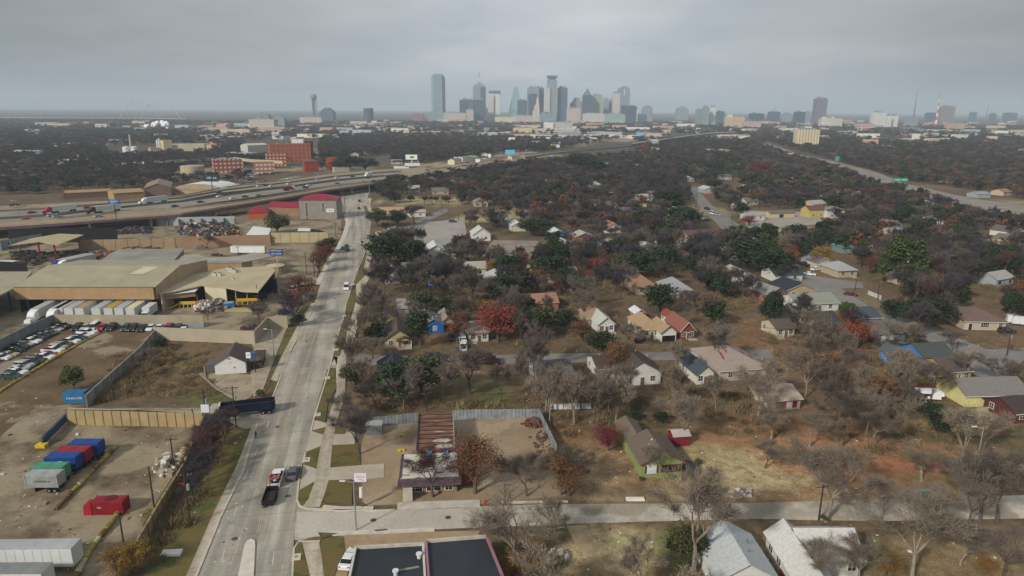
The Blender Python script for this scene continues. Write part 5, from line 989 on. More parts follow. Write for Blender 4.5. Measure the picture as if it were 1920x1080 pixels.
def shop():
    a, c = P(757, 926), P(857, 924.5); w_ = (c-a).length; t = E('old_shop', 'old shop with a flaking white roof, purple eaves and a long rusted rear roof', 'shop', (a+c)/2, R(6)); h = 3.0
    b = MB(); b.box(0, 4.2, -.2, w_, 8.4, h+.2); b.box(.9, 16.6, -.2, 6.6, 15.8, 3.6+.2, mi=1); b.build('wall', [BRICKT, mat('5d4657', .8, .15, 1)], t)
    b = MB(); b.box(-.05, 4.0, h+.01, w_+.7, 8.7, .25); b.build('roof', patched('flaking_white_roof', 'cbc5b6', '6a645a', .54, .45), t)
    b = MB(); b.box(-.05, -.75, h-.75, w_+1.6, .9, .8, taper=0); b.add([(-w_/2-.85, -1.3, h-.8), (w_/2+.75, -1.3, h-.8), (w_/2+.75, -.3, h+.3), (-w_/2-.85, -.3, h+.3)], [(0, 1, 2, 3)]); b.build('eave', PURP, t)
    b = MB(); b.box(-w_/2-.45, 4.2, h-.5, .5, 8.4, .8); b.build('eave', PURP, t)
    b = MB(); b.box(.9, 16.6, 3.62, 6.9, 16, .16); b.build('rear_roof', RUSTM, t)
    b = MB(); b.box(-2.6, 16.6, 3.78, .15, 16.1, .35); b.build('parapet', PURP, t)
    b = MB(); b.box(4.45, 16.6, 3.78, .12, 16.1, .25); b.build('parapet', mat('a3a49c', .6, .1), t)
    for (px_, py_, ww_, dd_) in ((2.2, 12.0, 3.6, 1.5), (2.6, 9.7, 3.8, 1.3)): b = MB(); b.prism([(px_-ww_/2, py_), (px_-ww_*.2, py_+dd_/2), (px_+ww_*.3, py_+dd_*.4), (px_+ww_/2, py_-.1), (px_+ww_*.2, py_-dd_/2), (px_-ww_*.3, py_-dd_*.35)], 3.781, 3.93); b.build('roof_patch', mat('a9a598', .9, .35, 1.2), t)
    for k in range(9): b = MB(); b.box(.9, 9.6+k*1.75, 3.785, 6.7, .14, .12); b.build('rafter', mat('4a2c22', .9, .2, 1), t)
    for x in (-.2, 2.8): b = MB(); b.box(x, 8.1, h+.27, .9, .7, .5); b.build('skylight', mat('5c8fc9', .5, .1), t)
    for x, ww in ((-2.6, 2.4), (.6, 2.4), (3.2, 1.2)): opening(t, 'window', x, .6, ww, 1.3)
    opening(t, 'door', -4.1, 0, 1.0, 2.0, glass='4a3c34')
    b = MB(); b.box(-3.8, -1.8, 0, 1.6, 1.1, 2.1); b.build('porch_wall', mat('bdb7a8'), t)
    b = MB(); b.box(w_/2+1.7, 5, 0, 3.1, 6, 2.4); b.build('side_shed', mat('7a4e34', .85, .2, 1), t)
shop()
wall('metal_fence', 'dented galvanised sheet fence along the back of the tan lot, left part', [(700, 800), (784, 792)], 2.2, mat('8e959a', .5, .25, .7, metal=.3, kind='ribs'), cat='fence', th=.08, post=3, pm=mat('777c80'))
wall('metal_fence', 'galvanised sheet fence behind the tan lot, right of the rusted roof, turning at the corner', [(850, 786), (1011, 784), (1043, 852)], 2.2, mat('9aa1a6', .5, .25, .7, metal=.3, kind='ribs'), cat='fence', th=.08, post=3, pm=mat('777c80'))
b = MB(); b.box(0, 0, 0, 3.2, 2.2, 2.2); b.box(0, 0, 2.201, 3.4, 2.4, .15, mi=1); tag(b.build('small_shed', [mat('6c6e6e', .8, .2, 1), mat('9ea1a1')], loc=P(703, 812), rz=.1), 'small grey box shed at the left end of the galvanised fence', 'shed')
for u, v, l in ((752, 818, 'yellow skid block nearer the rusted roof'), (752, 846, 'yellow skid block with a black mark, lower of two on the tan lot')):
    t = E('parking_block', l, 'block', P(u, v), .05); b = MB(); b.box(0, 0, 0, 1.5, .5, .45, taper=.08); b.build('body', mat('c9a52c', .7, .15, 1), t); b = MB(); b.box(.1, -.26, .05, .35, .05, .25); b.build('stripe', mat('22201e'), t)
heap('broken branches and red rubble at the back corner of the tan lot', [(975, 795), (1005, 785), (1020, 800), (1000, 806)], .9, 110, ['7a3c30', '5c4436', '6e5244', '8a4a3a', '4a3a30'], 31, (.2, 1.1))
heap('scattered brush along the right side of the tan lot', [(985, 812), (1025, 806), (1035, 846), (1010, 850)], .35, 50, ['5c4436', '4a3a2e', '6e5244'], 32, (.2, .9))
heap('pile of pinkish white rubbish bags at the street edge', [(1366, 932), (1380, 922), (1408, 920), (1412, 928), (1390, 934)], 1.0, 90, ['c9b3b0', 'd8d2cd', 'a88f88', '8a7a70'], 33, (.35, .9))
heap('white broken concrete beside the big bare tree at the bottom', [(1018, 1062), (1030, 1040), (1060, 1038), (1062, 1060)], 1.0, 120, ['b9b2a8', 'a89f92', 'cdc8be', '6e5d48'], 34, (.3, 1.2))
b = MB(); b.box(0, 0, 0, 3.2, .9, .35, taper=.08); tag(b.build('white_plank', mat('d9d5ca', .6, .1), loc=P(1191, 937), rz=.02), 'white slab lying on the verge before the green house', 'slab')
b = MB(); b.tube((-1.9, 0, .3), (1.9, .3, .3), .32, .26, 8); tag(b.build('plastic_tube', mat('3fa5a0', .5, .1), loc=P(1724, 924)), 'turquoise plastic tube lying on the leaf litter', 'tube')
t = E('traffic_cone', 'orange traffic cone at the corner of the tan lot', 'cone', P(908, 943)); b = MB(); b.box(0, 0, 0, .5, .5, .05); b.build('base', mat('222222'), t); b = MB(); b.cyl(0, 0, .05, .95, .26, .05, 12); b.build('cone', mat('d2481e', .6, .05), t)
# black flat-roofed building at the bottom
def flatroof(name, label, pts, z, rm, wm, cat='building', par=.45):
    q = [P(u, v, z) for u, v in pts]; t = E(name, label, cat, (q[0].x, q[0].y, 0)); b = MB()
    b.prism([p[:2] for p in q], -.2, z-.3); W(b, 'wall', wm, t); b = MB(); b.prism([p[:2] for p in q], z-.298, z-.2); W(b, 'roof', rm, t)
    for i in range(len(q)):
        a, c = q[i], q[(i+1) % len(q)]; an = math.atan2(c.y-a.y, c.x-a.x); m_ = (a+c)/2; b = MB(); b.box(m_.x, m_.y, z-.2, (c-a).length-.16+.003*i, .3, par, an); W(b, 'parapet', wm if i else mat('b9b2a6', .7, .15, 1), t)
    return t
BLK = mat('2a2e33', .55, .25, .15)
t = flatroof('flat_roof_shop', 'flat black-roofed shop with a white side parapet at the bottom of the photo', [(667, 1027), (793, 1020), (799, 1120), (815, 1330), (600, 1330), (648, 1120)], 4.6, BLK, mat('c3c1b9', .8, .1, 1))
for (u, v) in ((742, 1078), (786, 1046)): p = P(u, v, 4.4); b = MB(); b.cyl(p.x, p.y, 4.4, 5.0, .3, .3, 10); b.cyl(p.x, p.y, 5.0, 5.15, .45, .45, 10); W(b, 'roof_vent', mat('cfd1d0', .4, .05), t)
p = P(768, 1066, 4.4); b = MB(); b.box(p.x, p.y, 4.401, 2.6, .4, .05, .3); W(b, 'roof_patch', mat('8a8478'), t)
flatroof('flat_roof_shop', 'flat charcoal-roofed building right of the pink divider at the bottom', [(799, 1015), (912, 1006), (942, 1080), (1000, 1330), (830, 1330), (806, 1120)], 4.9, mat('2f333a', .6, .25, .15), mat('9a6d78', .8, .1, 1))
# ---------------------------------------------------------------- houses
def roofmat(c): return mat(c, .9, .12, 2.2, kind='shingle')
def house(u0, u1, v, label, wc='c9c4b8', rc='6b655e', d=9, h=2.9, roof='gable', axis='y', rh=None, yaw=None, name='house', cat='house', wins=None, porch=None, chim=None, group=None, dv=0, ov=.45, seed=0):
    if wins is None:
        wins = [(-.55, 1.0, 1.1, 1.2), (.1, 0, .95, 2.0, 'door'), (.6, 1.0, 1.1, 1.2), (-.3, 1.0, 1, 1.2, 'window', 'right'), (.5, 1.0, 1, 1.2, 'window', 'left')] if v > 560 else [(-.5, 1.0, 1.2, 1.2), (.45, 1.0, 1.2, 1.2)]
    t = bldg(name, label, cat, (u0, v), (u1, v+dv), d, h=h, wall=mat(wc, .8, .08, .5, kind='siding'), roofm=roofmat(rc), roof=roof, rh=rh, axis=axis, wins=wins, yaw=ROADYAW if yaw is None else yaw, ov=ov, group=group)
    w_ = t['_w']
    if porch:                            # (centre fraction, width, depth, roof colour, kind)
        f, pw, pd, pc = porch; x = f*w_/2; b = MB(); b.gable(pw, pd, h-.35, pw*.2, .25, 'y', 0, 1, cx=x, cy=-pd/2+.1); pr = b.build('porch_roof', [roofmat(pc), mat(wc, .8, .08, .5, kind='siding')], t)
        for sx in (-1, 1): b = MB(); b.box(x+sx*(pw/2-.15), -pd+.25, 0, .18, .18, h-.36); b.build('porch_post', mat('dcdad4'), t)
        b = MB(); b.box(x, -pd/2, 0, pw, pd-.01, .3); b.build('porch_floor', mat('a59e90'), t)
    if v > 470:
        rr_ = random.Random(u0); hz = h+(rh or w_*.22)*.55
        for k in range(2): b = MB(); b.cyl(rr_.uniform(-.25, .25)*w_, d*rr_.uniform(.3, .8), h+.1, hz+rr_.uniform(.3, .6), .13, n=6); b.build('roof_vent', mat(rr_.choice(('c9c9c6', '3a3a3a', '8a8a88')), .5), t)
        b = MB()
        if axis == 'y' and roof == 'gable':
            R_ = rh or w_*.22; e_ = R_*ov/(w_/2)
            for sg in (-1, 1): b.tube((sg*(w_/2+ov), -ov-.03, h-e_), (0, -ov-.03, h+R_), .09, .09, 4)
        else: b.box(0, -ov-.04, h-.28, w_+2*ov, .1, .16)
        b.build('fascia', mat('cfcdc6' if rr_.random() < .6 else '6e665c'), t)
        if rr_.random() < .55:
            sw = rr_.choice((1.8, 2.4)); b = MB(); b.box(w_*rr_.choice((-.3, .3)), -.9, 0, sw, 1.8, .22); b.build('front_step', mat('a39c8e', .9, .2, 1), t)
    if chim: b = MB(); b.box(chim*w_/2, d*.5, h, .8, .8, 2.6); b.build('chimney', mat('8a5a48', .9, .15, 1), t)
    return t
G = 'houses among the trees'
# the lime green house, modelled closer
t = house(1201, 1279, 895, 'lime green house with brown shingle roof, red trimmed front gable and a dark porch bay', '8a9660', '6a5d50', d=9, h=3.0, rh=1.9, yaw=R(7), wins=[(-.5, .9, 1.7, 1.5, 'window', 'front', 'c9cdd2')], dv=-2)
w_ = t['_w']
b = MB(); b.box(w_*.22, -.02, .9, w_*.5, .08, 1.5); b.build('porch_shade_panel', mat('171614', .9, .2), t)  # near-black panel on the wall, shade of the porch bay as colour
b = MB(); b.box(w_*.22, -.08, 0, w_*.52, .1, .88); b.build('porch_wall', mat('8a9a55', .8, .08), t)
for x in (-.03, .14, .3, .465): b = MB(); b.box(w_*x, -.1, .88, .14, .14, 1.6); b.build('porch_post', mat('8a3a36'), t)
b = MB()
for sg in (-1, 1): b.tube((sg*(w_/2+.45), -.5, 3.0-.2), (0, -.5, 4.98), .09, .09, 4)
b.build('gable_trim', mat('7c3230'), t)
b = MB(); b.box(-w_*.5+2.0, 13.2, -.1, 4, 8.4, 2.8+.1); b.build('rear_wing', mat('93a35c', .8, .08, .5, kind='siding'), t)
b = MB(); b.gable(4, 8.4, 2.8, 1.1, .4, 'y', 0, 1, cx=-w_*.5+2.0, cy=13.2); b.build('wing_roof', [roofmat('716355'), mat('93a35c')], t)
for sx in (-.78, -.22): b = MB(); b.box(sx*w_/2, -.06, .9, .32, .06, 1.5); b.build('shutter', mat('33322e'), t)
b = MB(); b.cyl(-.4, 5.2, 4.2, 5.0, .16, n=8); b.build('roof_vent', mat('c9cbc9'), t)
# white-roofed pair at the bottom right
def ridge_house(r0, r1, zr, zw, hw, label, wc, rc, extra=None, name='house', front=True):
    a, c = P(*r0, zr), P(*r1, zr); L_ = (c-a).length; rz = math.atan2(c.y-a.y, c.x-a.x)-math.pi/2
    t = E(name, label, 'house', (a.x, a.y, 0), rz); wm = mat(wc, .8, .08, .5, kind='siding')
    b = MB(); b.box(0, L_/2, -.2, hw*2, L_, zw+.2); b.build('wall', wm, t)
    b = MB(); b.gable(hw*2, L_, zw, zr-zw, .5, 'y', 0, 1, cy=L_/2); b.build('roof', [roofmat(rc), wm], t)
    t['_w'] = hw*2; t['_h'] = zw
    return t, L_
t, L_ = ridge_house((1404, 1056), (1358, 978), 5.4, 3.0, 4.1, 'white clapboard house with a pale grey gable roof, left one at the bottom', 'dadbd8', 'b3b7b7')
opening(t, 'window', 1.6, 1.1, 1.1, 1.2); opening(t, 'window', -2.2, 1.1, 1.1, 1.2)
for x, y in ((2.2, 6), (1.4, 3.5)): b = MB(); b.cyl(x, y, 3.6, 4.9, .15, n=8); b.build('roof_vent', mat('6f7275'), t)
t = E('house', 'white-roofed house with two wings and a brick foot, right one at the bottom', 'house', P(1545, 991, 5.3)*1, R(1)); t.location.z = 0; t.location.y -= 3.8; WK = P(1472, 975, 4.9)-t.location; wm = mat('cfcec8', .8, .08, .5, kind='siding'); WR = roofmat('c6c5c0')
b = MB(); b.box(0, 3.8, -.2, 8.2, 7.6, 3.2); b.build('wall', wm, t); b = MB(); b.gable(8.2, 7.6, 3.0, 2.3, .5, 'x', 0, 1, cy=3.8); b.build('roof', [WR, wm], t)
b = MB(); b.box(WK.x, WK.y-6.8, -.2, 4.9, 13.6, 2.9+.2); b.build('left_wing', wm, t); b = MB(); b.gable(4.9, 13.6, 2.9, 2.0, .45, 'y', 0, 1, cx=WK.x, cy=WK.y-6.8); b.build('wing_roof', [WR, wm], t)
b = MB(); b.box(WK.x-2.56, WK.y-8, 0, .2, 4, .9); b.build('brick_foot', mat('8a4a38', .9, .2, 2), t)
for y, z in ((-10.5, 1), (-5, 1), (-2, 1)): opening(t, 'window', WK.y+y, z, 1.2, 1.3, WK.x-2.45, 'left')
opening(t, 'window', 2.8, 1, 1.1, 1.3)
for x, y in ((WK.x+.6, WK.y-3), (-1, 5), (2, 5.5), (-2, 2)): b = MB(); b.cyl(x, y, 3.6, 4.6, .18, n=8); b.build('roof_vent', mat('6b6e70'), t)
# the rest of the neighbourhood
HS = [(711, 767, 729, 'dark slate blue house with a navy gable roof and white rear door', dict(wc='3d4a58', rc='2e3440', d=11, rh=2.0, dv=-4, wins=[(-.1, 0, 1, 2, 'door', 'front', 'dfe0de'), (.35, .6, 1.3, 1.5, 'window', 'front', 'aab2b8'), (-.55, 1.2, .9, .9, 'window', 'front', '9a8a72')])),
 (722, 772, 652, 'tan bungalow with wide brown gables and a dark porch near the side street corner', dict(wc='b3a27f', rc='55493f', d=12, rh=2.4, porch=(.45, 4, 1.8, '55493f'))),
 (714, 740, 614, 'pale yellow house with a dull brown roof behind the tan bungalow', dict(wc='c4b678', rc='6d5e4c', d=9, rh=1.8)),
 (796, 832, 625, 'bright cobalt blue house with grey roof', dict(wc='2a62a8', rc='77777a', d=8, rh=1.5, ov=.3, wins=[(.1, .9, 1.0, 1.3, 'window', 'front', '8a96a0')])),
 (829, 850, 619, 'small white porch house attached right of the cobalt blue one', dict(wc='b9b5aa', rc='8a8176', d=10, rh=1.2, wins=[(0, 0, 2.4, 1.8, 'door', 'front', '1c1b1a')])),  # wide near-black door panel, porch shade put into its colour
 (878, 916, 641, 'house with a flat-looking beige roof left of the big red tree', dict(wc='cfc8b8', rc='a39384', d=11, axis='x', rh=1.0)),
 (1008, 1075, 724, 'long grey-roofed house with white porch posts behind the metal fence', dict(wc='b9b7b0', rc='5f5c5a', d=10, axis='x', rh=2, wins=[(-.5, 0, 3, 2.1, 'door', 'front', '1a1a1a'), (.2, 0, 2.5, 2.1, 'door', 'front', '1e1d1c'), (.75, 0, 2, 2, 'door', 'front', '24211f')])),  # near-black door panels are porch bays with their shade painted in
 (1120, 1152, 624, 'white house with a pale greenish white roof behind a round evergreen', dict(wc='d6d6cf', rc='b3b7ad', d=11, rh=2.0)),
 (1203, 1238, 634, 'tan-roofed house with cream walls beside its white porch gable', dict(wc='cfc6b2', rc='a0886a', d=12, roof='hip', rh=2.6)),
 (1238, 1268, 640, 'white porch gable wing of the tan-roofed house, dark opening below', dict(wc='d8d8d2', rc='a0886a', d=9, rh=1.8, wins=[(0, 0, 4.0, 1.8, 'door', 'front', '1e1e20')])),  # dark opening is a door panel with the porch shade in its colour
 (1275, 1302, 636, 'brick red house with a salmon roof and a white upper dormer', dict(wc='84483f', rc='86584a', d=11, rh=2.4)),
 (1251, 1271, 608, 'little white-windowed outbuilding with a red roof', dict(wc='d2d3cf', rc='8a4438', d=5, rh=1.2, h=2.5, name='shed', cat='shed')),
 (1190, 1210, 599, 'small white-roofed shed behind the tan-roofed house', dict(wc='8a4a3c', rc='c9cdd0', d=5, rh=1, h=2.2, name='shed', cat='shed')),
 (1160, 1240, 722, 'white house under a brown and grey roof seen through bare trees', dict(wc='d3d1c9', rc='4c423c', d=13, rh=3, axis='y', h=3.2)),
 (1120, 1152, 710, 'low brown-roofed white house beside a parked white car', dict(wc='cfccc3', rc='4e3f39', d=9, axis='x', rh=1.6)),
 (1304, 1338, 720, 'small white cottage with a slate front gable roof', dict(wc='d6d4c9', rc='434a52', d=10, rh=2)),
 (1345, 1440, 712, 'very wide house under a faded roof with red streaks', dict(wc='b5ab9c', rc='998a80', d=16, roof='hip', rh=3)),
 (1442, 1502, 768, 'white outbuilding with red and green panels on its long front', dict(wc='d0cfc8', rc='a89c8c', d=9, axis='x', rh=1.4, h=2.6, wins=[(-.6, .3, 1.1, 1.9, 'door', 'front', 'a3282c'), (-.33, .3, .8, 1.9, 'door', 'front', '2a6a4a'), (-.1, .3, 1.0, 1.9, 'door', 'front', 'a3282c'), (.6, .3, 1.1, 1.9, 'door', 'front', 'a3282c')])),
 (1490, 1575, 584, 'house with a wide chalky green-white roof', dict(wc='cfcfc7', rc='8b8d82', d=11, axis='x', rh=2)),
 (1470, 1530, 558, 'dark navy-roofed house with a tan front gable', dict(wc='b9a184', rc='2f333c', d=11, rh=2.2)),
 (1452, 1490, 632, 'small cream house with a grey brown roof in the bare thicket', dict(wc='c3b8a2', rc='5d534c', d=8, axis='x', rh=1.5)),
 (1528, 1578, 622, 'white house with a charcoal roof left of the orange tree', dict(wc='cfcbc0', rc='3c3d40', d=10, axis='x', rh=2)),
 (1608, 1652, 612, 'slate blue-roofed house edged in red at the curving street', dict(wc='8a3a38', rc='474f58', d=10, axis='x', rh=2)),
 (1634, 1700, 642, 'grey-roofed house with white windows behind the orange tree', dict(wc='6b6c70', rc='65625f', d=11, axis='x', rh=2.2, wins=[(-.4, .8, 1.2, 1.5, 'window', 'front', 'c9ccd0'), (.1, .8, 1.2, 1.5, 'window', 'front', 'c9ccd0')])),
 (1686, 1714, 692, 'small bright blue gable house left of its larger blue neighbour', dict(wc='4a86c4', rc='555a5e', d=8, rh=1.6)),
 (1728, 1792, 690, 'blue house with a dark green-grey roof by the curving street', dict(wc='3f7fc2', rc='4a4f4e', d=10, axis='x', rh=2.4)),
 (1735, 1770, 722, 'mustard yellow gabled house with a dark brown roof', dict(wc='b09f58', rc='453f3a', d=12, rh=2.2)),
 (1768, 1822, 716, 'mustard yellow rear wing under a brown-grey roof', dict(wc='a89850', rc='5a514a', d=9, axis='x', rh=2)),
 (1806, 1930, 762, 'long pale yellow house with a grey gable roof at the right edge', dict(wc='d6cf8e', rc='7a7672', d=10, axis='x', rh=2.2, wins=[(-.15, 1, 1.4, 1.4, 'window', 'front', '6a4a48'), (.45, 1, 1.2, 1.2)], yaw=R(4))),
 (1808, 1882, 619, 'cream house with a brown hip roof beside the bare brown field', dict(wc='bcae9c', rc='6d5a50', d=13, roof='hip', rh=2.8, yaw=R(-3), wins=[(-.7, 0, 1, 2, 'door', 'front', '3a2c2a'), (-.1, 1, 1.2, 1.3), (.1, 1, 1, 1.3), (.75, 1, 1, 1.2)])),
 (1897, 1960, 792, 'dark brown roofed red building at the right edge below the yellow house', dict(wc='5c3431', rc='463936', d=8, h=2.5, axis='x', rh=1.8)),
 (1450, 1506, 528, 'white house with a dark slate roof at the head of the curving street', dict(wc='d0d0cb', rc='3f4248', d=10, axis='x', rh=2)),
 (1568, 1608, 520, 'grey-white roofed house at the junction of the curving street', dict(wc='b3a68c', rc='9a9c9e', d=11, roof='hip', rh=2.6)),
 (1530, 1562, 504, 'cream bungalow with a grey roof behind the orange tree by the junction', dict(wc='c4baa2', rc='5f5f62', d=10, rh=2)),
 (1577, 1600, 475, 'small house with a teal roof', dict(wc='7a8a86', rc='4f8480', d=8, roof='hip', rh=2)),
 (1515, 1548, 408, 'two-storey yellow house with a brick porch', dict(wc='b9ac68', rc='6b4a3e', d=9, h=5, rh=2, axis='x')),
 (1550, 1584, 409, 'two-storey white house right of the two-storey yellow one', dict(wc='c9ccca', rc='7d7f80', d=9, h=5, roof='hip', rh=2)),
 (1400, 1436, 413, 'white garage building beside the small crimson tree', dict(wc='c9c9c2', rc='9a9890', d=9, axis='x', rh=1.2)),
 (1442, 1492, 408, 'tan low garage row with one dark door', dict(wc='c2b390', rc='6b665e', d=7, axis='x', rh=1.2, wins=[(-.1, 0, 3, 2.2, 'door', 'front', '2a2624')])),
 (1672, 1708, 448, 'grey hip-roofed house deep in the bare trees', dict(wc='8f8a82', rc='8a8a88', d=12, roof='hip', rh=3)),
 (1822, 1856, 460, 'white house half hidden by dark bare trees at the right', dict(wc='bdbab2', rc='6e6a68', d=9, rh=2)),
 (1840, 1884, 474, 'low grey-roofed house right of the half hidden white one', dict(wc='8a7f74', rc='605c5a', d=10, roof='hip', rh=2)),
 (1830, 1858, 371, 'pale metal garage beside the expressway', dict(wc='a3a5a6', rc='8f9294', d=10, axis='x', rh=1.5)),
 (1033, 1061, 449, 'blue house with white gable trim', dict(wc='2f62b0', rc='b9c2c9', d=9, rh=2)),
 (1078, 1116, 455, 'brick gable house with a pale roof edge', dict(wc='7a4a40', rc='a5a09a', d=10, rh=2)),
 (1090, 1112, 477, 'small green house below the brick gable house', dict(wc='3a8a4a', rc='60645c', d=7, rh=1.6)),
 (1200, 1230, 475, 'small white gable house between dark evergreens', dict(wc='c4c3ba', rc='a8a69c', d=8, rh=1.8)),
 (1139, 1159, 374, 'grey-white gable among the far bare trees', dict(wc='b3ae9e', rc='aaa89c', d=8, rh=2.2)),
 (1171, 1190, 378, 'white boxy house above the cream ones', dict(wc='c6c6c0', rc='b5b5b0', d=8, axis='x', rh=1.8)),
 (1188, 1208, 414, 'tan bungalow at the clearing left of the lane', dict(wc='c9b48c', rc='8a7a66', d=8, rh=1.8)),
 (1212, 1232, 413, 'cream bungalow right of the tan one at the clearing', dict(wc='cdc6ae', rc='7a7268', d=8, rh=1.8)),
 (1290, 1352, 457, 'long church-like house with a brown roof and white arched bays', dict(wc='c9c3b8', rc='5f4a44', d=12, axis='x', rh=3)),
 (1192, 1232, 552, 'house with an orange tan hip roof', dict(wc='b9a68e', rc='8f705a', d=12, roof='hip', rh=3)),
 (1254, 1296, 558, 'house with a weathered grey-white roof right of the orange tan one', dict(wc='b5b5b0', rc='94969a', d=12, roof='hip', rh=3)),
 (1052, 1066, 523, 'little white shed beside the scarlet tree', dict(wc='d3d6d4', rc='c9cdcc', d=4, h=2.2, rh=.8, name='shed', cat='shed')),
 (796, 840, 486, 'large white gabled hall beside the pale parking lot', dict(wc='d4d6d4', rc='c3c4be', d=13, rh=3, h=3.2)),
 (841, 855, 487, 'beige side hall of the large white gabled hall', dict(wc='a8a296', rc='bfc0ba', d=10, rh=1.4)),
 (887, 920, 452, 'white gable house at the end of the parking lot', dict(wc='cfd1cf', rc='b5b7b4', d=11, rh=3, h=3.4)),
 (711, 760, 405, 'long white store with an orange tan rear roof by the palm', dict(wc='d6d4cc', rc='b28d74', d=14, axis='x', rh=1.2, h=3.4)),
 (762, 798, 407, 'lower white annex of the long white store', dict(wc='cfcfca', rc='a8a098', d=10, axis='x', rh=1.0)),
 (722, 750, 532, 'white house with a chalk roof beside an evergreen near the road', dict(wc='c9cac6', rc='bdbcae', d=10, rh=2.2)),
 (785, 826, 518, 'untidy white and brown house under bare branches', dict(wc='b0aca4', rc='96938c', d=10, roof='hip', rh=2)),
 (925, 944, 412, 'pinkish white cottage behind the straw field', dict(wc='bdb0a8', rc='9a8a86', d=8, rh=1.8)),
 (950, 969, 426, 'grey-roofed cottage beside a dark evergreen', dict(wc='a3a09c', rc='8f8d8a', d=9, rh=2.4)),
 (946, 968, 552, 'navy-roofed house in the thicket above the scarlet tree', dict(wc='8f98a0', rc='2c3038', d=11, rh=2.2)),
 (982, 1006, 522, 'tan gable cottage framed by bare trees', dict(wc='bfae8c', rc='8a8478', d=8, rh=2)),
 (1100, 1140, 612, 'brown-roofed cottage left of the white-roofed house', dict(wc='9a8a72', rc='96806a', d=9, roof='hip', rh=2.2)),
 (1560, 1590, 640, 'low dark-roofed cottage below the orange tree', dict(wc='8f8578', rc='57504a', d=8, axis='x', rh=1.6)),
 (1000, 1030, 345, 'tan roof far among the bare trees', dict(wc='b0a48e', rc='a5957c', d=9, rh=2)), (950, 975, 343, 'peach-roofed house far below the dark evergreens', dict(wc='b9a594', rc='b58a70', d=9, rh=2)), (902, 930, 346, 'blue tarped roof far left among the trees', dict(wc='7f8f9c', rc='5a86a8', d=9, rh=2)),
 (760, 772, 350, 'tall white house wall glimpsed through trees by the ramp', dict(wc='cfcfd0', rc='8a8a8a', d=8, rh=1.5, h=4)), (842, 858, 351, 'pair of white walls glimpsed through trees right of the ramp', dict(wc='d3d3d4', rc='8a8a8a', d=8, rh=1.5, h=4)),
 (1095, 1118, 395, 'white roofed carport house among mid-distance trees', dict(wc='b0aeaa', rc='b9b9b4', d=8, axis='x', rh=1)), (1620, 1640, 345, 'cream roof far right of the grey hip roof', dict(wc='b5ab98', rc='a8a094', d=9, rh=2)), (1598, 1622, 372, 'grey two-gabled house below the expressway trees', dict(wc='a5a5a2', rc='8a8f94', d=10, rh=2.4)),
 (1400, 1424, 356, 'pale roofed house on the far side of the lane', dict(wc='a8a49c', rc='a09c98', d=11, roof='hip', rh=2.4)), (1340, 1365, 330, 'white roof far beyond the crimson tree', dict(wc='b9b9b5', rc='b4b5b4', d=10, axis='x', rh=1.6)), (1235, 1262, 302, 'white vaulted roof far among the trees', dict(wc='c9c9c8', rc='c9cccc', d=10, axis='x', rh=2))]
for (u0, u1, v, lab, kw) in HS:
    t = house(u0, u1, v, lab, **kw)
    if 'red streaks' in lab:
        for k, (x, y0, y1) in enumerate(((-.55, .12, .42), (-.25, .2, .46), (.1, .08, .4), (.38, .15, .44), (.6, .1, .3))):
            b = MB(); w_ = t['_w']; z = lambda y: 2.9+3.03*(y*16+.45)/(8.45); b.add([(x*w_/2-.3, y0*16, z(y0)+.03), (x*w_/2+.25, y0*16, z(y0)+.03), (x*w_/2+.1, y1*16, z(y1)+.03), (x*w_/2-.25, y1*16, z(y1)+.03)], [(0, 1, 2, 3)]); b.build('roof_streak', mat('8f3a40', .9, .3, 1), t)
b = MB(); b.box(0, 0, 0, 3.4, 3, 2.2); b.gable(3.4, 3, 2.2, .7, .2, 'x', 1, 0, gables=True); tag(b.build('shed', [mat('7a1f33', .7, .1, 1), mat('b3aaa0')], loc=P(1272, 830), rz=.15), 'small maroon shed behind the green house', 'shed')
b = MB(); b.box(0, 0, 0, 12, 9, 3.2); b.box(0, 0, 3.201, 12.6, 9.6, .25, mi=1); tag(b.build('dark_canopy', [mat('232428', .8, .2), mat('2c2d33', .7, .2)], loc=P(1328, 486)+Vector((0, 4, 0)), rz=ROADYAW), 'dark flat-roofed block below the church-like house', 'building')
t = E('carport', 'dark carport with white posts left of the camper', 'carport', P(1706, 764), R(6)); b = MB(); b.box(0, 2.5, 2.3, 8, 5, .2); b.build('roof', mat('3e3733', .8, .2, .6), t)
for x in (-3.8, -1.2, 1.2, 3.8): b = MB(); b.box(x, .1, 0, .15, .15, 2.3); b.build('post', mat('d6d6d2'), t)
b = MB(); b.box(0, 4.6, 0, 7.6, .2, 2.2); b.build('back_wall', mat('5d544c'), t)
wall('wooden_fence', 'reddish brown wooden fence behind the camper', [(1662, 733), (1772, 731)], 1.8, mat('8a5a42', .85, .15, .6), cat='fence', th=.08, post=2.5)
wall('low_fence', 'pale low fence in front of the long yellow house', [(1830, 772), (1925, 765)], 1.0, mat('a8a28c', .8, .1), cat='fence', th=.06, post=2.4, pm=mat('8a8474'))
wall('white_fence', 'white junk-lined fence among the trees behind the tan lot', [(1030, 768), (1108, 766)], 1.3, mat('cfd2d4', .7, .25, .8), cat='fence', th=.1, post=3, pm=mat('7a7c7c'))
wall('white_fence', 'short white fence panels beside the curving street', [(1627, 552), (1652, 562)], 1.5, mat('b9b9b4', .7, .15, .8), cat='fence', th=.1, post=3, pm=mat('8a8c8a'))
b = MB(); b.box(0, 0, .2, 3.6, 2.4, .25); b.box(.2, .1, .45, 1.6, 1.4, .5); tag(b.build('blue_tarp', mat('3f6fd0', .6, .15, 1), loc=P(811, 536)), 'bright blue tarp over junk below the untidy house', 'tarp')
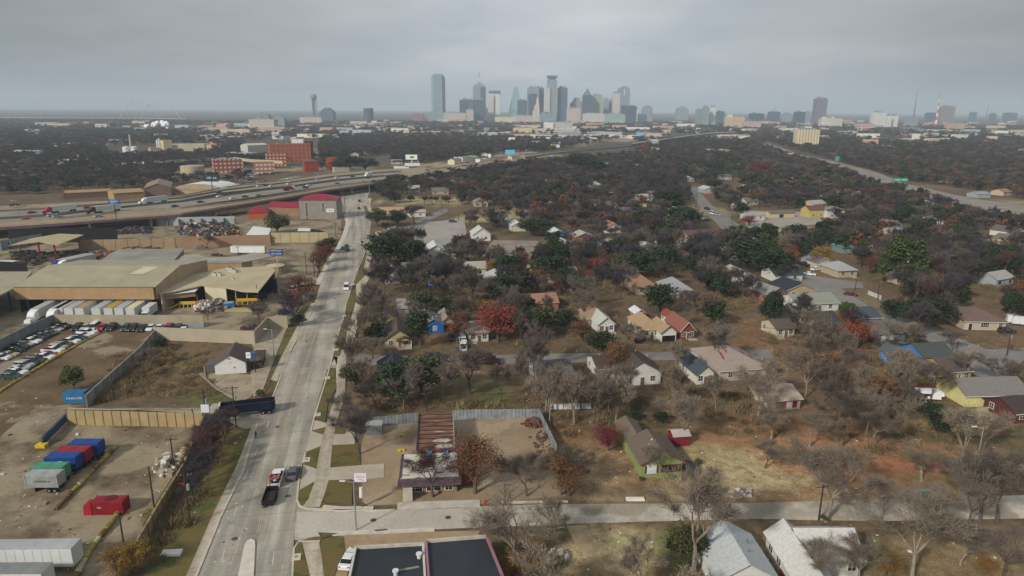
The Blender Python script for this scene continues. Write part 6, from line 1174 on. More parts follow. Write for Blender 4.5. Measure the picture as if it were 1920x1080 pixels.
for (u, v, vt, lab) in [(1887, 668, 615, 'tall bare utility pole at the edge of the bare brown field'), (1603, 545, 523, 'pole at the junction of the curving street'), (1788, 690, 640, 'pole with side twigs near the blue house'), (1645, 562, 535, 'pole beside the white fence panels'), (1358, 640, 600, 'pole behind the brick red house'), (1535, 975, 908, 'dark stump-like pole beside the leaning tree at the street'), (1328, 482, 455, 'pole before the church-like house'), (776, 420, 388, 'thin pole at the pale parking lot, nearer one'), (860, 415, 385, 'thin pole at the straw field'), (800, 770, 735, 'pale pole behind the galvanised fence'), (946, 946, 905, 'short grey post on the tan lot'), (1068, 760, 715, 'pole behind the long grey-roofed house'), (1306, 385, 355, 'pole on the left of the lane'), (1372, 420, 390, 'pole on the right of the lane'), (1865, 408, 385, 'thin pole on the near side of the expressway'), (1432, 428, 405, 'thin pole by the crimson tree'), (828, 398, 370, 'thin pole beside the alley')]:
    pole(u, v, vt, lab, arms=1 if vt < v-25 else 0, yaw=ROADYAW)
pole(759, 465, 430, 'lamp pole between the pale parking lots', 'lamp')
pole(813, 315, 296, 'highway lamp pole right of the green billboard', 'lamp')
pole(1824, 905, 800, 'slim pole carrying a yellow flag-like shape among the right-hand trees', 'lamp', r=.12)
for (u, v, vt, l) in ((36, 420, 376, 'highway lamp pole at the far left'), (597, 355, 323, 'highway lamp pole behind the red roofs'), (693, 368, 338, 'sign gantry pole at the underpass')): pole(u, v, vt, l, 'lamp', r=.2)
A_ = [(387, 788, 731), (443, 800, 723), (357, 986, 886)]
for (a, c) in zip(A_[:-1], A_[1:]):
    for dx in (-1, 1): pa, pc = P(a[0], a[1]), P(c[0], c[1]); wire((pa.x+dx, pa.y, solveH(*a)-.3), (pc.x+dx, pc.y, solveH(*c)-.3))
# ---------------------------------------------------------------- vehicles (heading along local +X)
CAR_M = {}
GLASS = mat('14181b', .15, .05, spec=.6); TYRE = mat('151515', .9, .1); RIM = mat('9a9c9e', .4, .05, metal=.6)
def cmesh(key, fn):
    if key not in CAR_M:
        o = fn(); CAR_M[key] = o.data; COL.objects.unlink(o); bpy.data.objects.remove(o)
    return CAR_M[key]
def obj_of(name, me, parent, loc=(0, 0, 0), m=None):
    o = bpy.data.objects.new(name, me); COL.objects.link(o); o.parent = parent; o.location = loc
    if m is not None: o.material_slots[0].link = 'OBJECT'; o.material_slots[0].material = m
    return o
def body_mesh(kind):
    b = MB(); L, Wd = {'sedan': (4.7, 1.82), 'suv': (4.8, 1.95), 'pickup': (5.7, 1.98), 'van': (5.4, 2.0)}[kind]
    prof = {'sedan': [(-2.35, .35), (-2.35, .85), (-2.2, 1.0), (-1.5, 1.02), (.85, .98), (2.1, .8), (2.35, .65), (2.35, .32)],
            'suv': [(-2.4, .4), (-2.4, 1.05), (-2.3, 1.12), (.95, 1.1), (2.2, .98), (2.4, .8), (2.4, .38)],
            'pickup': [(-2.85, .5), (-2.85, 1.12), (-.6, 1.12), (-.59, 1.14), (1.1, 1.14), (2.6, 1.08), (2.85, .95), (2.85, .45)],
            'van': [(-2.7, .4), (-2.7, 1.15), (1.3, 1.15), (2.5, 1.0), (2.7, .8), (2.7, .38)]}[kind]
    n = len(prof); vs = []
    for y, k in ((-Wd/2, 0), (-Wd/2+.07, .0), (Wd/2-.07, 0), (Wd/2, 0)):
        sc = .97 if abs(y) == Wd/2 else 1.0
        vs += [(x*sc, y, .3+(z-.3)*(.94 if sc < 1 else 1)) for x, z in prof]
    for r in range(3): b.add(vs, [(r*n+i, r*n+(i+1) % n, (r+1)*n+(i+1) % n, (r+1)*n+i) for i in range(n)])
    b.add(vs, [tuple(range(n))[::-1], tuple(range(3*n, 4*n))])
    roof = {'sedan': (-1.15, .3, 1.42), 'suv': (-2.05, .45, 1.72), 'pickup': (-.45, .75, 1.82), 'van': (-2.5, 1.0, 2.1)}[kind]
    b.box((roof[0]+roof[1])/2, 0, roof[2]-.06, roof[1]-roof[0], Wd*.78, .09, taper=.05)
    if kind == 'pickup': b.box(-1.75, 0, 1.13, 1.9, Wd*.8, .02, mi=1)
    return b.build('body', [mat('c8c8c8'), mat('1c1c1d', .8)])
def cabin_mesh(kind):
    b = MB(); a, c, t0, t1, z0, z1, Wd = {'sedan': (-1.75, 1.05, -1.15, .3, .98, 1.37, 1.66), 'suv': (-2.3, 1.15, -2.05, .45, 1.08, 1.67, 1.8), 'pickup': (-.6, 1.35, -.45, .75, 1.12, 1.77, 1.8), 'van': (-2.68, 1.6, -2.5, 1.0, 1.12, 2.05, 1.86)}[kind]
    w1 = Wd*.84; vs = [(a, -Wd/2, z0), (c, -Wd/2, z0), (c, Wd/2, z0), (a, Wd/2, z0), (t0, -w1/2, z1), (t1, -w1/2, z1), (t1, w1/2, z1), (t0, w1/2, z1)]
    b.add(vs, [(0, 1, 5, 4), (1, 2, 6, 5), (2, 3, 7, 6), (3, 0, 4, 7), (4, 5, 6, 7)])
    for x in ((a+c)/2-.1, a+.35 if kind in ('suv', 'van') else (a+c)/2+.45):
        for sg in (-1, 1): b.add([(x-.05, sg*(Wd/2+.012), z0), (x+.05, sg*(Wd/2+.012), z0), (x+.05, sg*(w1/2+.012), z1), (x-.05, sg*(w1/2+.012), z1)], [(0, 1, 2, 3)] if sg < 0 else [(3, 2, 1, 0)], 1)
    return b.build('windows', [GLASS, mat('808080')])
def wheel_mesh():
    b = MB(); n = 12
    for y0, y1, r, mi in ((-.11, .11, .34, 0), (-.125, .125, .2, 1)):
        vs = [(r*math.cos(2*math.pi*i/n), y, r*math.sin(2*math.pi*i/n)) for y in (y0, y1) for i in range(n)]
        b.add(vs, [(i, (i+1) % n, n+(i+1) % n, n+i) for i in range(n)]+[tuple(range(n))[::-1], tuple(range(n, 2*n))], mi)
    return b.build('wheel', [TYRE, RIM])
def lamp_mesh():
    b = MB(); b.box(0, 0, -.07, .06, .34, .15); return b.build('lamp', [mat('e6e6e0', .3)])
CARS = 'cars'
def car(kind, color, p, yaw, label, group=None, parts=True, z=0.0, scale=1.0):
    t = E('parked_car' if group else 'car', label, {'sedan': 'car', 'suv': 'car', 'pickup': 'pickup truck', 'van': 'van'}[kind], (p[0], p[1], z), yaw, group)
    pm = mat(color, .35, .03, spec=.5)
    obj_of('body', cmesh(('b', kind), lambda: body_mesh(kind)), t, m=pm); obj_of('windows', cmesh(('c', kind), lambda: cabin_mesh(kind)), t)
    wb = {'sedan': 1.42, 'suv': 1.45, 'pickup': 1.8, 'van': 1.7}[kind]; hw = {'sedan': .83, 'suv': .88, 'pickup': .9, 'van': .9}[kind]
    for sx in (-1, 1):
        for sy in (-1, 1):
            w_ = obj_of('wheel', cmesh('wheel', wheel_mesh), t, (sx*wb, sy*hw, .34))
    if parts:
        ln = {'sedan': 2.33, 'suv': 2.38, 'pickup': 2.83, 'van': 2.68}[kind]
        for sy in (-1, 1):
            obj_of('headlight', cmesh('lamp', lamp_mesh), t, (ln, sy*hw*.78, .72)); obj_of('tail_light', cmesh('lamp', lamp_mesh), t, (-ln, sy*hw*.8, .85), m=mat('8a1418', .4))
    t.scale = (scale,)*3
    return t
CN = {'w': ('dadcdc', 'white'), 'b': ('1c1e21', 'black'), 'g': ('6e7275', 'grey'), 's': ('a5a9ab', 'silver'), 'r': ('9c1626', 'red'), 'n': ('27384a', 'navy'), 'd': ('2c2f31', 'dark grey'), 't': ('a89878', 'tan'), 'm': ('4f1d2a', 'maroon'), 'e': ('2c4440', 'dark green'), 'o': ('c2541e', 'orange')}
KN = {'s': 'sedan', 'u': 'suv', 'p': 'pickup', 'v': 'van'}
KW = {'sedan': 'car', 'suv': 'tall car', 'pickup': 'pickup truck', 'van': 'van'}
ORD = ['first', 'second', 'third', 'fourth', 'fifth', 'sixth', 'seventh', 'eighth', 'ninth', 'tenth', 'eleventh', 'twelfth', 'thirteenth', 'fourteenth', 'fifteenth', 'sixteenth', 'seventeenth']
for i, (u, v, k, c) in enumerate([(29, 710, 'u', 'e'), (37, 703, 'p', 'w'), (43, 695, 's', 's'), (53, 689, 'u', 's'), (65, 684, 'u', 'b'), (76, 679, 'u', 'd'), (89, 674, 'p', 'w'), (98, 668, 's', 'r'), (107, 661, 'p', 'w'), (117, 655, 'u', 't'), (128, 650, 'u', 'd'), (138, 644, 'p', 'w'), (155, 638, 'u', 'n'), (163, 632, 's', 'w'), (171, 627, 'p', 'w')]):
    car(KN[k], CN[c][0], P(u-7, v), R(-4), f'{CN[c][1]} {KW[KN[k]]}, {ORD[i]} from the photo edge in the row beside the yellow logs', 'cars parked along the yellow logs')
for i, (u, v, k, c) in enumerate([(3, 675, 'u', 'w'), (18, 668, 's', 't'), (27, 661, 'u', 'b'), (38, 654, 'u', 'd'), (47, 649, 's', 's'), (58, 644, 'p', 'w'), (70, 638, 'u', 'd'), (80, 633, 'u', 'b'), (92, 628, 's', 'd'), (103, 621, 's', 's'), (112, 617, 'u', 'b'), (124, 612.5, 'u', 'd')]):
    car(KN[k], CN[c][0], P(u, v), R(-2), f'{CN[c][1]} {KW[KN[k]]}, {ORD[i]} from the photo edge in the row under the weathered wall', 'cars parked under the weathered wall')
for i, (u, v, k, c) in enumerate([(145, 618, 'u', 'b'), (161, 617, 's', 's'), (177, 618, 'v', 'w'), (192, 617, 's', 'r'), (209, 618, 'u', 'd'), (237, 619, 'u', 'e'), (251, 619, 'u', 'b'), (267, 619, 'p', 'd'), (283, 618, 's', 'w'), (299, 618, 's', 'w'), (316, 619, 'u', 'r'), (334, 620, 'u', 'n'), (346, 624, 'p', 'w')]):
    car(KN[k], CN[c][0], P(u, v), R(-80), f'{CN[c][1]} {KW[KN[k]]}, {ORD[i]} from the left in the row along the long tan wall', 'cars parked along the tan wall')
# heavy vehicles
def wheels(t, xs, y, r=.5, w=.28, dual=True):
    def f():
        b = MB(); n = 12
        for y0, y1, rr, mi in ((-w, w, 1, 0), (-w-.02, w+.02, .5, 1)):
            vs = [(r*rr*math.cos(2*math.pi*i/n), yy, r*rr*math.sin(2*math.pi*i/n)) for yy in (y0, y1) for i in range(n)]; b.add(vs, [(i, (i+1) % n, n+(i+1) % n, n+i) for i in range(n)]+[tuple(range(n))[::-1], tuple(range(n, 2*n))], mi)
        return b.build('wheel', [TYRE, RIM])
    me = cmesh(('hw', r, w), f)
    for x in xs:
        for sg in (-1, 1): obj_of('wheel', me, t, (x, sg*y, r))
def trailer(p, yaw, label, c='c9cbca', L=15.0, group=None, parts=True, z=0, topc=None, name='semi_trailer', cat='trailer'):
    t = E(name, label, cat, (p[0], p[1], z), yaw, group); b = MB(); b.box(-L/2, 0, 1.1, L, 2.55, 2.9, tmi=1)
    for k in range(int(L/1.25)): b.box(-L+.6+k*1.25, 0, 1.12, .05, 2.59, 2.8, mi=2)
    b.build('box', [mat(c, .5, .07, .4), mat(topc or 'a7aaa9', .6, .15, .4), mat('aeb1b0', .5, .05)], t)
    b = MB(); b.box(-L+.02, 0, 1.15, .08, 2.35, 2.75); b.box(-L-.02, .02, 1.2, .05, .06, 2.6, mi=1); b.build('door', [mat('bfc1bf', .5, .1), mat('55585a')], t)
    wheels(t, (-L+1.2, -L+2.5), 1.0)
    b = MB(); b.box(-L*.25, 0, 0, .2, 2, 1.1); b.box(-L+1.9, 0, .55, 3.2, 1.1, .5); b.build('undercarriage', mat('26282a', .8), t)
    return t
def tractor(p, yaw, label, c='d6d8d8', z=0, group=None):
    t = E('truck_tractor', label, 'truck', (p[0], p[1], z), yaw, group); pm = mat(c, .35, .05)
    b = MB(); b.add([(-2.4, -1.2, 1.0), (.3, -1.2, 1.0), (.3, 1.2, 1.0), (-2.4, 1.2, 1.0), (-2.4, -1.15, 3.9), (-.7, -1.05, 3.5), (-.7, 1.05, 3.5), (-2.4, 1.15, 3.9), (.2, -1.05, 2.6), (.2, 1.05, 2.6)], [(0, 1, 8, 5, 4), (3, 7, 6, 9, 2), (1, 2, 9, 8), (8, 9, 6, 5), (4, 5, 6, 7), (0, 4, 7, 3)]); b.build('cab', pm, t)
    b = MB(); b.box(1.3, 0, .7, 2.1, 1.9, 1.1, taper=.12); b.build('hood', pm, t); b = MB(); b.box(2.4, 0, .4, .25, 2.3, .5); b.build('bumper', mat('b5b8ba', .3, metal=.7), t)
    b = MB(); b.add([(.32, -.95, 1.85), (.32, .95, 1.85), (-.08, .9, 2.85), (-.08, -.9, 2.85)], [(0, 1, 2, 3)]); b.build('windscreen', GLASS, t)
    b = MB(); b.box(-4, 0, .7, 3.4, .9, .4); b.build('chassis', mat('232425'), t); wheels(t, (-4.6, -3.3), 1.0); wheels(t, (1.4,), 1.05, .5, .17)
    return t
def fwd(p, yaw, d): return Vector((p[0]+math.cos(yaw)*d, p[1]+math.sin(yaw)*d, 0))
BY = R(-84)
for i, (u, v, tc) in enumerate([(112, 601, None), (131, 601, None), (151, 601, 'a09070'), (182, 601, None), (205, 601, 'b08f4f'), (225, 601, None), (246, 601, 'cfc79e')]):
    trailer(P(u, v), BY, f'white box trailer, {ORD[i]} from the left backed into the tan loading shed', group='trailers backed into the loading shed', topc=tc, L=14)
for (u, v, l) in ((60, 607, 'white sleeper truck tractor, leftmost before the loading shed'), (96, 606, 'white sleeper truck tractor with a raised roof beside the blue-grey wall corner')):
    p = P(u, v); tractor(p, BY, l, 'dfe1e0'); q = fwd(p, BY, -2.6); trailer(q, BY, 'white trailer hitched to the '+l.replace(' with a raised roof', '').replace(', leftmost', ' leftmost'), L=14, c='b5b7b6')
p = P(274, 598); t = E('box_truck', 'white box truck, rightmost in the loading row', 'truck', p, BY)
b = MB(); b.box(-3.6, 0, .9, 6.4, 2.3, 2.7); b.build('box', mat('c6c9c9', .5, .06), t); b = MB(); b.box(.9, 0, .5, 2.2, 2.0, .9, taper=.1); b.box(.1, 0, .5, 1.1, 2.1, 1.9, taper=.12); b.build('cab', mat('dde0df', .4), t); b = MB(); b.box(.66, 0, 1.45, .06, 1.7, .6); b.build('windscreen', GLASS, t); wheels(t, (-5, .9), .95, .45, .2)
for (u, v, l, cc) in ((102, 507, 'navy-nosed truck tractor behind the tan loading shed', '1f3a72'), (113, 507, 'white truck tractor beside the navy-nosed one behind the shed', 'dfe1e0')):
    p = P(u, v); y = R(-110); tractor(p, y, l, cc); trailer(fwd(p, y, -2.6), y, 'grey-white trailer hitched to the '+l.split(' truck')[0]+' tractor behind the shed', L=13, c='a9afb0')
trailer(P(435, 477), R(180), 'long white trailer parked in front of the brown blank wall', L=15.5, c='dfe1df')
def container(u, v, label, c, logo=None, chassis=True, L=6.06, yaw=R(1), mark=None):
    p = P(u, v); t = E('trailer_container' if chassis else 'shipping_container', label, 'container', p, yaw, 'containers parked beside the yellow logs' if chassis else None); z0 = 1.25 if chassis else 0.05
    b = MB(); b.box(0, 1.2, z0, L, 2.44, 2.55)
    for k in range(22): b.box(-L/2+.25+k*(L-.5)/21, -.03, z0+.15, .12, .04, 2.25)
    b.build('shell', mat(c, .6, .25, .5), t)
    b = MB()
    for x in (-L/2, L/2):
        for y in (0, 2.4): b.box(x, y, z0-.02, .2, .2, 2.62)
    b.build('corner_post', mat(c, .6, .2, 1), t)
    b = MB(); b.box(L/2+.02, 1.2, z0+.1, .06, 2.2, 2.35); b.build('door', mat(c, .7, .2, 1), t)
    if chassis:
        b = MB(); b.box(-.2, 1.2, .85, L+1, .9, .35); b.box(-L*.28, 1.2, 0, .15, 1.6, .9); b.build('chassis', mat('1d1d1e', .8), t)
        me = cmesh(('cw',), lambda: wheels_one()); 
        for x in (L*.2, L*.38):
            for y in (.2, 2.2): obj_of('wheel', me, t, (x, y, .5))
    if logo:
        b = MB(); n = 20; vs = [(1.0*math.cos(2*math.pi*i/n), -.07, z0+1.3+.48*math.sin(2*math.pi*i/n)) for i in range(n)]+[(.82*math.cos(2*math.pi*i/n), -.07, z0+1.3+.33*math.sin(2*math.pi*i/n)) for i in range(n)]
        b.add(vs, [(i, (i+1) % n, n+(i+1) % n, n+i) for i in range(n)]); b.build('emblem', mat('d6dce6'), t); text(logo, .5, t, (0, -.08, z0+1.3))
    t.scale = (.9, .9, .9)
    if mark: text(mark[0], mark[1], t, (mark[2], -.08, z0+mark[3]), m=mat(mark[4]))
    return t
def wheels_one():
    b = MB(); n = 12; r = .5; w = .25
    for y0, y1, rr, mi in ((-w, w, 1, 0), (-w-.02, w+.02, .5, 1)):
        vs = [(r*rr*math.cos(2*math.pi*i/n), yy, r*rr*math.sin(2*math.pi*i/n)) for yy in (y0, y1) for i in range(n)]; b.add(vs, [(i, (i+1) % n, n+(i+1) % n, n+i) for i in range(n)]+[tuple(range(n))[::-1], tuple(range(n, 2*n))], mi)
    return b.build('wheel', [TYRE, RIM])
container(160, 863, 'blue container with white oval emblem, farthest in the parked container row', '1b4488', 'CMA')
container(136, 877, 'red container on chassis, second farthest in the container row', '8f2428')
container(117, 890, 'blue container with white oval emblem, middle of the container row', '1b4488', 'CMA')
container(92, 910, 'green container behind the grey one in the container row', '4c8a70')
container(81, 925, 'grey container trailer with dark lettering and a round blue mark, nearest of the row', '9a9d9a', mark=('CONTAINER 20', .45, .2, 1.3, '3a4a66'))
t = container(202, 966, 'crushed dark red container with a dented roof lying beside the yellow logs', '861a27', chassis=False, L=5.6, yaw=R(2), mark=('TEX', .45, -1.3, 1.5, 'e2d8d4'))
b = MB(); b.box(-3.5, 1.2, .05, 1.6, 2.4, 1.9, taper=.1); b.build('torn_end', mat('9a1c2a', .7, .2, 1), t); b = MB(); b.cyl(.2, 1.5, 2.62, 2.66, 1.1, .9, 12); b.build('dent', mat('5c1a20', .8, .2, 1), t)
trailer(P(150, 1064), R(2), 'long white box trailer, upper one at the bottom left corner', L=16, c='cdd0cf')
trailer(P(97, 1112), R(1), 'white box trailer with a grey roof below the other at the corner', L=16, c='cfd2cf', topc='7f8380')
b = MB(); b.box(-3, 0, 0, 7, 2.4, 2.6); tag(b.build('shipping_container', mat('8a1a26', .6, .1, .5), loc=P(62, 1150), rz=.06), 'dark red container roof just showing at the bottom left corner', 'container')
# blue dump trailer turning in at the drive
t = E('dump_trailer', 'long open dark blue dump trailer turning off the road into the drive', 'trailer', P(462, 782)+Vector((0, 1.2, 0)), yaw_px(415, 787, 508, 776))
b = MB()
for y in (-1.2, 1.2): b.box(0, y, 1.2, 11.2, .12, 1.9)
for x in (-5.6, 5.6): b.box(x, 0, 1.2, .12, 2.27, 1.9)
b.box(0, 0, 1.15, 11, 2.2, .12); b.build('body', mat('0f1b33', .5, .12, .6), t)
b = MB(); b.box(0, -1.27, 2.95, 11.3, .1, .14); b.box(0, 1.27, 2.95, 11.3, .1, .14); b.build('top_rail', mat('3a2c30'), t)
b = MB(); b.box(0, 0, 1.3, 10.6, 2.2, .5); b.build('load', mat('241d1a', .9, .3, 1), t); b = MB(); b.box(-5.6, 0, 3.15, .35, 2.4, .12); b.build('tarp_bar', mat('d3d3cd'), t)
b = MB(); b.box(3.6, 0, .7, 3.4, 1, .45); b.box(-2, 0, .8, 7, .8, .35); b.box(-.3, .9, .2, .2, .2, .9); b.build('chassis', mat('232629', .8), t); wheels(t, (3.1, 4.4), 1.0)
# pickup towing a loaded trailer, and the cars on the road
p = P(519, 912); y = R(90)+R(8.5); t = car('pickup', 'd9dbdb', P(520, 902), y, 'white pickup truck with its bed heaped with red and orange scrap on the road')
heapb = MB(); rr = random.Random(9)
for _ in range(60): heapb.box(rr.uniform(-2.7, -.75), rr.uniform(-.8, .8), rr.uniform(.95, 1.8), rr.uniform(.2, .6), rr.uniform(.2, .5), rr.uniform(.15, .4), rr.uniform(0, 3), mi=rr.randrange(6))
o = heapb.build('load', [mat(c_, .7, .1, 1) for c_ in ('b3202c', 'd9d9d6', 'c4602a', '3c5a86', '2a2a2a', '8a8f92')], t)
q = fwd(P(520, 902), y, -6.3)
t = E('flatbed_trailer', 'black box-sided trailer towed behind the scrap-loaded white pickup', 'trailer', q, y); b = MB()
for yy in (-.95, .95): b.box(0, yy, .5, 4.6, .08, .9)
for xx in (-2.3, 2.3): b.box(xx, 0, .5, .08, 1.81, .9)
b.box(0, 0, .45, 4.5, 1.8, .1); b.build('body', mat('16181a', .6, .2, 1), t); b = MB(); b.box(-.1, 0, .6, 3.4, 1.5, .25); b.build('load', mat('3a2a24', .9, .3, 1.5), t); b = MB(); b.box(3.0, 0, .45, 1.5, .12, .12); b.build('drawbar', mat('1a1a1a'), t); wheels(t, (-.4, .45), .98, .34, .12)
car('sedan', '54585c', P(550, 892), R(97), 'dark grey car driving away in the kerb lane beside the white pickup')
car('van', 'dfe2e1', P(650, 542), R(-80), 'white van driving toward the camera beside the grass islands')
for (u, v, k, c, y, l) in [(650, 463, 's', 'n', 104, 'blue-grey car in the far lane below the cream wall, nearer of three'), (652, 470, 's', 'n', 104, 'blue-grey car just behind the other in the far lane'), (643, 467, 's', 'g', 104, 'dull car turning at the kerb below the cream wall'), (674, 378, 's', 'd', 100, 'dark car near the underpass, farther one'), (673, 392, 's', 'd', 100, 'dark car near the underpass, nearer one'), (638, 431, 's', 'g', 90, 'grey car at the yard gate beside the tall dark pole'),
    (599, 437, 'u', 'b', 30, 'black tall car behind the small white canopy'), (590, 434, 's', 'm', 40, 'maroon car beside the black one at the small white canopy'), (498, 458.5, 's', 'n', 0, 'dark blue car under the brown blank wall'), (407, 480, 's', 'm', 0, 'maroon car left of the long white trailer'), (378, 465, 's', 'g', 0, 'grey car hugging the brown blank wall'),
    (556, 545, 'v', 'w', 60, 'white van by the red shrub at the office drive'), (550, 551, 's', 'r', 10, 'red car before the white van at the office drive'), (566, 547, 'u', 'w', 100, 'white tall car right of the red shrub drive'), (555, 539, 's', 'n', 30, 'dark blue car behind the white van at the office drive'), (535, 589, 'u', 'n', 20, 'navy car at the end of the cream wall'), (467, 618, 's', 'm', 0, 'maroon striped car behind the cream block wall'), (474, 616, 's', 'n', 0, 'navy car behind the cream block wall'), (487, 560, 'u', 'b', 20, 'black tall car at the shed side'),
    (818, 670, 's', 'b', 0, 'black car with red tail light parked in the side street'), (869, 655, 'p', 'w', 95, 'white pickup nearest the side street in the line of four'), (870, 648, 'u', 'w', 97, 'white car second in the line of four on the drive'), (868, 641, 'v', 'w', 97, 'white van third in the line of four on the drive'), (865, 633, 'u', 's', 99, 'silver car farthest in the line of four on the drive'), (848, 636, 'p', 'd', 100, 'dark pickup before the cobalt blue house'), (1160, 709, 's', 'w', 90, 'white car between the white houses under bare trees'), (1200, 640, 'u', 'm', 60, 'maroon car left of the tan-roofed house'), (1356, 650, 'u', 'b', 80, 'black car beside the brown clearing'), (1291, 882, 'u', 'b', 95, 'black car standing right of the lime green house'),
    (655, 1054, 's', 'w', 84, 'white car squeezed beside the parapet of the black-roofed shop'), (1595, 554, 's', 'm', -25, 'maroon car on the curving street'), (1518, 516, 's', 'w', -30, 'white car at the head of the curving street'), (1506, 498, 'p', 'b', -60, 'black pickup in the clearing by the orange tree'), (1530, 507, 's', 'w', 20, 'white car beside the cream bungalow'), (1711, 526, 's', 'w', 10, 'white car under the large light green tree'), (1767, 524, 's', 'w', 10, 'white car glimpsed in the dark wood'), (1337, 402, 'v', 'w', -65, 'white van on the lane, larger of two'), (1345, 404, 'u', 's', -65, 'silver car beside the white van on the lane'), (1326, 393, 'u', 'd', -70, 'dark car behind the white van on the lane'), (1315, 412, 's', 'w', 10, 'white car on the gravel left of the lane'), (1325, 414, 's', 'b', 10, 'dark car on the gravel left of the lane'), (1383, 436, 'u', 'e', -10, 'green car at the lower end of the lane'), (1376, 443, 's', 'w', 0, 'white car at the lower end of the lane'), (1394, 414, 's', 'o', 0, 'salmon car beside the crimson tree'), (849, 417, 'u', 'e', 0, 'dark green car on the pale parking lot'), (868, 474, 'u', 'e', 0, 'teal car nearer in the hall drive'), (867, 487, 'p', 'd', 0, 'dark pickup farther right in the hall drive'), (1031, 545, 's', 'n', 0, 'navy car on the grey drive in the thicket'), (1045, 545, 's', 'd', 0, 'dark car on the grey drive in the thicket'), (1553, 412, 's', 'r', 0, 'red car before the two-storey white house'), (1856, 392, 's', 's', -20, 'silver car on the expressway'), (1325, 366, 's', 'o', 0, 'orange car at the far end of the lane'), (1887, 624, 'u', 'd', 0, 'dark car right of the cream hip-roofed house')]:
    car(KN[k], CN[c][0], P(u, v), R(y), l, parts=v > 520)
t = E('covered_truck', 'long dark brown covered truck parked in the side street', 'truck', P(908, 683), R(3)); b = MB(); b.box(-1.4, 0, .8, 7.0, 2.3, 2.0); b.build('box', mat('33211f', .7, .15, .8), t); b = MB(); b.box(3.2, 0, .5, 2.1, 2.0, .8, taper=.1); b.box(2.6, 0, .5, 1.2, 2.0, 1.6, taper=.1); b.build('cab', mat('2c2022', .5), t); wheels(t, (-3.4, 3.2), .95, .45, .2)
t = E('camper_trailer', 'white camper trailer parked before the reddish wooden fence', 'trailer', P(1737, 749), R(-8)); b = MB(); b.box(0, 0, .6, 5.4, 2.2, 1.9, taper=.2); b.box(2.6, 0, 1.3, 1.4, 2.1, .9, taper=.15); b.build('body', mat('dcdedd', .5, .05), t)
b = MB(); b.box(-.6, -1.02, 1.3, 1.8, .1, .5); b.build('window', GLASS, t); wheels(t, (-.5,), .95, .36, .12)
for (u, v, l) in ((1893, 606, 'white storage tank trailer right of the brown hip roof'), (1910, 609, 'white box trailer at the right edge beside the tank')):
    t = E('utility_trailer', l, 'trailer', P(u, v), R(-20)); b = MB(); b.box(0, 0, .5, 4.2 if 'box' in l else 2.2, 2, 2.2, taper=.15); b.build('body', mat('cfd2d2', .5, .06), t); wheels(t, (0,), .9, .34, .12)
# highway traffic (deck height 6)
def hcar(u, v, k, c, y, l, z=6): p = P(u, v, z); car(KN[k], CN[c][0], p, R(y), l, 'vehicles on the elevated highway', False, z)
hy = math.degrees(yaw_px(0, 405, 420, 360))
for (u, v, k, c, l) in [(28, 386, 'p', 'n', 'dark pickup on the frontage lane at the far left of the highway'), (60, 400, 's', 'r', 'red car left of the red truck on the highway'), (50, 413, 's', 'r', 'bright red car on the near tan lanes at the left'), (98, 406, 'u', 's', 'silver tall car below the red truck'), (108, 407, 'u', 's', 'second silver car below the red truck'), (164, 391, 's', 'r', 'red car right of the red truck'), (185, 407, 's', 's', 'silver car near the dark billboard pole'),
    (328, 388, 's', 'e', 'dark green car on the tan highway lanes'), (376, 380, 's', 'e', 'dark car right of the green one'), (412, 369.5, 's', 'w', 'white car on the grey highway lanes, left part'), (411, 362, 's', 'd', 'dark car above the white car on the highway'), (437, 373, 's', 'w', 'small white car farther along the highway'), (460, 370, 's', 'e', 'green car above the orange-walled building'), (485, 368, 's', 'g', 'grey car before the red scrap truck'), (487, 350, 'v', 'w', 'white van on the upper highway lanes'), (496, 349, 'u', 'd', 'dark tall car beside the white van'), (510, 350, 's', 'w', 'white car right of the dark tall car'), (543, 346, 'v', 'w', 'white van above the red scrap truck'), (573, 353, 'u', 'd', 'dark car before the white car in the middle lanes'), (579, 349, 's', 'w', 'white car behind the dark car in the middle lanes'), (596, 337, 'u', 's', 'silver vehicle on the upper lanes over the red roof'), (632, 334, 's', 'w', 'white car over the storage building'), (632, 345, 's', 'g', 'grey car over the storage building'), (683, 343, 's', 'd', 'dark car on the near lane above the underpass'), (690, 334, 's', 'd', 'dark car behind the white truck above the underpass'), (725, 331, 's', 'g', 'grey car right of the underpass'), (661, 332, 's', 'n', 'navy car on the upper lanes left of the white truck')]:
    hcar(u, v, k, c, hy, l)
for (u, v, z, l, cc, tc, L_) in ((88, 401, 6, 'red semi truck pulling a white trailer on the highway', 'b01c34', 'c9d2cf', 13), (46, 0, 0, '', '', '', 0), (268, 383, 6, 'white semi truck pulling a long white trailer on the highway', 'dfe2e0', 'c3cbc8', 13), (170, 401, 6, 'dark semi truck pulling a white trailer on the highway', '2c3033', 'c9d0cd', 14)):
    if not l: continue
    y = R(hy+180); p = P(u, v, z); t = tractor(p, y, l.replace(' pulling', ', hitched to'), cc, z=z); tt = trailer(fwd(p, y, -2.6), y, 'white highway trailer behind the '+l.split(' semi')[0]+' semi truck', c=tc, L=L_, z=z)
p = P(543, 357, 6); t = E('scrap_truck', 'dark truck with a red skip and white cab on the highway', 'truck', p, R(hy)); b = MB(); b.box(-1, 0, 1, 6.5, 2.4, 1.8, taper=-.1); b.build('skip', mat('9c1c2c', .7, .2, 1), t); b = MB(); b.box(3.6, 0, .6, 2, 2.3, 2.4, taper=.15); b.build('cab', mat('dcdcdc', .4), t); b = MB(); b.box(-4.8, 0, .9, 1.2, 2.2, 1.4); b.build('rear_frame', mat('222428'), t); wheels(t, (-3, -1.7, 3.4), .98)
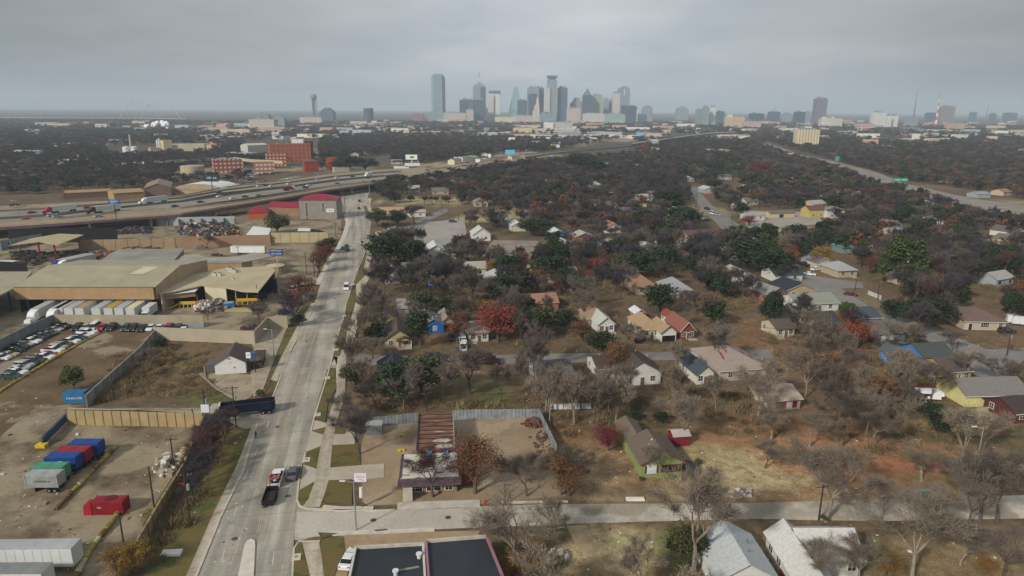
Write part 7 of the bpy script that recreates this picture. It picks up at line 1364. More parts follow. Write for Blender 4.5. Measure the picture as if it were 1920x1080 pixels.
p = P(690, 331, 6); t = E('box_truck', 'white box truck on the highway above the underpass', 'truck', p, R(hy+180)); b = MB(); b.box(-1.8, 0, 1, 6.5, 2.4, 2.6); b.build('box', mat('c9d2d2', .5), t); b = MB(); b.box(2.3, 0, .6, 1.8, 2.2, 1.9, taper=.15); b.build('cab', mat('dfe2e2', .4), t); wheels(t, (-3.6, 2.3), .98)
for (u, v, l) in ((757, 319, 'white trailer parked on the highway verge below the green billboard, left one'), (778, 320, 'white semi trailer rolling below the green billboard')): trailer(P(u+10, v, 1), R(5), l, L=16, z=1 if 'parked' in l else 5, c='dadedb')
for (u, v, z, k, c, l) in ((802, 320, 5, 's', 'd', 'small dark car right of the green billboard'), (848, 319, 4, 's', 'r', 'red car where the highway meets the trees'), (843, 315, 4, 'p', 'w', 'white pickup beside the red car at the bend'), (871, 312, 3, 'u', 'e', 'dark green car on the ramp'), (877, 306, 3, 'u', 'b', 'black car before the pale store by the ramp')): car(KN[k], CN[c][0], P(u, v, z), R(25), l, 'vehicles on the elevated highway', False, z)
bldg('low_store', 'long pale store on the ramp side left of the square white sign', 'store', (868, 306), (897, 303), 14, 295, wall=mat('bfc2bb'), roof='flat', rooftop=2)
bldg('low_store', 'little white store with a dark door under the square white sign', 'store', (900, 306), (914, 305), 8, 299, wall=mat('d3d3cf'), roof='flat')
bldg('low_store', 'cream vaulted block at the left end of the pale store', 'store', (852, 309), (866, 307), 9, 300, wall=mat('c9c4a8'), roof='gable', rh=2)
bldg('far_shop', 'tan low shop beside the ramp below the cyan billboard', 'store', (960, 302), (975, 301), 8, 294, wall=mat('c9b9a0'), roof='gable', rh=2)
# abandoned yard cars in rows beyond the highway
rr = random.Random(21); kk = 0
for row, (ua, va, ub, vb, n) in enumerate([(330, 333, 400, 329, 9), (395, 337, 470, 332, 10), (425, 343, 480, 337, 7), (440, 331, 510, 327, 10), (528, 338, 560, 333, 6), (575, 334, 600, 330, 5), (445, 348, 500, 341, 7)]):
    for i in range(n):
        s = (i+rr.uniform(-.2, .2))/max(1, n-1); c = rr.choice('wwwssgdbnrew'); k = rr.choice('ssuvpv')
        car(KN[k], CN[c][0], P(ua+(ub-ua)*s, va+(vb-va)*s), rr.uniform(0, 6.28), f'{CN[c][1]} {KW[KN[k]]} in the crowded car lots beside the brick buildings', 'cars in the lots beside the brick buildings', False)
# ---------------------------------------------------------------- pedestrian at the kerb
for (u, v) in [(497, 950), (440, 1010), (540, 930), (520, 800), (575, 640), (600, 575), (700, 975), (840, 970), (345, 640), (628, 560)]:
    if u < 400: continue
    t = E('manhole_cover', 'round dark manhole cover in the concrete road surface', 'manhole cover', P(u, v, .12), 0, 'manhole covers in the road'); b = MB(); b.cyl(0, 0, -.05, .006, .42, n=14); b.build('lid', mat('4c4740', .7, .2, 2), t); b = MB(); b.cyl(0, 0, -.05, .004, .52, n=14); b.build('rim', mat('6e675c', .8), t)
def person():
    t = E('person', 'person in a dark top and blue jeans walking along the left kerb', 'person', P(480, 823), R(100)); t.scale = (1, 1, 1)
    me = bpy.data.meshes.new('body'); J = [(0, 0, .95), (0, 0, 1.2), (0, 0, 1.42), (0, 0, 1.52), (0.02, 0, 1.68), (0, .1, .9), (.14, .11, .5), (-.05, .12, .08), (.14, .12, .05), (0, -.1, .9), (.1, -.11, .5), (-.22, -.12, .12), (-.08, -.12, .05), (0, .19, 1.4), (-.1, .24, 1.15), (.04, .25, .93), (0, -.19, 1.4), (.1, -.24, 1.15), (.26, -.24, .97)]
    Ed = [(0, 1), (1, 2), (2, 3), (3, 4), (0, 5), (5, 6), (6, 7), (7, 8), (0, 9), (9, 10), (10, 11), (11, 12), (2, 13), (13, 14), (14, 15), (2, 16), (16, 17), (17, 18)]
    rad = [.15, .14, .15, .06, .11, .095, .07, .05, .045, .095, .07, .05, .045, .065, .05, .04, .065, .05, .04]
    me.from_pydata(J, Ed, []); o = bpy.data.objects.new('body', me); COL.objects.link(o); o.parent = t
    sk = o.modifiers.new('skin', 'SKIN')
    for i, v in enumerate(me.skin_vertices[0].data): v.radius = (rad[i], rad[i]); v.use_root = i == 0
    o.modifiers.new('sub', 'SUBSURF').levels = 1
    m = bpy.data.materials.new('clothes_and_skin'); m.use_nodes = True; nt_ = m.node_tree; tc = N(nt_, 'ShaderNodeTexCoord'); sp = N(nt_, 'ShaderNodeSeparateXYZ'); nt_.links.new(tc.outputs['Object'], sp.inputs[0])
    cr = N(nt_, 'ShaderNodeValToRGB'); cr.color_ramp.interpolation = 'CONSTANT'; e = cr.color_ramp.elements; e[0].color = srgb('20222a'); e[1].position = .06; e[1].color = srgb('2f4f8f')
    for p_, c_ in ((.54, '2a1f2c'), (.86, '7a5240')): x = e.new(p_); x.color = srgb(c_)
    mr = N(nt_, 'ShaderNodeMath', operation='DIVIDE'); mr.inputs[1].default_value = 1.75; nt_.links.new(sp.outputs['Z'], mr.inputs[0]); nt_.links.new(mr.outputs[0], cr.inputs[0]); nt_.links.new(cr.outputs[0], nt_.nodes['Principled BSDF'].inputs['Base Color']); me.materials.append(m)
    b = MB(); b.lathe(.02, 0, [(.1, 1.66), (.125, 1.72), (.11, 1.79), (.03, 1.83)], 10); b.build('hair', mat('1c1614', .8), t)
person()
# ---------------------------------------------------------------- trees
def bare_mesh(seed, h, spread, twigs, tw, trunk_r=.22, split=.3, lean=0.0, droop=.1, n1=7):
    """trunk+limbs mesh and twig mesh of a leafless tree of height h"""
    rr = random.Random(seed); tb = MB(); cb = MB(); tips = []
    def grow(p, d, ln, r, lev):
        segs = 3 if lev < 2 else 2; q = p
        for s in range(segs):
            d2 = (d+Vector((rr.uniform(-1, 1), rr.uniform(-1, 1), rr.uniform(-.5, .6)))*.17).normalized(); n = q+d2*ln/segs; r2 = r*(.84 if s < segs-1 else .72)
            tb.tube(q, n, r, r2, 5 if lev < 2 else 3); q, d, r = n, d2, r2
            if lev >= 1: tips.append((q.copy(), d.copy(), lev))
        if lev < 4:
            k = rr.choice((2, 3)) if lev else n1
            for i in range(k):
                a = rr.uniform(0, 6.28) if lev else 6.28*i/k+rr.uniform(-.4, .4); ax = Vector((math.cos(a), math.sin(a), 0))
                sp = rr.uniform(.45, .95)*(spread if lev < 2 else 1)
                nd = (d*(1-.35*sp)+ax*sp*.8+Vector((0, 0, .18-droop*lev*.3))).normalized()
                grow(q, nd, ln*rr.uniform(.62, .85), r*rr.uniform(.6, .8), lev+1)
    grow(Vector((0, 0, -.2)), Vector((lean, lean*.4, 1)).normalized(), h*split, trunk_r, 0)
    zm = max(t_[0].z for t_ in tips); k = h/zm
    tb.v = [(x*(.5+.5*k) if z > 1 else x, y*(.5+.5*k) if z > 1 else y, z*k if z > 0 else z) for x, y, z in tb.v]
    T = [(Vector((p.x*(.5+.5*k), p.y*(.5+.5*k), p.z*k)), d, l) for p, d, l in tips if l >= 2]
    for i in range(twigs):
        p, d, l = T[rr.randrange(len(T))]
        dd = (d+Vector((rr.gauss(0, .75), rr.gauss(0, .75), rr.gauss(.1, .5)))).normalized(); ln = rr.uniform(.5, 1.5)*h/11
        a = p+Vector((rr.gauss(0, .22), rr.gauss(0, .22), rr.gauss(0, .2)))*h/11; e = a+dd*ln; sd_ = dd.cross(Vector((rr.gauss(0, 1), rr.gauss(0, 1), rr.gauss(0, 1)))).normalized()*tw*rr.uniform(.6, 1.2)
        cb.add([a-sd_, a+sd_, e], [(0, 1, 2)])
    return tb, cb
def leafy_mesh(seed, h, w_, lobes, leaves, ls, trunk_r=.3, base=.3, flat_=.8, kind='oak', gap=.0):
    rr = random.Random(seed); tb = MB(); cb = MB(); L_ = []
    tb.tube((0, 0, -.2), (0, 0, h*base*1.2), trunk_r, trunk_r*.75, 6)
    for i in range(lobes):
        a = rr.uniform(0, 6.28); q = rr.random()**.6
        if kind == 'column': z = h*(.15+.8*i/lobes); r = w_/2*(1.0-.75*abs(i/lobes-.3)); c = Vector((math.cos(a)*r*.25, math.sin(a)*r*.25, z)); rad = r*.65
        elif kind == 'pine': f = i/lobes; z = h*(base+(1-base)*f*.95); r = w_/2*(1-f*.6); c = Vector((math.cos(a)*r*.62, math.sin(a)*r*.62, z)); rad = w_*.17*rr.uniform(.8, 1.2)
        else: z = h*(base+(1-base)*rr.uniform(.2, .86)); m_ = 1-abs(z/h-.55)*.9; c = Vector((math.cos(a)*w_/2*q*m_*.74, math.sin(a)*w_/2*q*m_*.74, z)); rad = w_*rr.uniform(.12, .24)
        L_.append((c, rad)); tb.tube((0, 0, h*base*rr.uniform(.6, 1.2)), c, trunk_r*.35, .05, 4)
    for i in range(leaves):
        c, rad = L_[rr.randrange(lobes)]; d = Vector((rr.gauss(0, 1), rr.gauss(0, 1), rr.gauss(0, 1))).normalized(); k = rad*(rr.random()**.35)*rr.uniform(.85, 1.15)
        p = c+Vector((d.x*k, d.y*k, d.z*k*flat_)); nrm = (d+Vector((rr.gauss(0, .6), rr.gauss(0, .6), rr.gauss(.3, .6)))).normalized(); a = nrm.orthogonal().normalized(); b_ = nrm.cross(a); s = ls*rr.uniform(.6, 1.3); an = rr.uniform(0, 3.1); a, b_ = a*math.cos(an)+b_*math.sin(an), b_*math.cos(an)-a*math.sin(an)
        cb.add([p-a*s, p+b_*s*.6, p+a*s, p-b_*s*.6], [(0, 1, 2, 3)], 0 if rr.random() < .8 else 1)
    return tb, cb
BARK = mat('5f544a', .95, .2, .8, rnd=.2); BARKL = mat('8c8173', .95, .2, .8, rnd=.15)
TW = {'grey': mat('625951', .95, .15, .3, rnd=.3), 'pale': mat('7b7062', .95, .12, .3, rnd=.18), 'purple': mat('443f42', .95, .15, .3, rnd=.32), 'rust': mat('543c35', .95, .2, .4, rnd=.3), 'red': mat('742a26', .95, .2, .4, rnd=.2)}
LF = {'oak': (mat('26331f', .8, .3, .5, rnd=.25), mat('374527', .8, .3, .5, rnd=.2)), 'green': (mat('42472a', .8, .3, .5, rnd=.2), mat('585a36', .8, .3, .5)), 'pine': (mat('38471f', .8, .25, .5), mat('4b5a2b', .8, .25, .5)), 'orange': (mat('8a4a2c', .85, .25, .6, rnd=.12), mat('6f3826', .85, .25, .6)), 'scarlet': (mat('83402f', .85, .2, .6), mat('6f3026', .85, .2, .6)), 'ochre': (mat('8a6a30', .85, .25, .6, rnd=.2), mat('6f5a2c', .85, .25, .6)), 'brown': (mat('6d4a34', .9, .25, .6, rnd=.2), mat('59402f', .9, .25, .6)), 'crimson': (mat('6e2a30', .85, .25, .6), mat('562228', .85, .25, .6))}
PT = {}
def proto(key, fn, joined=False):
    if key in PT: return PT[key]
    tb, cb, tm, cm = fn(); cm = list(cm) if isinstance(cm, (list, tuple)) else [cm]
    if joined:
        o = len(tb.v); tb.v += cb.v; tb.f += [tuple(i+o for i in f) for f in cb.f]; tb.m += [k+1 for k in cb.m]
        ob = tb.build('tree', [tm]+cm); me = ob.data; bpy.data.objects.remove(ob); PT[key] = (me,)
    else:
        a = tb.build('trunk', tm); c = cb.build('crown', cm); PT[key] = (a.data, c.data); bpy.data.objects.remove(a); bpy.data.objects.remove(c)
    return PT[key]
def P_bare(kind, i, detail):
    tw, w_ = {'hi': (4600, .025), 'mid': (2500, .05), 'lo': (1000, .10)}[detail]
    sp = (1.0, .85, 1.15, .95, 1.1)[i % 5]
    return lambda: bare_mesh(100+i*7, 10, sp, tw, w_, trunk_r=.24, split=(.24, .3, .2, .27, .32)[i % 5], n1=(5, 6, 7, 5, 6)[i % 5])+(BARKL if kind == 'pale' else BARK, TW[kind])
def P_leaf(kind, i, detail):
    n, ls = {'hi': (5200, .24), 'mid': (2400, .36), 'lo': (620, .75)}[detail]
    k = 'pine' if kind == 'pine' else 'oak'; nn = int(n*(.42 if kind in ('orange', 'scarlet', 'ochre', 'brown', 'crimson') else 1))
    if kind in ('orange', 'scarlet', 'ochre', 'brown', 'crimson') and detail != 'lo': nn = int(n*1.15); ls *= .55
    return lambda: leafy_mesh(300+i*5, 10, 9.5, 34 if detail != 'lo' else 14, nn, ls, kind=k, base=.26 if kind != 'pine' else .3)+(BARK, LF[kind])
TREE_SPOTS = []
CWD = {}
def crown_w(m):
    if m.name not in CWD:
        xs = sorted(v.co.x for v in m.vertices); ys = sorted(v.co.y for v in m.vertices); n = len(xs); k = int(n*.03)
        CWD[m.name] = (xs[-k-1]-xs[k]+ys[-k-1]-ys[k])/2
    return CWD[m.name]
def tree(kind, u, v, vtop, label, wpx=None, i=0, detail=None, group=None, parts=True, p=None, h=None, rz=None, name=None):
    p = p or P(u, v); h = h or solveH(u, v, vtop); detail = detail or ('hi' if v > 760 else 'mid')
    bare = kind in TW; key = (kind, i, detail, parts); me = proto(key, P_bare(kind, i, detail) if bare else P_leaf(kind, i, detail), not parts)
    s = h/10; wx = s
    if wpx: base_w = crown_w(me[-1]); wx = min((P(u+wpx, v)-P(u, v)).length/base_w, (1.45 if v > 560 else 2.2)*s)
    nm = name or ('bare_tree' if bare else 'leafy_tree'); rz = rz if rz is not None else (hash((round(p.x), round(p.y))) % 628)/100
    if parts:
        t = E(nm, label, 'tree', (p.x, p.y, 0), rz, group); t.scale = (wx, wx, s)
        for n_, m_ in zip(('trunk', 'crown'), me): o = bpy.data.objects.new(n_, m_); COL.objects.link(o); o.parent = t
    else:
        t = bpy.data.objects.new(nm, me[0]); COL.objects.link(t); t.location = (p.x, p.y, 0); t.rotation_euler = (0, 0, rz); t.scale = (wx, wx, s); tag(t, label, 'tree', group)
    TREE_SPOTS.append((p.x, p.y, wx*4)); return t
# individually placed trees: kind, u, v(base), v(top), label, width px
TR = [('pale', 965, 1075, 940, 'wide dense bare tree at the bottom overlapping the charcoal roof', 130, 2), ('rust', 812, 932, 848, 'small dark red-twigged tree in front of the purple eaves', 78, 0), ('brown', 891, 925, 820, 'rusty brown tree at the right corner of the old shop', 78, 1), ('grey', 988, 930, 858, 'bare tree on the tan lot near the street', 90, 1), ('brown', 1052, 928, 848, 'orange brown leafy tree at the tan lot corner', 70, 3), ('grey', 1068, 930, 846, 'bare grey tree merged with the orange brown one', 80, 4),
 ('purple', 672, 852, 773, 'dark bare tree on the verge left of the tan lot', 75, 0), ('pale', 1215, 895, 832, 'small bare tree at the lime green house wall', 45, 3), ('pale', 1298, 1075, 888, 'tall forked bare tree at the bottom beside the white-roofed house', 125, 0), ('pale', 1548, 978, 850, 'large leaning bare tree at the street right of centre', 140, 2), ('grey', 1838, 980, 870, 'tall ivy-wrapped bare tree at the street, right side', 110, 4), ('grey', 1868, 985, 850, 'broad bare tree right of the ivy-wrapped one', 100, 1), ('pale', 1740, 985, 915, 'bushy bare tree between the street trees', 95, 3), ('pale', 1655, 970, 905, 'low bare tree beside the leaning one', 80, 0),
 ('pale', 1710, 1085, 945, 'wide bare tree at the bottom right with a mossy curved limb', 140, 1), ('grey', 1880, 1085, 1000, 'bare tree at the lower right corner', 130, 2), ('pale', 1800, 1060, 990, 'grey bare tree second from the lower right corner', 120, 4), ('pale', 1525, 1100, 1010, 'bare tree in front of the large white-roofed house', 80, 3), ('pale', 1610, 1090, 1020, 'thin bare tree right of the large white-roofed house', 70, 0),
 ('pale', 1282, 830, 745, 'bare tree behind the maroon shed', 85, 0), ('pale', 1445, 826, 752, 'slim bare tree on the red-brown clearing, left', 60, 1), ('pale', 1420, 785, 700, 'grey bare tree above the red-brown clearing', 80, 2), ('pale', 1518, 838, 770, 'bare tree on the red-brown clearing, middle', 70, 3), ('pale', 1633, 838, 740, 'tall forked bare tree on the slope above the clearing', 70, 4), ('grey', 1576, 840, 745, 'bare tree on the slope left of the forked one', 90, 0), ('pale', 1728, 902, 840, 'bare grey-green tree on the right-hand clearing', 80, 2), ('grey', 1435, 878, 825, 'small leaning bare tree on the straw field', 70, 1), ('pale', 1560, 900, 835, 'bleached bare tree behind the leaning street tree', 110, 3),
 ('grey', 880, 738, 655, 'bare forked tree standing alone on the side street lawn', 120, 0), ('purple', 705, 770, 718, 'dark round bare bush-tree beside the slate blue house', 85, 3), ('grey', 700, 672, 630, 'wide low bare tree at the side street corner', 90, 2), ('green', 790, 745, 668, 'olive ivy-covered tree right of the slate blue house', 62, 1), ('green', 665, 722, 680, 'olive shrubby tree left of the slate blue house', 60, 2), ('brown', 728, 740, 690, 'brownish shrub tree before the slate blue house', 40, 3), ('grey', 650, 790, 735, 'dark bare thicket tree at the sidewalk', 70, 4),
 ('grey', 485, 608, 565, 'bare fan-shaped tree by the yard wall corner', 68, 1), ('purple', 548, 612, 548, 'reddish purple bare tree at the verge by the navy car', 62, 2), ('brown', 549, 588, 546, 'red brown shrub tree beside the office drive', 45, 0), ('brown', 565, 565, 512, 'rust red shrub tree on the verge by the white van', 45, 3), ('brown', 598, 512, 470, 'crimson shrub on the road verge, lower one', 30, 1), ('crimson', 610, 492, 455, 'crimson and green shrub on the road verge, upper one', 32, 2), ('oak', 617, 475, 444, 'dark evergreen shrub at the top of the road verge', 32, 3), ('oak', 560, 612, 588, 'dark shrub at the foot of the verge beside the pole', 40, 0),
 ('green', 520, 438, 400, 'leafy yellow-green tree right of the bright white canopy', 40, 0), ('green', 140, 733, 688, 'small leafy green tree in the dirt lot above the blue container', 30, 1), ('oak', 300, 655, 632, 'dark evergreen bush behind the cream block wall end', 45, 2), ('grey', 280, 690, 655, 'dark bush thicket along the sheet-metal fence', 50, 3), ('grey', 262, 712, 680, 'lower dark bush at the sheet-metal fence', 45, 0), ('grey', 390, 600, 578, 'small bare tree top over the long tan wall', 45, 2), ('grey', 390, 468, 440, 'round bare tree against the brown blank wall', 22, 1), ('green', 488, 745, 731, 'clipped green bush behind the dump trailer', 16, 1),
 ('scarlet', 934, 642, 566, 'large round scarlet-orange tree beside the beige flat-looking roof', 84, 0), ('scarlet', 1116, 530, 484, 'scarlet tree among dark evergreens in the middle distance', 34, 1), ('orange', 1604, 655, 598, 'bright orange tree by the curving street', 70, 2), ('orange', 1482, 512, 465, 'orange tree at the head of the curving street', 28, 3), ('crimson', 1140, 845, 795, 'small red-leaved tree beside the lime green house', 50, 2), ('crimson', 1404, 424, 402, 'small crimson tree in front of the white garage', 24, 0), ('crimson', 1425, 336, 305, 'dull crimson tree far beyond the lane', 34, 1), ('orange', 1207, 292, 268, 'isolated orange tree far off near the viaduct', 12, 0), ('ochre', 1540, 500, 462, 'ochre tree beside the teal roof', 30, 1), ('ochre', 905, 600, 560, 'ochre tree left of the scarlet-orange tree', 40, 2), ('brown', 1090, 640, 598, 'orange brown low tree left of the white-roofed house', 70, 3),
 ('oak', 1128, 668, 620, 'round dark evergreen before the white-roofed house', 52, 0), ('grey', 1172, 650, 605, 'grey-green bare tree between evergreen and tan-roofed house', 48, 4), ('oak', 1238, 588, 535, 'dark evergreen behind the red-roofed outbuilding', 60, 1), ('pine', 1690, 540, 448, 'very large light green pine rising over the dark wood', 66, 0), ('oak', 1675, 606, 560, 'flat-topped evergreen over the curving street', 58, 2), ('pine', 1588, 600, 568, 'yellow-green pine beside the slate blue roof', 34, 1), ('oak', 1752, 810, 756, 'dark evergreen right of the carport', 52, 3), ('oak', 1750, 612, 556, 'dark evergreen left of the cream hip-roofed house', 62, 0), ('pine', 1430, 470, 438, 'light green tree at the lane end', 40, 2), ('oak', 1400, 505, 450, 'dark evergreen mass at the lane end, left', 70, 1), ('oak', 1445, 520, 462, 'dark evergreen mass at the lane end, right', 70, 2), ('oak', 1490, 455, 418, 'dark round evergreen in the straw lot', 36, 3),
 ('oak', 745, 424, 392, 'dark evergreen before the long white store', 32, 0), ('purple', 777, 420, 385, 'purplish bare tree before the long white store', 34, 1), ('green', 707, 424, 390, 'droopy yellow-green tree at the kerb before the store', 34, 2), ('oak', 722, 500, 438, 'dark evergreen beside the road, left of the row of three', 60, 1), ('oak', 752, 498, 446, 'dark evergreen beside the road, middle of three', 58, 2), ('oak', 780, 492, 450, 'dark evergreen next to the white hall, right of three', 44, 3), ('oak', 952, 522, 475, 'round dark evergreen in the middle distance, left one', 44, 0), ('oak', 1035, 528, 480, 'dark evergreen right of the broken paving, middle distance', 56, 1), ('oak', 760, 528, 498, 'small evergreen beside the chalk-roofed white house', 30, 2), ('green', 1020, 620, 572, 'green tree right of the scarlet-orange tree', 50, 0), ('green', 790, 590, 545, 'dark green tree above the tan bungalow', 60, 1), ('oak', 830, 592, 552, 'dark evergreen over the cobalt blue house', 46, 2),
 ('oak', 1000, 442, 408, 'dark evergreen cluster left of the blue house, mid-distance', 50, 0), ('oak', 1250, 398, 358, 'large dark evergreen left of the lane', 66, 1), ('oak', 1275, 430, 385, 'dark evergreen between the lane and the cream bungalow', 56, 2), ('oak', 1200, 520, 470, 'dark evergreen behind the orange tan roof', 56, 3), ('green', 1160, 520, 478, 'mid green tree between the scarlet tree and evergreens', 40, 0), ('oak', 1245, 505, 462, 'evergreen right of the small white gable house', 60, 1), ('green', 1730, 660, 640, 'low green bush near the blue house', 20, 2), ('oak', 1240, 795, 770, 'clipped evergreen bush behind the lime green house', 24, 3), ('oak', 1190, 790, 770, 'dark hedge-like bush behind the lime green house', 50, 1), ('oak', 1340, 355, 335, 'evergreen right of the upper lane', 30, 2), ('oak', 1085, 320, 284, 'green tree near the highway bend, left', 44, 0), ('oak', 1110, 328, 300, 'green tree near the highway bend, right', 36, 1), ('oak', 985, 318, 298, 'evergreen beside the ramp shop', 40, 2), ('oak', 938, 326, 308, 'evergreen left of the ramp shop', 34, 3), ('oak', 868, 332, 316, 'dark evergreen where the highway ends', 22, 0),
 ('oak', 655, 322, 292, 'dark evergreen wood beyond the highway, left part', 50, 1), ('oak', 685, 322, 294, 'dark evergreen wood beyond the highway, right part', 44, 2), ('oak', 640, 318, 293, 'dark evergreen behind the low tan store', 36, 3), ('oak', 770, 378, 366, 'small round evergreen on the straw strip, second', 12, 1), ('oak', 742, 380, 362, 'dark evergreen bush on the straw strip, first', 24, 0), ('oak', 797, 378, 368, 'small round evergreen on the straw strip, third', 10, 2), ('oak', 818, 378, 368, 'small round evergreen on the straw strip, fourth', 12, 3), ('oak', 836, 379, 367, 'small round evergreen on the straw strip, fifth', 16, 0),
 ('grey', 1700, 662, 612, 'grey bare tree over the curving street, first from the orange tree', 80, 1), ('pale', 1810, 715, 662, 'grey bare tree over the fork of the curving street', 90, 0), ('grey', 1862, 722, 672, 'grey bare tree above the long yellow house roof', 80, 2), ('grey', 1785, 660, 622, 'thin bare tree at the inside of the street curve', 60, 1), ('grey', 1905, 730, 680, 'bare tree at the right edge over the fork', 70, 3),
 ('rust', 880, 370, 342, 'reddish bare tree above the straw strip', 50, 0), ('rust', 905, 388, 358, 'rust-twigged bare tree right of the straw strip', 60, 1), ('rust', 1010, 395, 366, 'rust-twigged bare tree in the mid-distance wood', 60, 2)]
for i, (k, u, v, vt, lab, wpx, pi) in enumerate(TR): tree(k, u, v, vt, lab, wpx, pi)
# red-twigged brush on the left verge
for (u, v, vt, w_) in [(405, 850, 800, 50), (420, 825, 785, 44), (395, 880, 815, 50), (380, 905, 850, 46), (412, 800, 775, 36), (368, 930, 880, 40), (400, 840, 790, 50), (388, 865, 812, 44), (425, 808, 772, 40), (412, 815, 775, 42), (382, 890, 838, 46), (362, 945, 895, 40), (376, 920, 868, 40), (430, 795, 765, 34)]:
    tree('rust' if u % 2 else 'purple', u, v, vt, 'reddish bare brush tree in the thicket beside the yellow panel fence', w_, u % 4, group='brush on the verge beside the yellow fence')
for (u, v, vt, w_, l) in [(225, 1085, 1025, 60, 'sparse yellow-green weed bush at the lower fence end, left'), (255, 1075, 1015, 50, 'sparse yellow-green weed bush at the lower fence end, right'), (960, 1085, 1035, 55, 'yellow-green bush under the wide dense bare tree'), (1010, 1085, 1040, 40, 'ochre bush beside the white broken concrete'), (1290, 1060, 985, 60, 'olive ivy bush under the tall forked bare tree'), (1660, 1080, 1035, 60, 'yellow-green bush under the mossy-limbed tree'), (1850, 1078, 1045, 50, 'yellowing bush at the lower right'), (1546, 978, 965, 18, 'green ivy clump at the leaning tree foot'), (1202, 902, 894, 22, 'low green shrub under the lime green house window'), (1262, 896, 890, 18, 'low shrub before the porch bay'), (1310, 872, 860, 22, 'round green shrub right of the lime green house'), (1332, 890, 878, 22, 'round green shrub beside its driveway')]:
    tree('ochre' if 'ochre' in l or 'yellowing' in l or 'weed' in l or 'yellow-green' in l else 'green', u, v, vt, l, w_, 2, name='bush')
# ---------------------------------------------------------------- woods and far suburbs
def inpoly(x, y, poly):
    c = False; j = len(poly)-1
    for i in range(len(poly)):
        xi, yi = poly[i]; xj, yj = poly[j]
        if (yi > y) != (yj > y) and x < (xj-xi)*(y-yi)/(yj-yi)+xi: c = not c
        j = i
    return c
NOTREE = [[(600, 800), (655, 690), (684, 600), (702, 540), (720, 500), (714, 440), (735, 400), (700, 350), (640, 350), (600, 600)], [(640, 1000), (925, 998), (955, 1300), (560, 1300)], LEFT+RIGHT[::-1],
 [(-800, 1400), (215, 1400), (240, 1062), (480, 800), (660, 430), (660, 404), (400, 418), (0, 425), (-900, 425)],
 [(-900, 440), (-900, 397), (0, 386), (110, 378), (115, 360), (330, 350), (420, 344), (560, 322), (700, 316), (900, 294), (1000, 282), (1000, 300), (1230, 262), (1380, 246), (1390, 258), (1230, 264), (1010, 303), (860, 330), (640, 362), (640, 420), (0, 432)],
 [(330, 345), (600, 326), (600, 300), (330, 318)],
 [(300, 1250), (540, 640), (640, 700), (700, 770), (1010, 770), (1060, 860), (1060, 935), (930, 960), (700, 1250)],
 [(540, 930), (2000, 915), (2000, 985), (560, 1020)],
 [(1110, 800), (1300, 780), (1330, 850), (1460, 850), (1480, 935), (1130, 940)], [(1440, 825), (1540, 790), (1640, 850), (1800, 880), (1800, 930), (1450, 930)],
 [(1060, 975), (1280, 975), (1290, 1090), (1060, 1100)], [(1290, 960), (1640, 960), (1680, 1250), (1290, 1250)],
 [(640, 656), (1450, 650), (1450, 682), (1000, 690), (980, 750), (800, 750), (640, 700)],
 [(1285, 345), (1305, 345), (1410, 440), (1400, 455), (1345, 450), (1285, 400)], [(1430, 462), (1500, 498), (1640, 520), (1720, 605), (1700, 620), (1640, 610), (1440, 500)],
 [(690, 385), (880, 385), (970, 395), (960, 415), (880, 420), (880, 470), (730, 455)], [(740, 366), (860, 366), (860, 384), (740, 384)], [(900, 440), (1030, 445), (1030, 500), (900, 500)], [(1390, 392), (1560, 392), (1560, 445), (1400, 440)],
 [(1430, 264), (1500, 284), (1700, 338), (2000, 388), (2000, 436), (1830, 408), (1640, 350), (1430, 278)], [(1780, 600), (2000, 600), (2000, 660), (1820, 650)], [(1770, 715), (1940, 712), (1940, 845), (1790, 835)], [(380, 620), (480, 660), (480, 745), (380, 745)], [(140, 760), (300, 640), (480, 650), (480, 760)],
 [(200, 295), (200, 275), (400, 268), (400, 290)], [(1180, 258), (1230, 290), (900, 320), (860, 310)], [(620, 330), (600, 300), (735, 290), (740, 318)], [(455, 300), (455, 265), (600, 262), (600, 300)],
 [(1390, 330), (1390, 380), (1300, 350)]]
for (u0, u1, v, lab, kw) in HS:
    s = (v-207)/67.0; d = kw.get('d', 9); dv = d*s*(v-207)/CAMH/6+4*s
    NOTREE.append([(u0, v+(3.4*s if v > 560 else (2.2*s if v > 430 else .9*s))), (u1, v+(3.4*s if v > 560 else (2.2*s if v > 430 else .9*s))), (u1+.5*s, v-dv*.7), (u0, v-dv*.7)])
for (k, u, v, vt, lab, wpx, pi) in TR:
    if 430 < v < 720: s = (v-207)/67.0; NOTREE.append([(u-wpx*.5, v-1), (u-wpx*.4, v+4*s), (u+wpx*.4, v+4*s), (u+wpx*.5, v-1)])
def blocked(u, v): return any(inpoly(u, v, q) for q in NOTREE)
# extra small houses scattered through the middle distance so roofs show between the crowns
rr = random.Random(77); HM = []
WCOL = ['c9c6be', 'b5ab9a', 'd0cec8', 'a39684', '9aa0a2', 'b9a58c', '8f6a5c', 'c2bda8', '7f8a94']; RCOL = ['8a8782', '9c9a94', '6b655e', '7a6a5e', 'a39a90', '5c5a5c', '94705e', 'b0aeaa', 'b9b9b6']
RN = {'8a8782': 'grey', '9c9a94': 'light grey', '6b655e': 'brown-grey', '7a6a5e': 'brown', 'a39a90': 'beige', '5c5a5c': 'charcoal', '94705e': 'reddish brown', 'b0aeaa': 'pale', 'b9b9b6': 'whitish'}
ZN = [(lambda u, v: v < 290 and u < 900, 'beyond the highway, left of the ramp'), (lambda u, v: v < 290, 'in the hazy district before downtown'), (lambda u, v: u > 1500 and v < 420, 'beyond the expressway trees at the right'), (lambda u, v: u > 1420, 'in the dark wood right of the lane'), (lambda u, v: v < 380, 'in the wood just beyond the straw strip'), (lambda u, v: u < 1000, 'between the road and the scarlet tree'), (lambda u, v: True, 'in the wood left of the lane')]
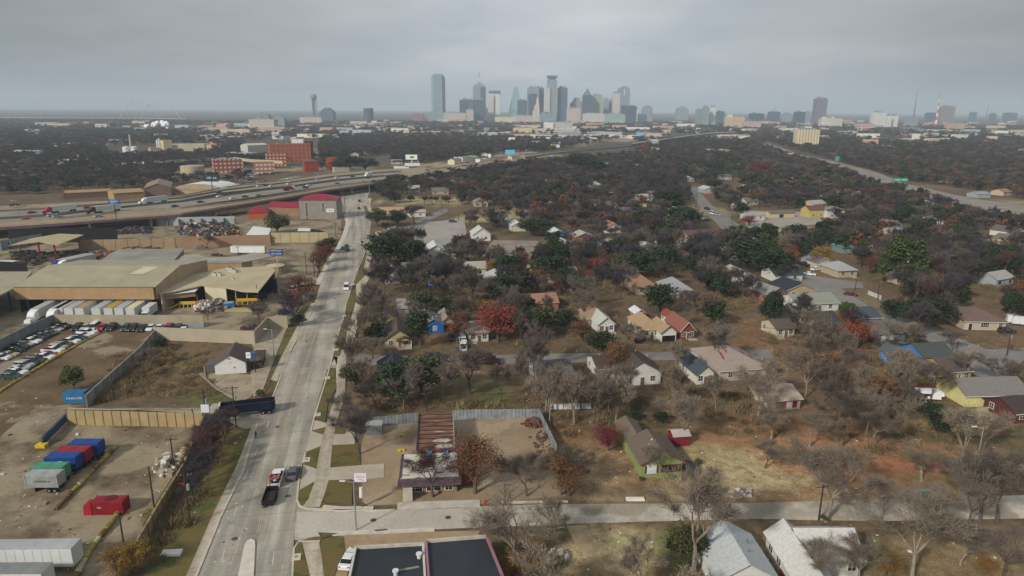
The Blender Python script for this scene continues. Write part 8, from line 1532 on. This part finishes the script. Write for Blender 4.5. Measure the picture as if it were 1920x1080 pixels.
def zone(u, v): return next(n for f, n in ZN if f(u, v))
houses_small = []
def small_house(p, w_, d, h, rh, wc, rc, label, group, rz, flat_=False):
    key = ('sh', round(w_), round(d), wc, rc, flat_)
    if key not in PT:
        b = MB(); b.box(0, 0, -.3, w_, d, h+.3)
        if flat_: b.box(0, 0, h+.002, w_+.4, d+.4, .4, mi=1)
        else: b.gable(w_, d, h, rh, .4, 'x' if w_ > d else 'y', 1, 0)
        for x in (-.3, .3): b.box(x*w_, -d/2-.03, .9, 1.2, .06, 1.3, mi=2)
        o = b.build('m', [mat(wc, .8, .1, .3), mat(rc, .9, .15, .5), mat('25292c', .3)]); PT[key] = o.data; bpy.data.objects.remove(o)
    o = bpy.data.objects.new('far_house' if not flat_ else 'low_building', PT[key]); COL.objects.link(o); o.location = (p.x, p.y, 0); o.rotation_euler = (0, 0, rz); tag(o, label, 'house' if not flat_ else 'building', group); return o
n = 0; tries = 0
while n < 210 and tries < 4000:
    tries += 1; u = rr.uniform(640, 1900); v = 207+rr.uniform(38, 370)*rr.random()**.8+38
    if v > 600 or blocked(u, v): continue
    p = P(u, v)
    if any((p.x-q[0])**2+(p.y-q[1])**2 < 20**2 for q in HM): continue
    HM.append((p.x, p.y)); wc = rr.choice(WCOL); rc = rr.choice(RCOL); z = zone(u, v)
    small_house(p, rr.choice((9, 11, 13)), rr.choice((8, 10)), 3, 2, wc, rc, f'small house with a {RN[rc]} roof {z}', 'small houses '+z, ROADYAW+rr.choice((0, math.pi/2, 0))+(0 if u < 1400 else .25)); n += 1
# light low buildings of the far districts
n = 0; tries = 0; LB = ['cfcbc4', 'dedbd6', 'b9aca0', 'a8adb0', 'c9b39a', 'b98f80', '9aa4aa', 'd8d2c2', 'c4a08c']
while n < 290 and tries < 6000:
    tries += 1; u = rr.uniform(380, 1930) if rr.random() < .88 else rr.uniform(0, 400); v = rr.uniform(228, 262) if rr.random() < .8 else rr.uniform(262, 292)
    if u < 400 and v > 240: continue
    if blocked(u, v) or (v > 255 and 640 < u < 900): continue
    p = P(u, v); s = p.y/1280
    if any((p.x-q[0])**2+(p.y-q[1])**2 < 38**2 for q in HM): continue
    HM.append((p.x, p.y)); w_ = rr.choice((14, 22, 34, 50, 70)) if v < 262 else rr.choice((12, 18, 26)); wc = rr.choice(LB)
    z = 'right of the lone apartment tower' if u > 1545 else ('before the downtown towers' if 780 < u < 1240 else ('between downtown and the apartment tower' if u >= 1240 else 'left of the downtown towers'))
    cn = {'cfcbc4': 'light grey', 'dedbd6': 'white', 'b9aca0': 'beige', 'a8adb0': 'blue-grey', 'c9b39a': 'tan', 'b98f80': 'pinkish', '9aa4aa': 'grey', 'd8d2c2': 'cream', 'c4a08c': 'dusty orange'}[wc]
    small_house(p, w_, rr.choice((12, 20, 30)), rr.choice((5, 6, 8, 12)), 2, wc, rr.choice(('c9c9c6', 'a5a6a6', 'd6d4cf', '8f9396')), f'{cn} low building in the hazy flat district {z}', 'low buildings '+z, rr.uniform(-.3, .3), True); n += 1
n = 0; tries = 0
while n < 48 and tries < 3000:
    tries += 1; u = rr.uniform(-20, 640); v = rr.uniform(244, 334)
    if blocked(u, v): continue
    p = P(u, v)
    if any((p.x-q[0])**2+(p.y-q[1])**2 < 34**2 for q in HM): continue
    HM.append((p.x, p.y)); wc = rr.choice(LB); z = 'beyond the highway near the white tanks' if u < 400 else 'around the brick factories'
    cn = {'cfcbc4': 'light grey', 'dedbd6': 'white', 'b9aca0': 'beige', 'a8adb0': 'blue-grey', 'c9b39a': 'tan', 'b98f80': 'pinkish', '9aa4aa': 'grey', 'd8d2c2': 'cream', 'c4a08c': 'dusty orange'}[wc]
    small_house(p, rr.choice((10, 16, 26, 38)), rr.choice((10, 16, 22)), rr.choice((4, 5, 7)), 2, wc, rr.choice(('c9c9c6', 'a5a6a6', 'd6d4cf', '8f9396', '8a7a6c')), f'{cn} low building {z}', 'low buildings '+z, rr.uniform(-.4, .4), rr.random() < .7); n += 1
# individual trees of the wood
def pick(u, v):
    x, y = u, v; k = rr.random()
    if v > 640 and u > 1000: return 'pale' if k < .62 else ('grey' if k < .92 else 'brown')
    g = noise.noise(Vector((u*.012, v*.03, 5)))
    if u > 1350 and v < 660: return 'oak' if (g > .16 and k < .6) or k < .15 else ('purple' if k < .66 else ('grey' if k < .86 else ('rust' if k < .93 else ('brown' if k < .985 else 'orange'))))
    if k < (.5 if g > .2 else .09): return 'oak'
    if k < .78: return 'purple' if v < 560 else 'grey'
    if k < .83: return 'rust'
    if k < .95: return 'grey'
    return 'brown' if k < .985 else 'ochre'
KD = {'pale': 'pale grey bare tree', 'grey': 'grey-brown bare tree', 'purple': 'dark purplish bare tree', 'rust': 'rust-brown bare tree', 'oak': 'dark evergreen tree', 'brown': 'brown-leaved tree', 'orange': 'orange-leaved tree', 'ochre': 'ochre-leaved tree'}
ZT = [(lambda u, v: v > 975, 'in the yards below the cross street'), (lambda u, v: v > 700 and u > 1340, 'in the thicket above the red-brown clearing'), (lambda u, v: v > 690 and u > 1040, 'between the lime green house and the side street'), (lambda u, v: v > 690, 'around the side street lawn'), (lambda u, v: v > 560 and u > 1420, 'along the curving street'), (lambda u, v: v > 560 and u > 1080, 'around the tan-roofed and red-roofed houses'), (lambda u, v: v > 560, 'around the cobalt blue house and scarlet tree'), (lambda u, v: u > 1450, 'in the dark wood below the expressway'), (lambda u, v: u > 1100, 'in the wood between the orange tan roof and the lane'), (lambda u, v: True, 'in the wood right of the white hall')]
def tzone(u, v): return next(n for f, n in ZT if f(u, v))
def scatter(step_fn, v0, v1, u0=-150, u1=2080, dens=1.0, seed=5):
    r2 = random.Random(seed); out = []; Y = P(960, v1).y; Y1 = P(960, v0).y
    while Y < Y1:
        st = step_fn(Y); half = Y*.82; x = -half
        while x < half:
            px, py = x+r2.uniform(-.45, .45)*st, Y+r2.uniform(-.45, .45)*st; x += st
            u, v = project((px, py, 0))
            if u < u0 or u > u1 or r2.random() > dens: continue
            if blocked(u, v): continue
            out.append((u, v, px, py, r2.random()))
        Y += st*.9
    return out
def leftzone(u, v):  # woods left of the road beyond the highway are sparser near industry
    return u < 640 and v > 366
near = scatter(lambda Y: 6.3, 470, 1400, -150, 2700, seed=11)
near = [q for q in near if not leftzone(q[0], q[1]) and q[0] > 640 and not any((q[2]-a)**2+(q[3]-b_)**2 < (c*.8)**2 for a, b_, c in TREE_SPOTS) and not any(abs(q[2]-a) < 7.5 and -15 < q[3]-b_ < 8 for a, b_ in HM)]
near = [q for q in near if not (800 < q[1] < 945 and q[0] > 1060 and q[4] > .25) and not (640 < q[1] and q[0] > 1040 and q[4] > .5) and not (q[1] > 975 and q[4] > .4) and not (560 < q[1] < 660 and 1040 < q[0] < 1450 and q[4] > .5)]
near.sort(key=lambda q: q[3])
NB = 290; cnt = {'bare': 0, 'leaf': 0}; rest = []
for (u, v, px, py, k) in near:
    kd = pick(u, v); bare = kd in TW; key = 'bare' if bare else 'leaf'
    if u > 1960 or v > 1170: rest.append((px, py, kd)); continue
    if cnt[key] >= (NB-60 if bare else 170): rest.append((px, py, kd)); continue
    cnt[key] += 1; z = tzone(u, v); h = rr.uniform(7.5, 12.5) if bare else rr.uniform(6.5, 11); sz = 'tall ' if h > 9.6 else ('low ' if h < 7.6 else '')
    lab = f'{sz}{KD[kd]} {z}'
    t = tree(kd, u, v, 0, lab, None, rr.randrange(4), 'mid', lab if True else None, True, Vector((px, py, 0)), h, rr.uniform(0, 6.28))
    w_ = rr.uniform(.7, 1.0) if bare else rr.uniform(.8, 1.25); t.scale = (t.scale[0]*w_, t.scale[1]*w_, t.scale[2])
# the remaining wood: one object, geometry nodes placing tree meshes on its points
def wood(name, label, pts, protos, kind='stuff'):
    me = bpy.data.meshes.new(name); me.from_pydata([(x, y, 0) for x, y, *_ in pts], [], [])
    ai = me.attributes.new('pick', 'INT', 'POINT'); ai.data.foreach_set('value', [q[2] for q in pts])
    asx = me.attributes.new('size', 'FLOAT_VECTOR', 'POINT'); asx.data.foreach_set('vector', [c for q in pts for c in (q[3], q[3], q[4])])
    ar = me.attributes.new('turn', 'FLOAT_VECTOR', 'POINT'); ar.data.foreach_set('vector', [c for q in pts for c in (0, 0, q[5])])
    o = bpy.data.objects.new(name, me); COL.objects.link(o); tag(o, label, 'wood', kind=kind)
    ng = bpy.data.node_groups.new(name, 'GeometryNodeTree'); ng.interface.new_socket('Geometry', in_out='INPUT', socket_type='NodeSocketGeometry'); ng.interface.new_socket('Geometry', in_out='OUTPUT', socket_type='NodeSocketGeometry')
    gi = ng.nodes.new('NodeGroupInput'); go = ng.nodes.new('NodeGroupOutput'); iop = ng.nodes.new('GeometryNodeInstanceOnPoints'); L = ng.links.new
    gti = ng.nodes.new('GeometryNodeGeometryToInstance')
    for ob in protos[::-1]:
        oi = ng.nodes.new('GeometryNodeObjectInfo'); oi.inputs['Object'].default_value = ob; oi.transform_space = 'ORIGINAL'; L(oi.outputs['Geometry'], gti.inputs[0])
    L(gi.outputs[0], iop.inputs['Points']); L(gti.outputs[0], iop.inputs['Instance']); iop.inputs['Pick Instance'].default_value = True
    def attr(nm, ty):
        a = ng.nodes.new('GeometryNodeInputNamedAttribute'); a.data_type = ty; a.inputs['Name'].default_value = nm; return a.outputs[0]
    L(attr('pick', 'INT'), iop.inputs['Instance Index']); L(attr('size', 'FLOAT_VECTOR'), iop.inputs['Scale'])
    e2r = ng.nodes.new('FunctionNodeEulerToRotation'); L(attr('turn', 'FLOAT_VECTOR'), e2r.inputs[0]); L(e2r.outputs[0], iop.inputs['Rotation'])
    L(iop.outputs[0], go.inputs[0]); md = o.modifiers.new('plant', 'NODES'); md.node_group = ng; return o
# a handful of real single-mesh trees in the wood lend their meshes to it
KL = ['grey', 'purple', 'rust', 'oak', 'brown', 'pale']; lend = []; mid_l = []
slots = [(1240, 330), (1290, 322), (1180, 345), (1500, 350), (1560, 372), (1070, 352), (1440, 372), (1150, 360), (1610, 398), (1020, 372), (930, 330), (1380, 320)]
for j, (u, v) in enumerate(slots):
    kd = KL[j % 6]; lend.append(tree(kd, u, v, 0, f'{KD[kd]} standing out in the wood {"near" if j >= 6 else "beyond"} the upper lane', None, j//6*2, 'lo', None, False, None, 8.5, 1.0))
def idx(kd): return KL.index(kd if kd in KL else 'brown')+(6 if rr.random() < .5 else 0)
pts = [(x, y, idx(k), rr.uniform(.75, 1.2), rr.uniform(.75, 1.2), rr.uniform(0, 6.28)) for x, y, k in rest]
far = scatter(lambda Y: 7.2 if Y < 900 else 7.2+(Y-900)*.0105, 229, 470, u0=-500, u1=2700, dens=.96, seed=12)
for (u, v, px, py, k) in far:
    if leftzone(u, v) and (v > 335): continue
    if any(abs(px-a) < 7 and -15 < py-b_ < 8 for a, b_ in HM[:210]) and v > 290: continue
    g = noise.noise(Vector((px*.004, py*.0025, 9)))
    if py > 1400 and g+k*.5 > (.42 if u > 400 else .4) : continue
    if u < 520 and 500 < py < 1400 and k > .72: continue
    s = 1.0+max(0, py-900)*.0004
    pts.append((px, py, idx(pick(u, v)), rr.uniform(.75, 1.15)*s*1.05, rr.uniform(.5, 1.1)*(1 if py < 1500 else .85), rr.uniform(0, 6.28)))
wood('woodland', 'continuous mass of bare and evergreen trees reaching to the hazy city', pts, lend)
# undergrowth in the near thickets
def brush_proto():
    b = MB(); r3 = random.Random(3)
    for _ in range(260):
        a = Vector((r3.gauss(0, .8), r3.gauss(0, .8), r3.uniform(0, .5))); d = Vector((r3.gauss(0, .5), r3.gauss(0, .5), 1)).normalized(); e = a+d*r3.uniform(.4, 1.5); s = d.cross(Vector((r3.gauss(0, 1), r3.gauss(0, 1), 0))).normalized()*.05; b.add([a-s, a+s, e], [(0, 1, 2)], r3.randrange(3))
    return b.build('bush', [mat('7a6550', .95, .2, .5, rnd=.3), mat('66603c', .95, .2, .5, rnd=.3), mat('93805f', .95, .2, .5, rnd=.3)])
bo = brush_proto(); bo.location = P(1330, 780); tag(bo, 'low tangled bush below the red-brown clearing edge near the maroon shed', 'bush')
us = scatter(lambda Y: 3.6, 520, 1200, u0=600, u1=2500, seed=31); bp = []
for (u, v, px, py, k) in us:
    g = noise.noise(Vector((px*.03, py*.03, 2)))
    if g+k*.6 < .25 or (v > 800 and u > 1060 and k < .72): continue
    bp.append((px, py, 0, rr.uniform(.5, 1.5), rr.uniform(.4, 1.3), rr.uniform(0, 6.28)))
for (a, c, n_) in (((388, 805), (262, 1040), 60), ((300, 650), (180, 755), 60)):
    A_, C_ = P(*a), P(*c)
    for _ in range(n_): q = A_.lerp(C_, rr.random()); bp.append((q.x+rr.gauss(2.2, 1.2), q.y+rr.gauss(0, 1), 0, rr.uniform(.5, 1.4), rr.uniform(.4, 1.2), rr.uniform(0, 6.28)))
for _ in range(160):
    q = P(rr.uniform(200, 400), rr.uniform(660, 745))
    if not blocked(0, 0): bp.append((q.x, q.y, 0, rr.uniform(.5, 1.5), rr.uniform(.2, .6), rr.uniform(0, 6.28)))
wood('undergrowth', 'tangled low brush and dry weeds between the trees', bp, [bo])
print('TREES', cnt, len(rest), len(far), len(pts), len(bp))

# pale scraps and leaves of litter lying about the near yards
def litter():
    b = MB(); r4 = random.Random(8)
    for _ in range(900):
        u, v = (r4.uniform(1000, 1900), r4.uniform(600, 1070)) if r4.random() < .7 else ((r4.uniform(0, 380), r4.uniform(640, 1070)) if r4.random() < .7 else (r4.uniform(380, 470), r4.uniform(800, 1070)))
        if inpoly(u, v, NOTREE[1]) or 540 < u < 1920 and 930 < v < 985: continue
        p = P(u, v); s = r4.uniform(.05, .22)*(1 if r4.random() < .93 else 2.4); b.box(p.x, p.y, .06, s*2, s*1.2, s*.5, r4.uniform(0, 3), mi=r4.choice((0, 0, 1, 2, 3)), taper=s*.1)
    o = b.build('litter', [mat('d0ccc4'), mat('8f7d66'), mat('5a4a3a'), mat('b9b0a0')]); tag(o, 'pale scraps and debris scattered over the yards', 'litter', kind='stuff')
litter()
CH = [(548, 588, 541), (575, 515, 472), (630, 447, 417), (648, 410, 366), (640, 372, 345)]
for (a, c) in zip(CH[:-1], CH[1:]):
    for dx in (-1, 0, 1): pa, pc = P(a[0], a[1]), P(c[0], c[1]); wire((pa.x+dx, pa.y, solveH(*a)-.3), (pc.x+dx, pc.y, solveH(*c)-.3), 1.0, 'wire sagging along the left side of the road toward the underpass', .04)
for (a, c) in (((1358, 640, 600), (1788, 690, 640)), ((1788, 690, 640), (1887, 668, 615)), ((1068, 760, 715), (1358, 640, 600)), ((800, 770, 735), (1068, 760, 715))):
    for dx in (-.6, .6): pa, pc = P(a[0], a[1]), P(c[0], c[1]); wire((pa.x+dx, pa.y, solveH(*a)-.3), (pc.x+dx, pc.y, solveH(*c)-.3), 1.4, 'wire crossing the neighbourhood behind the side street', .03)
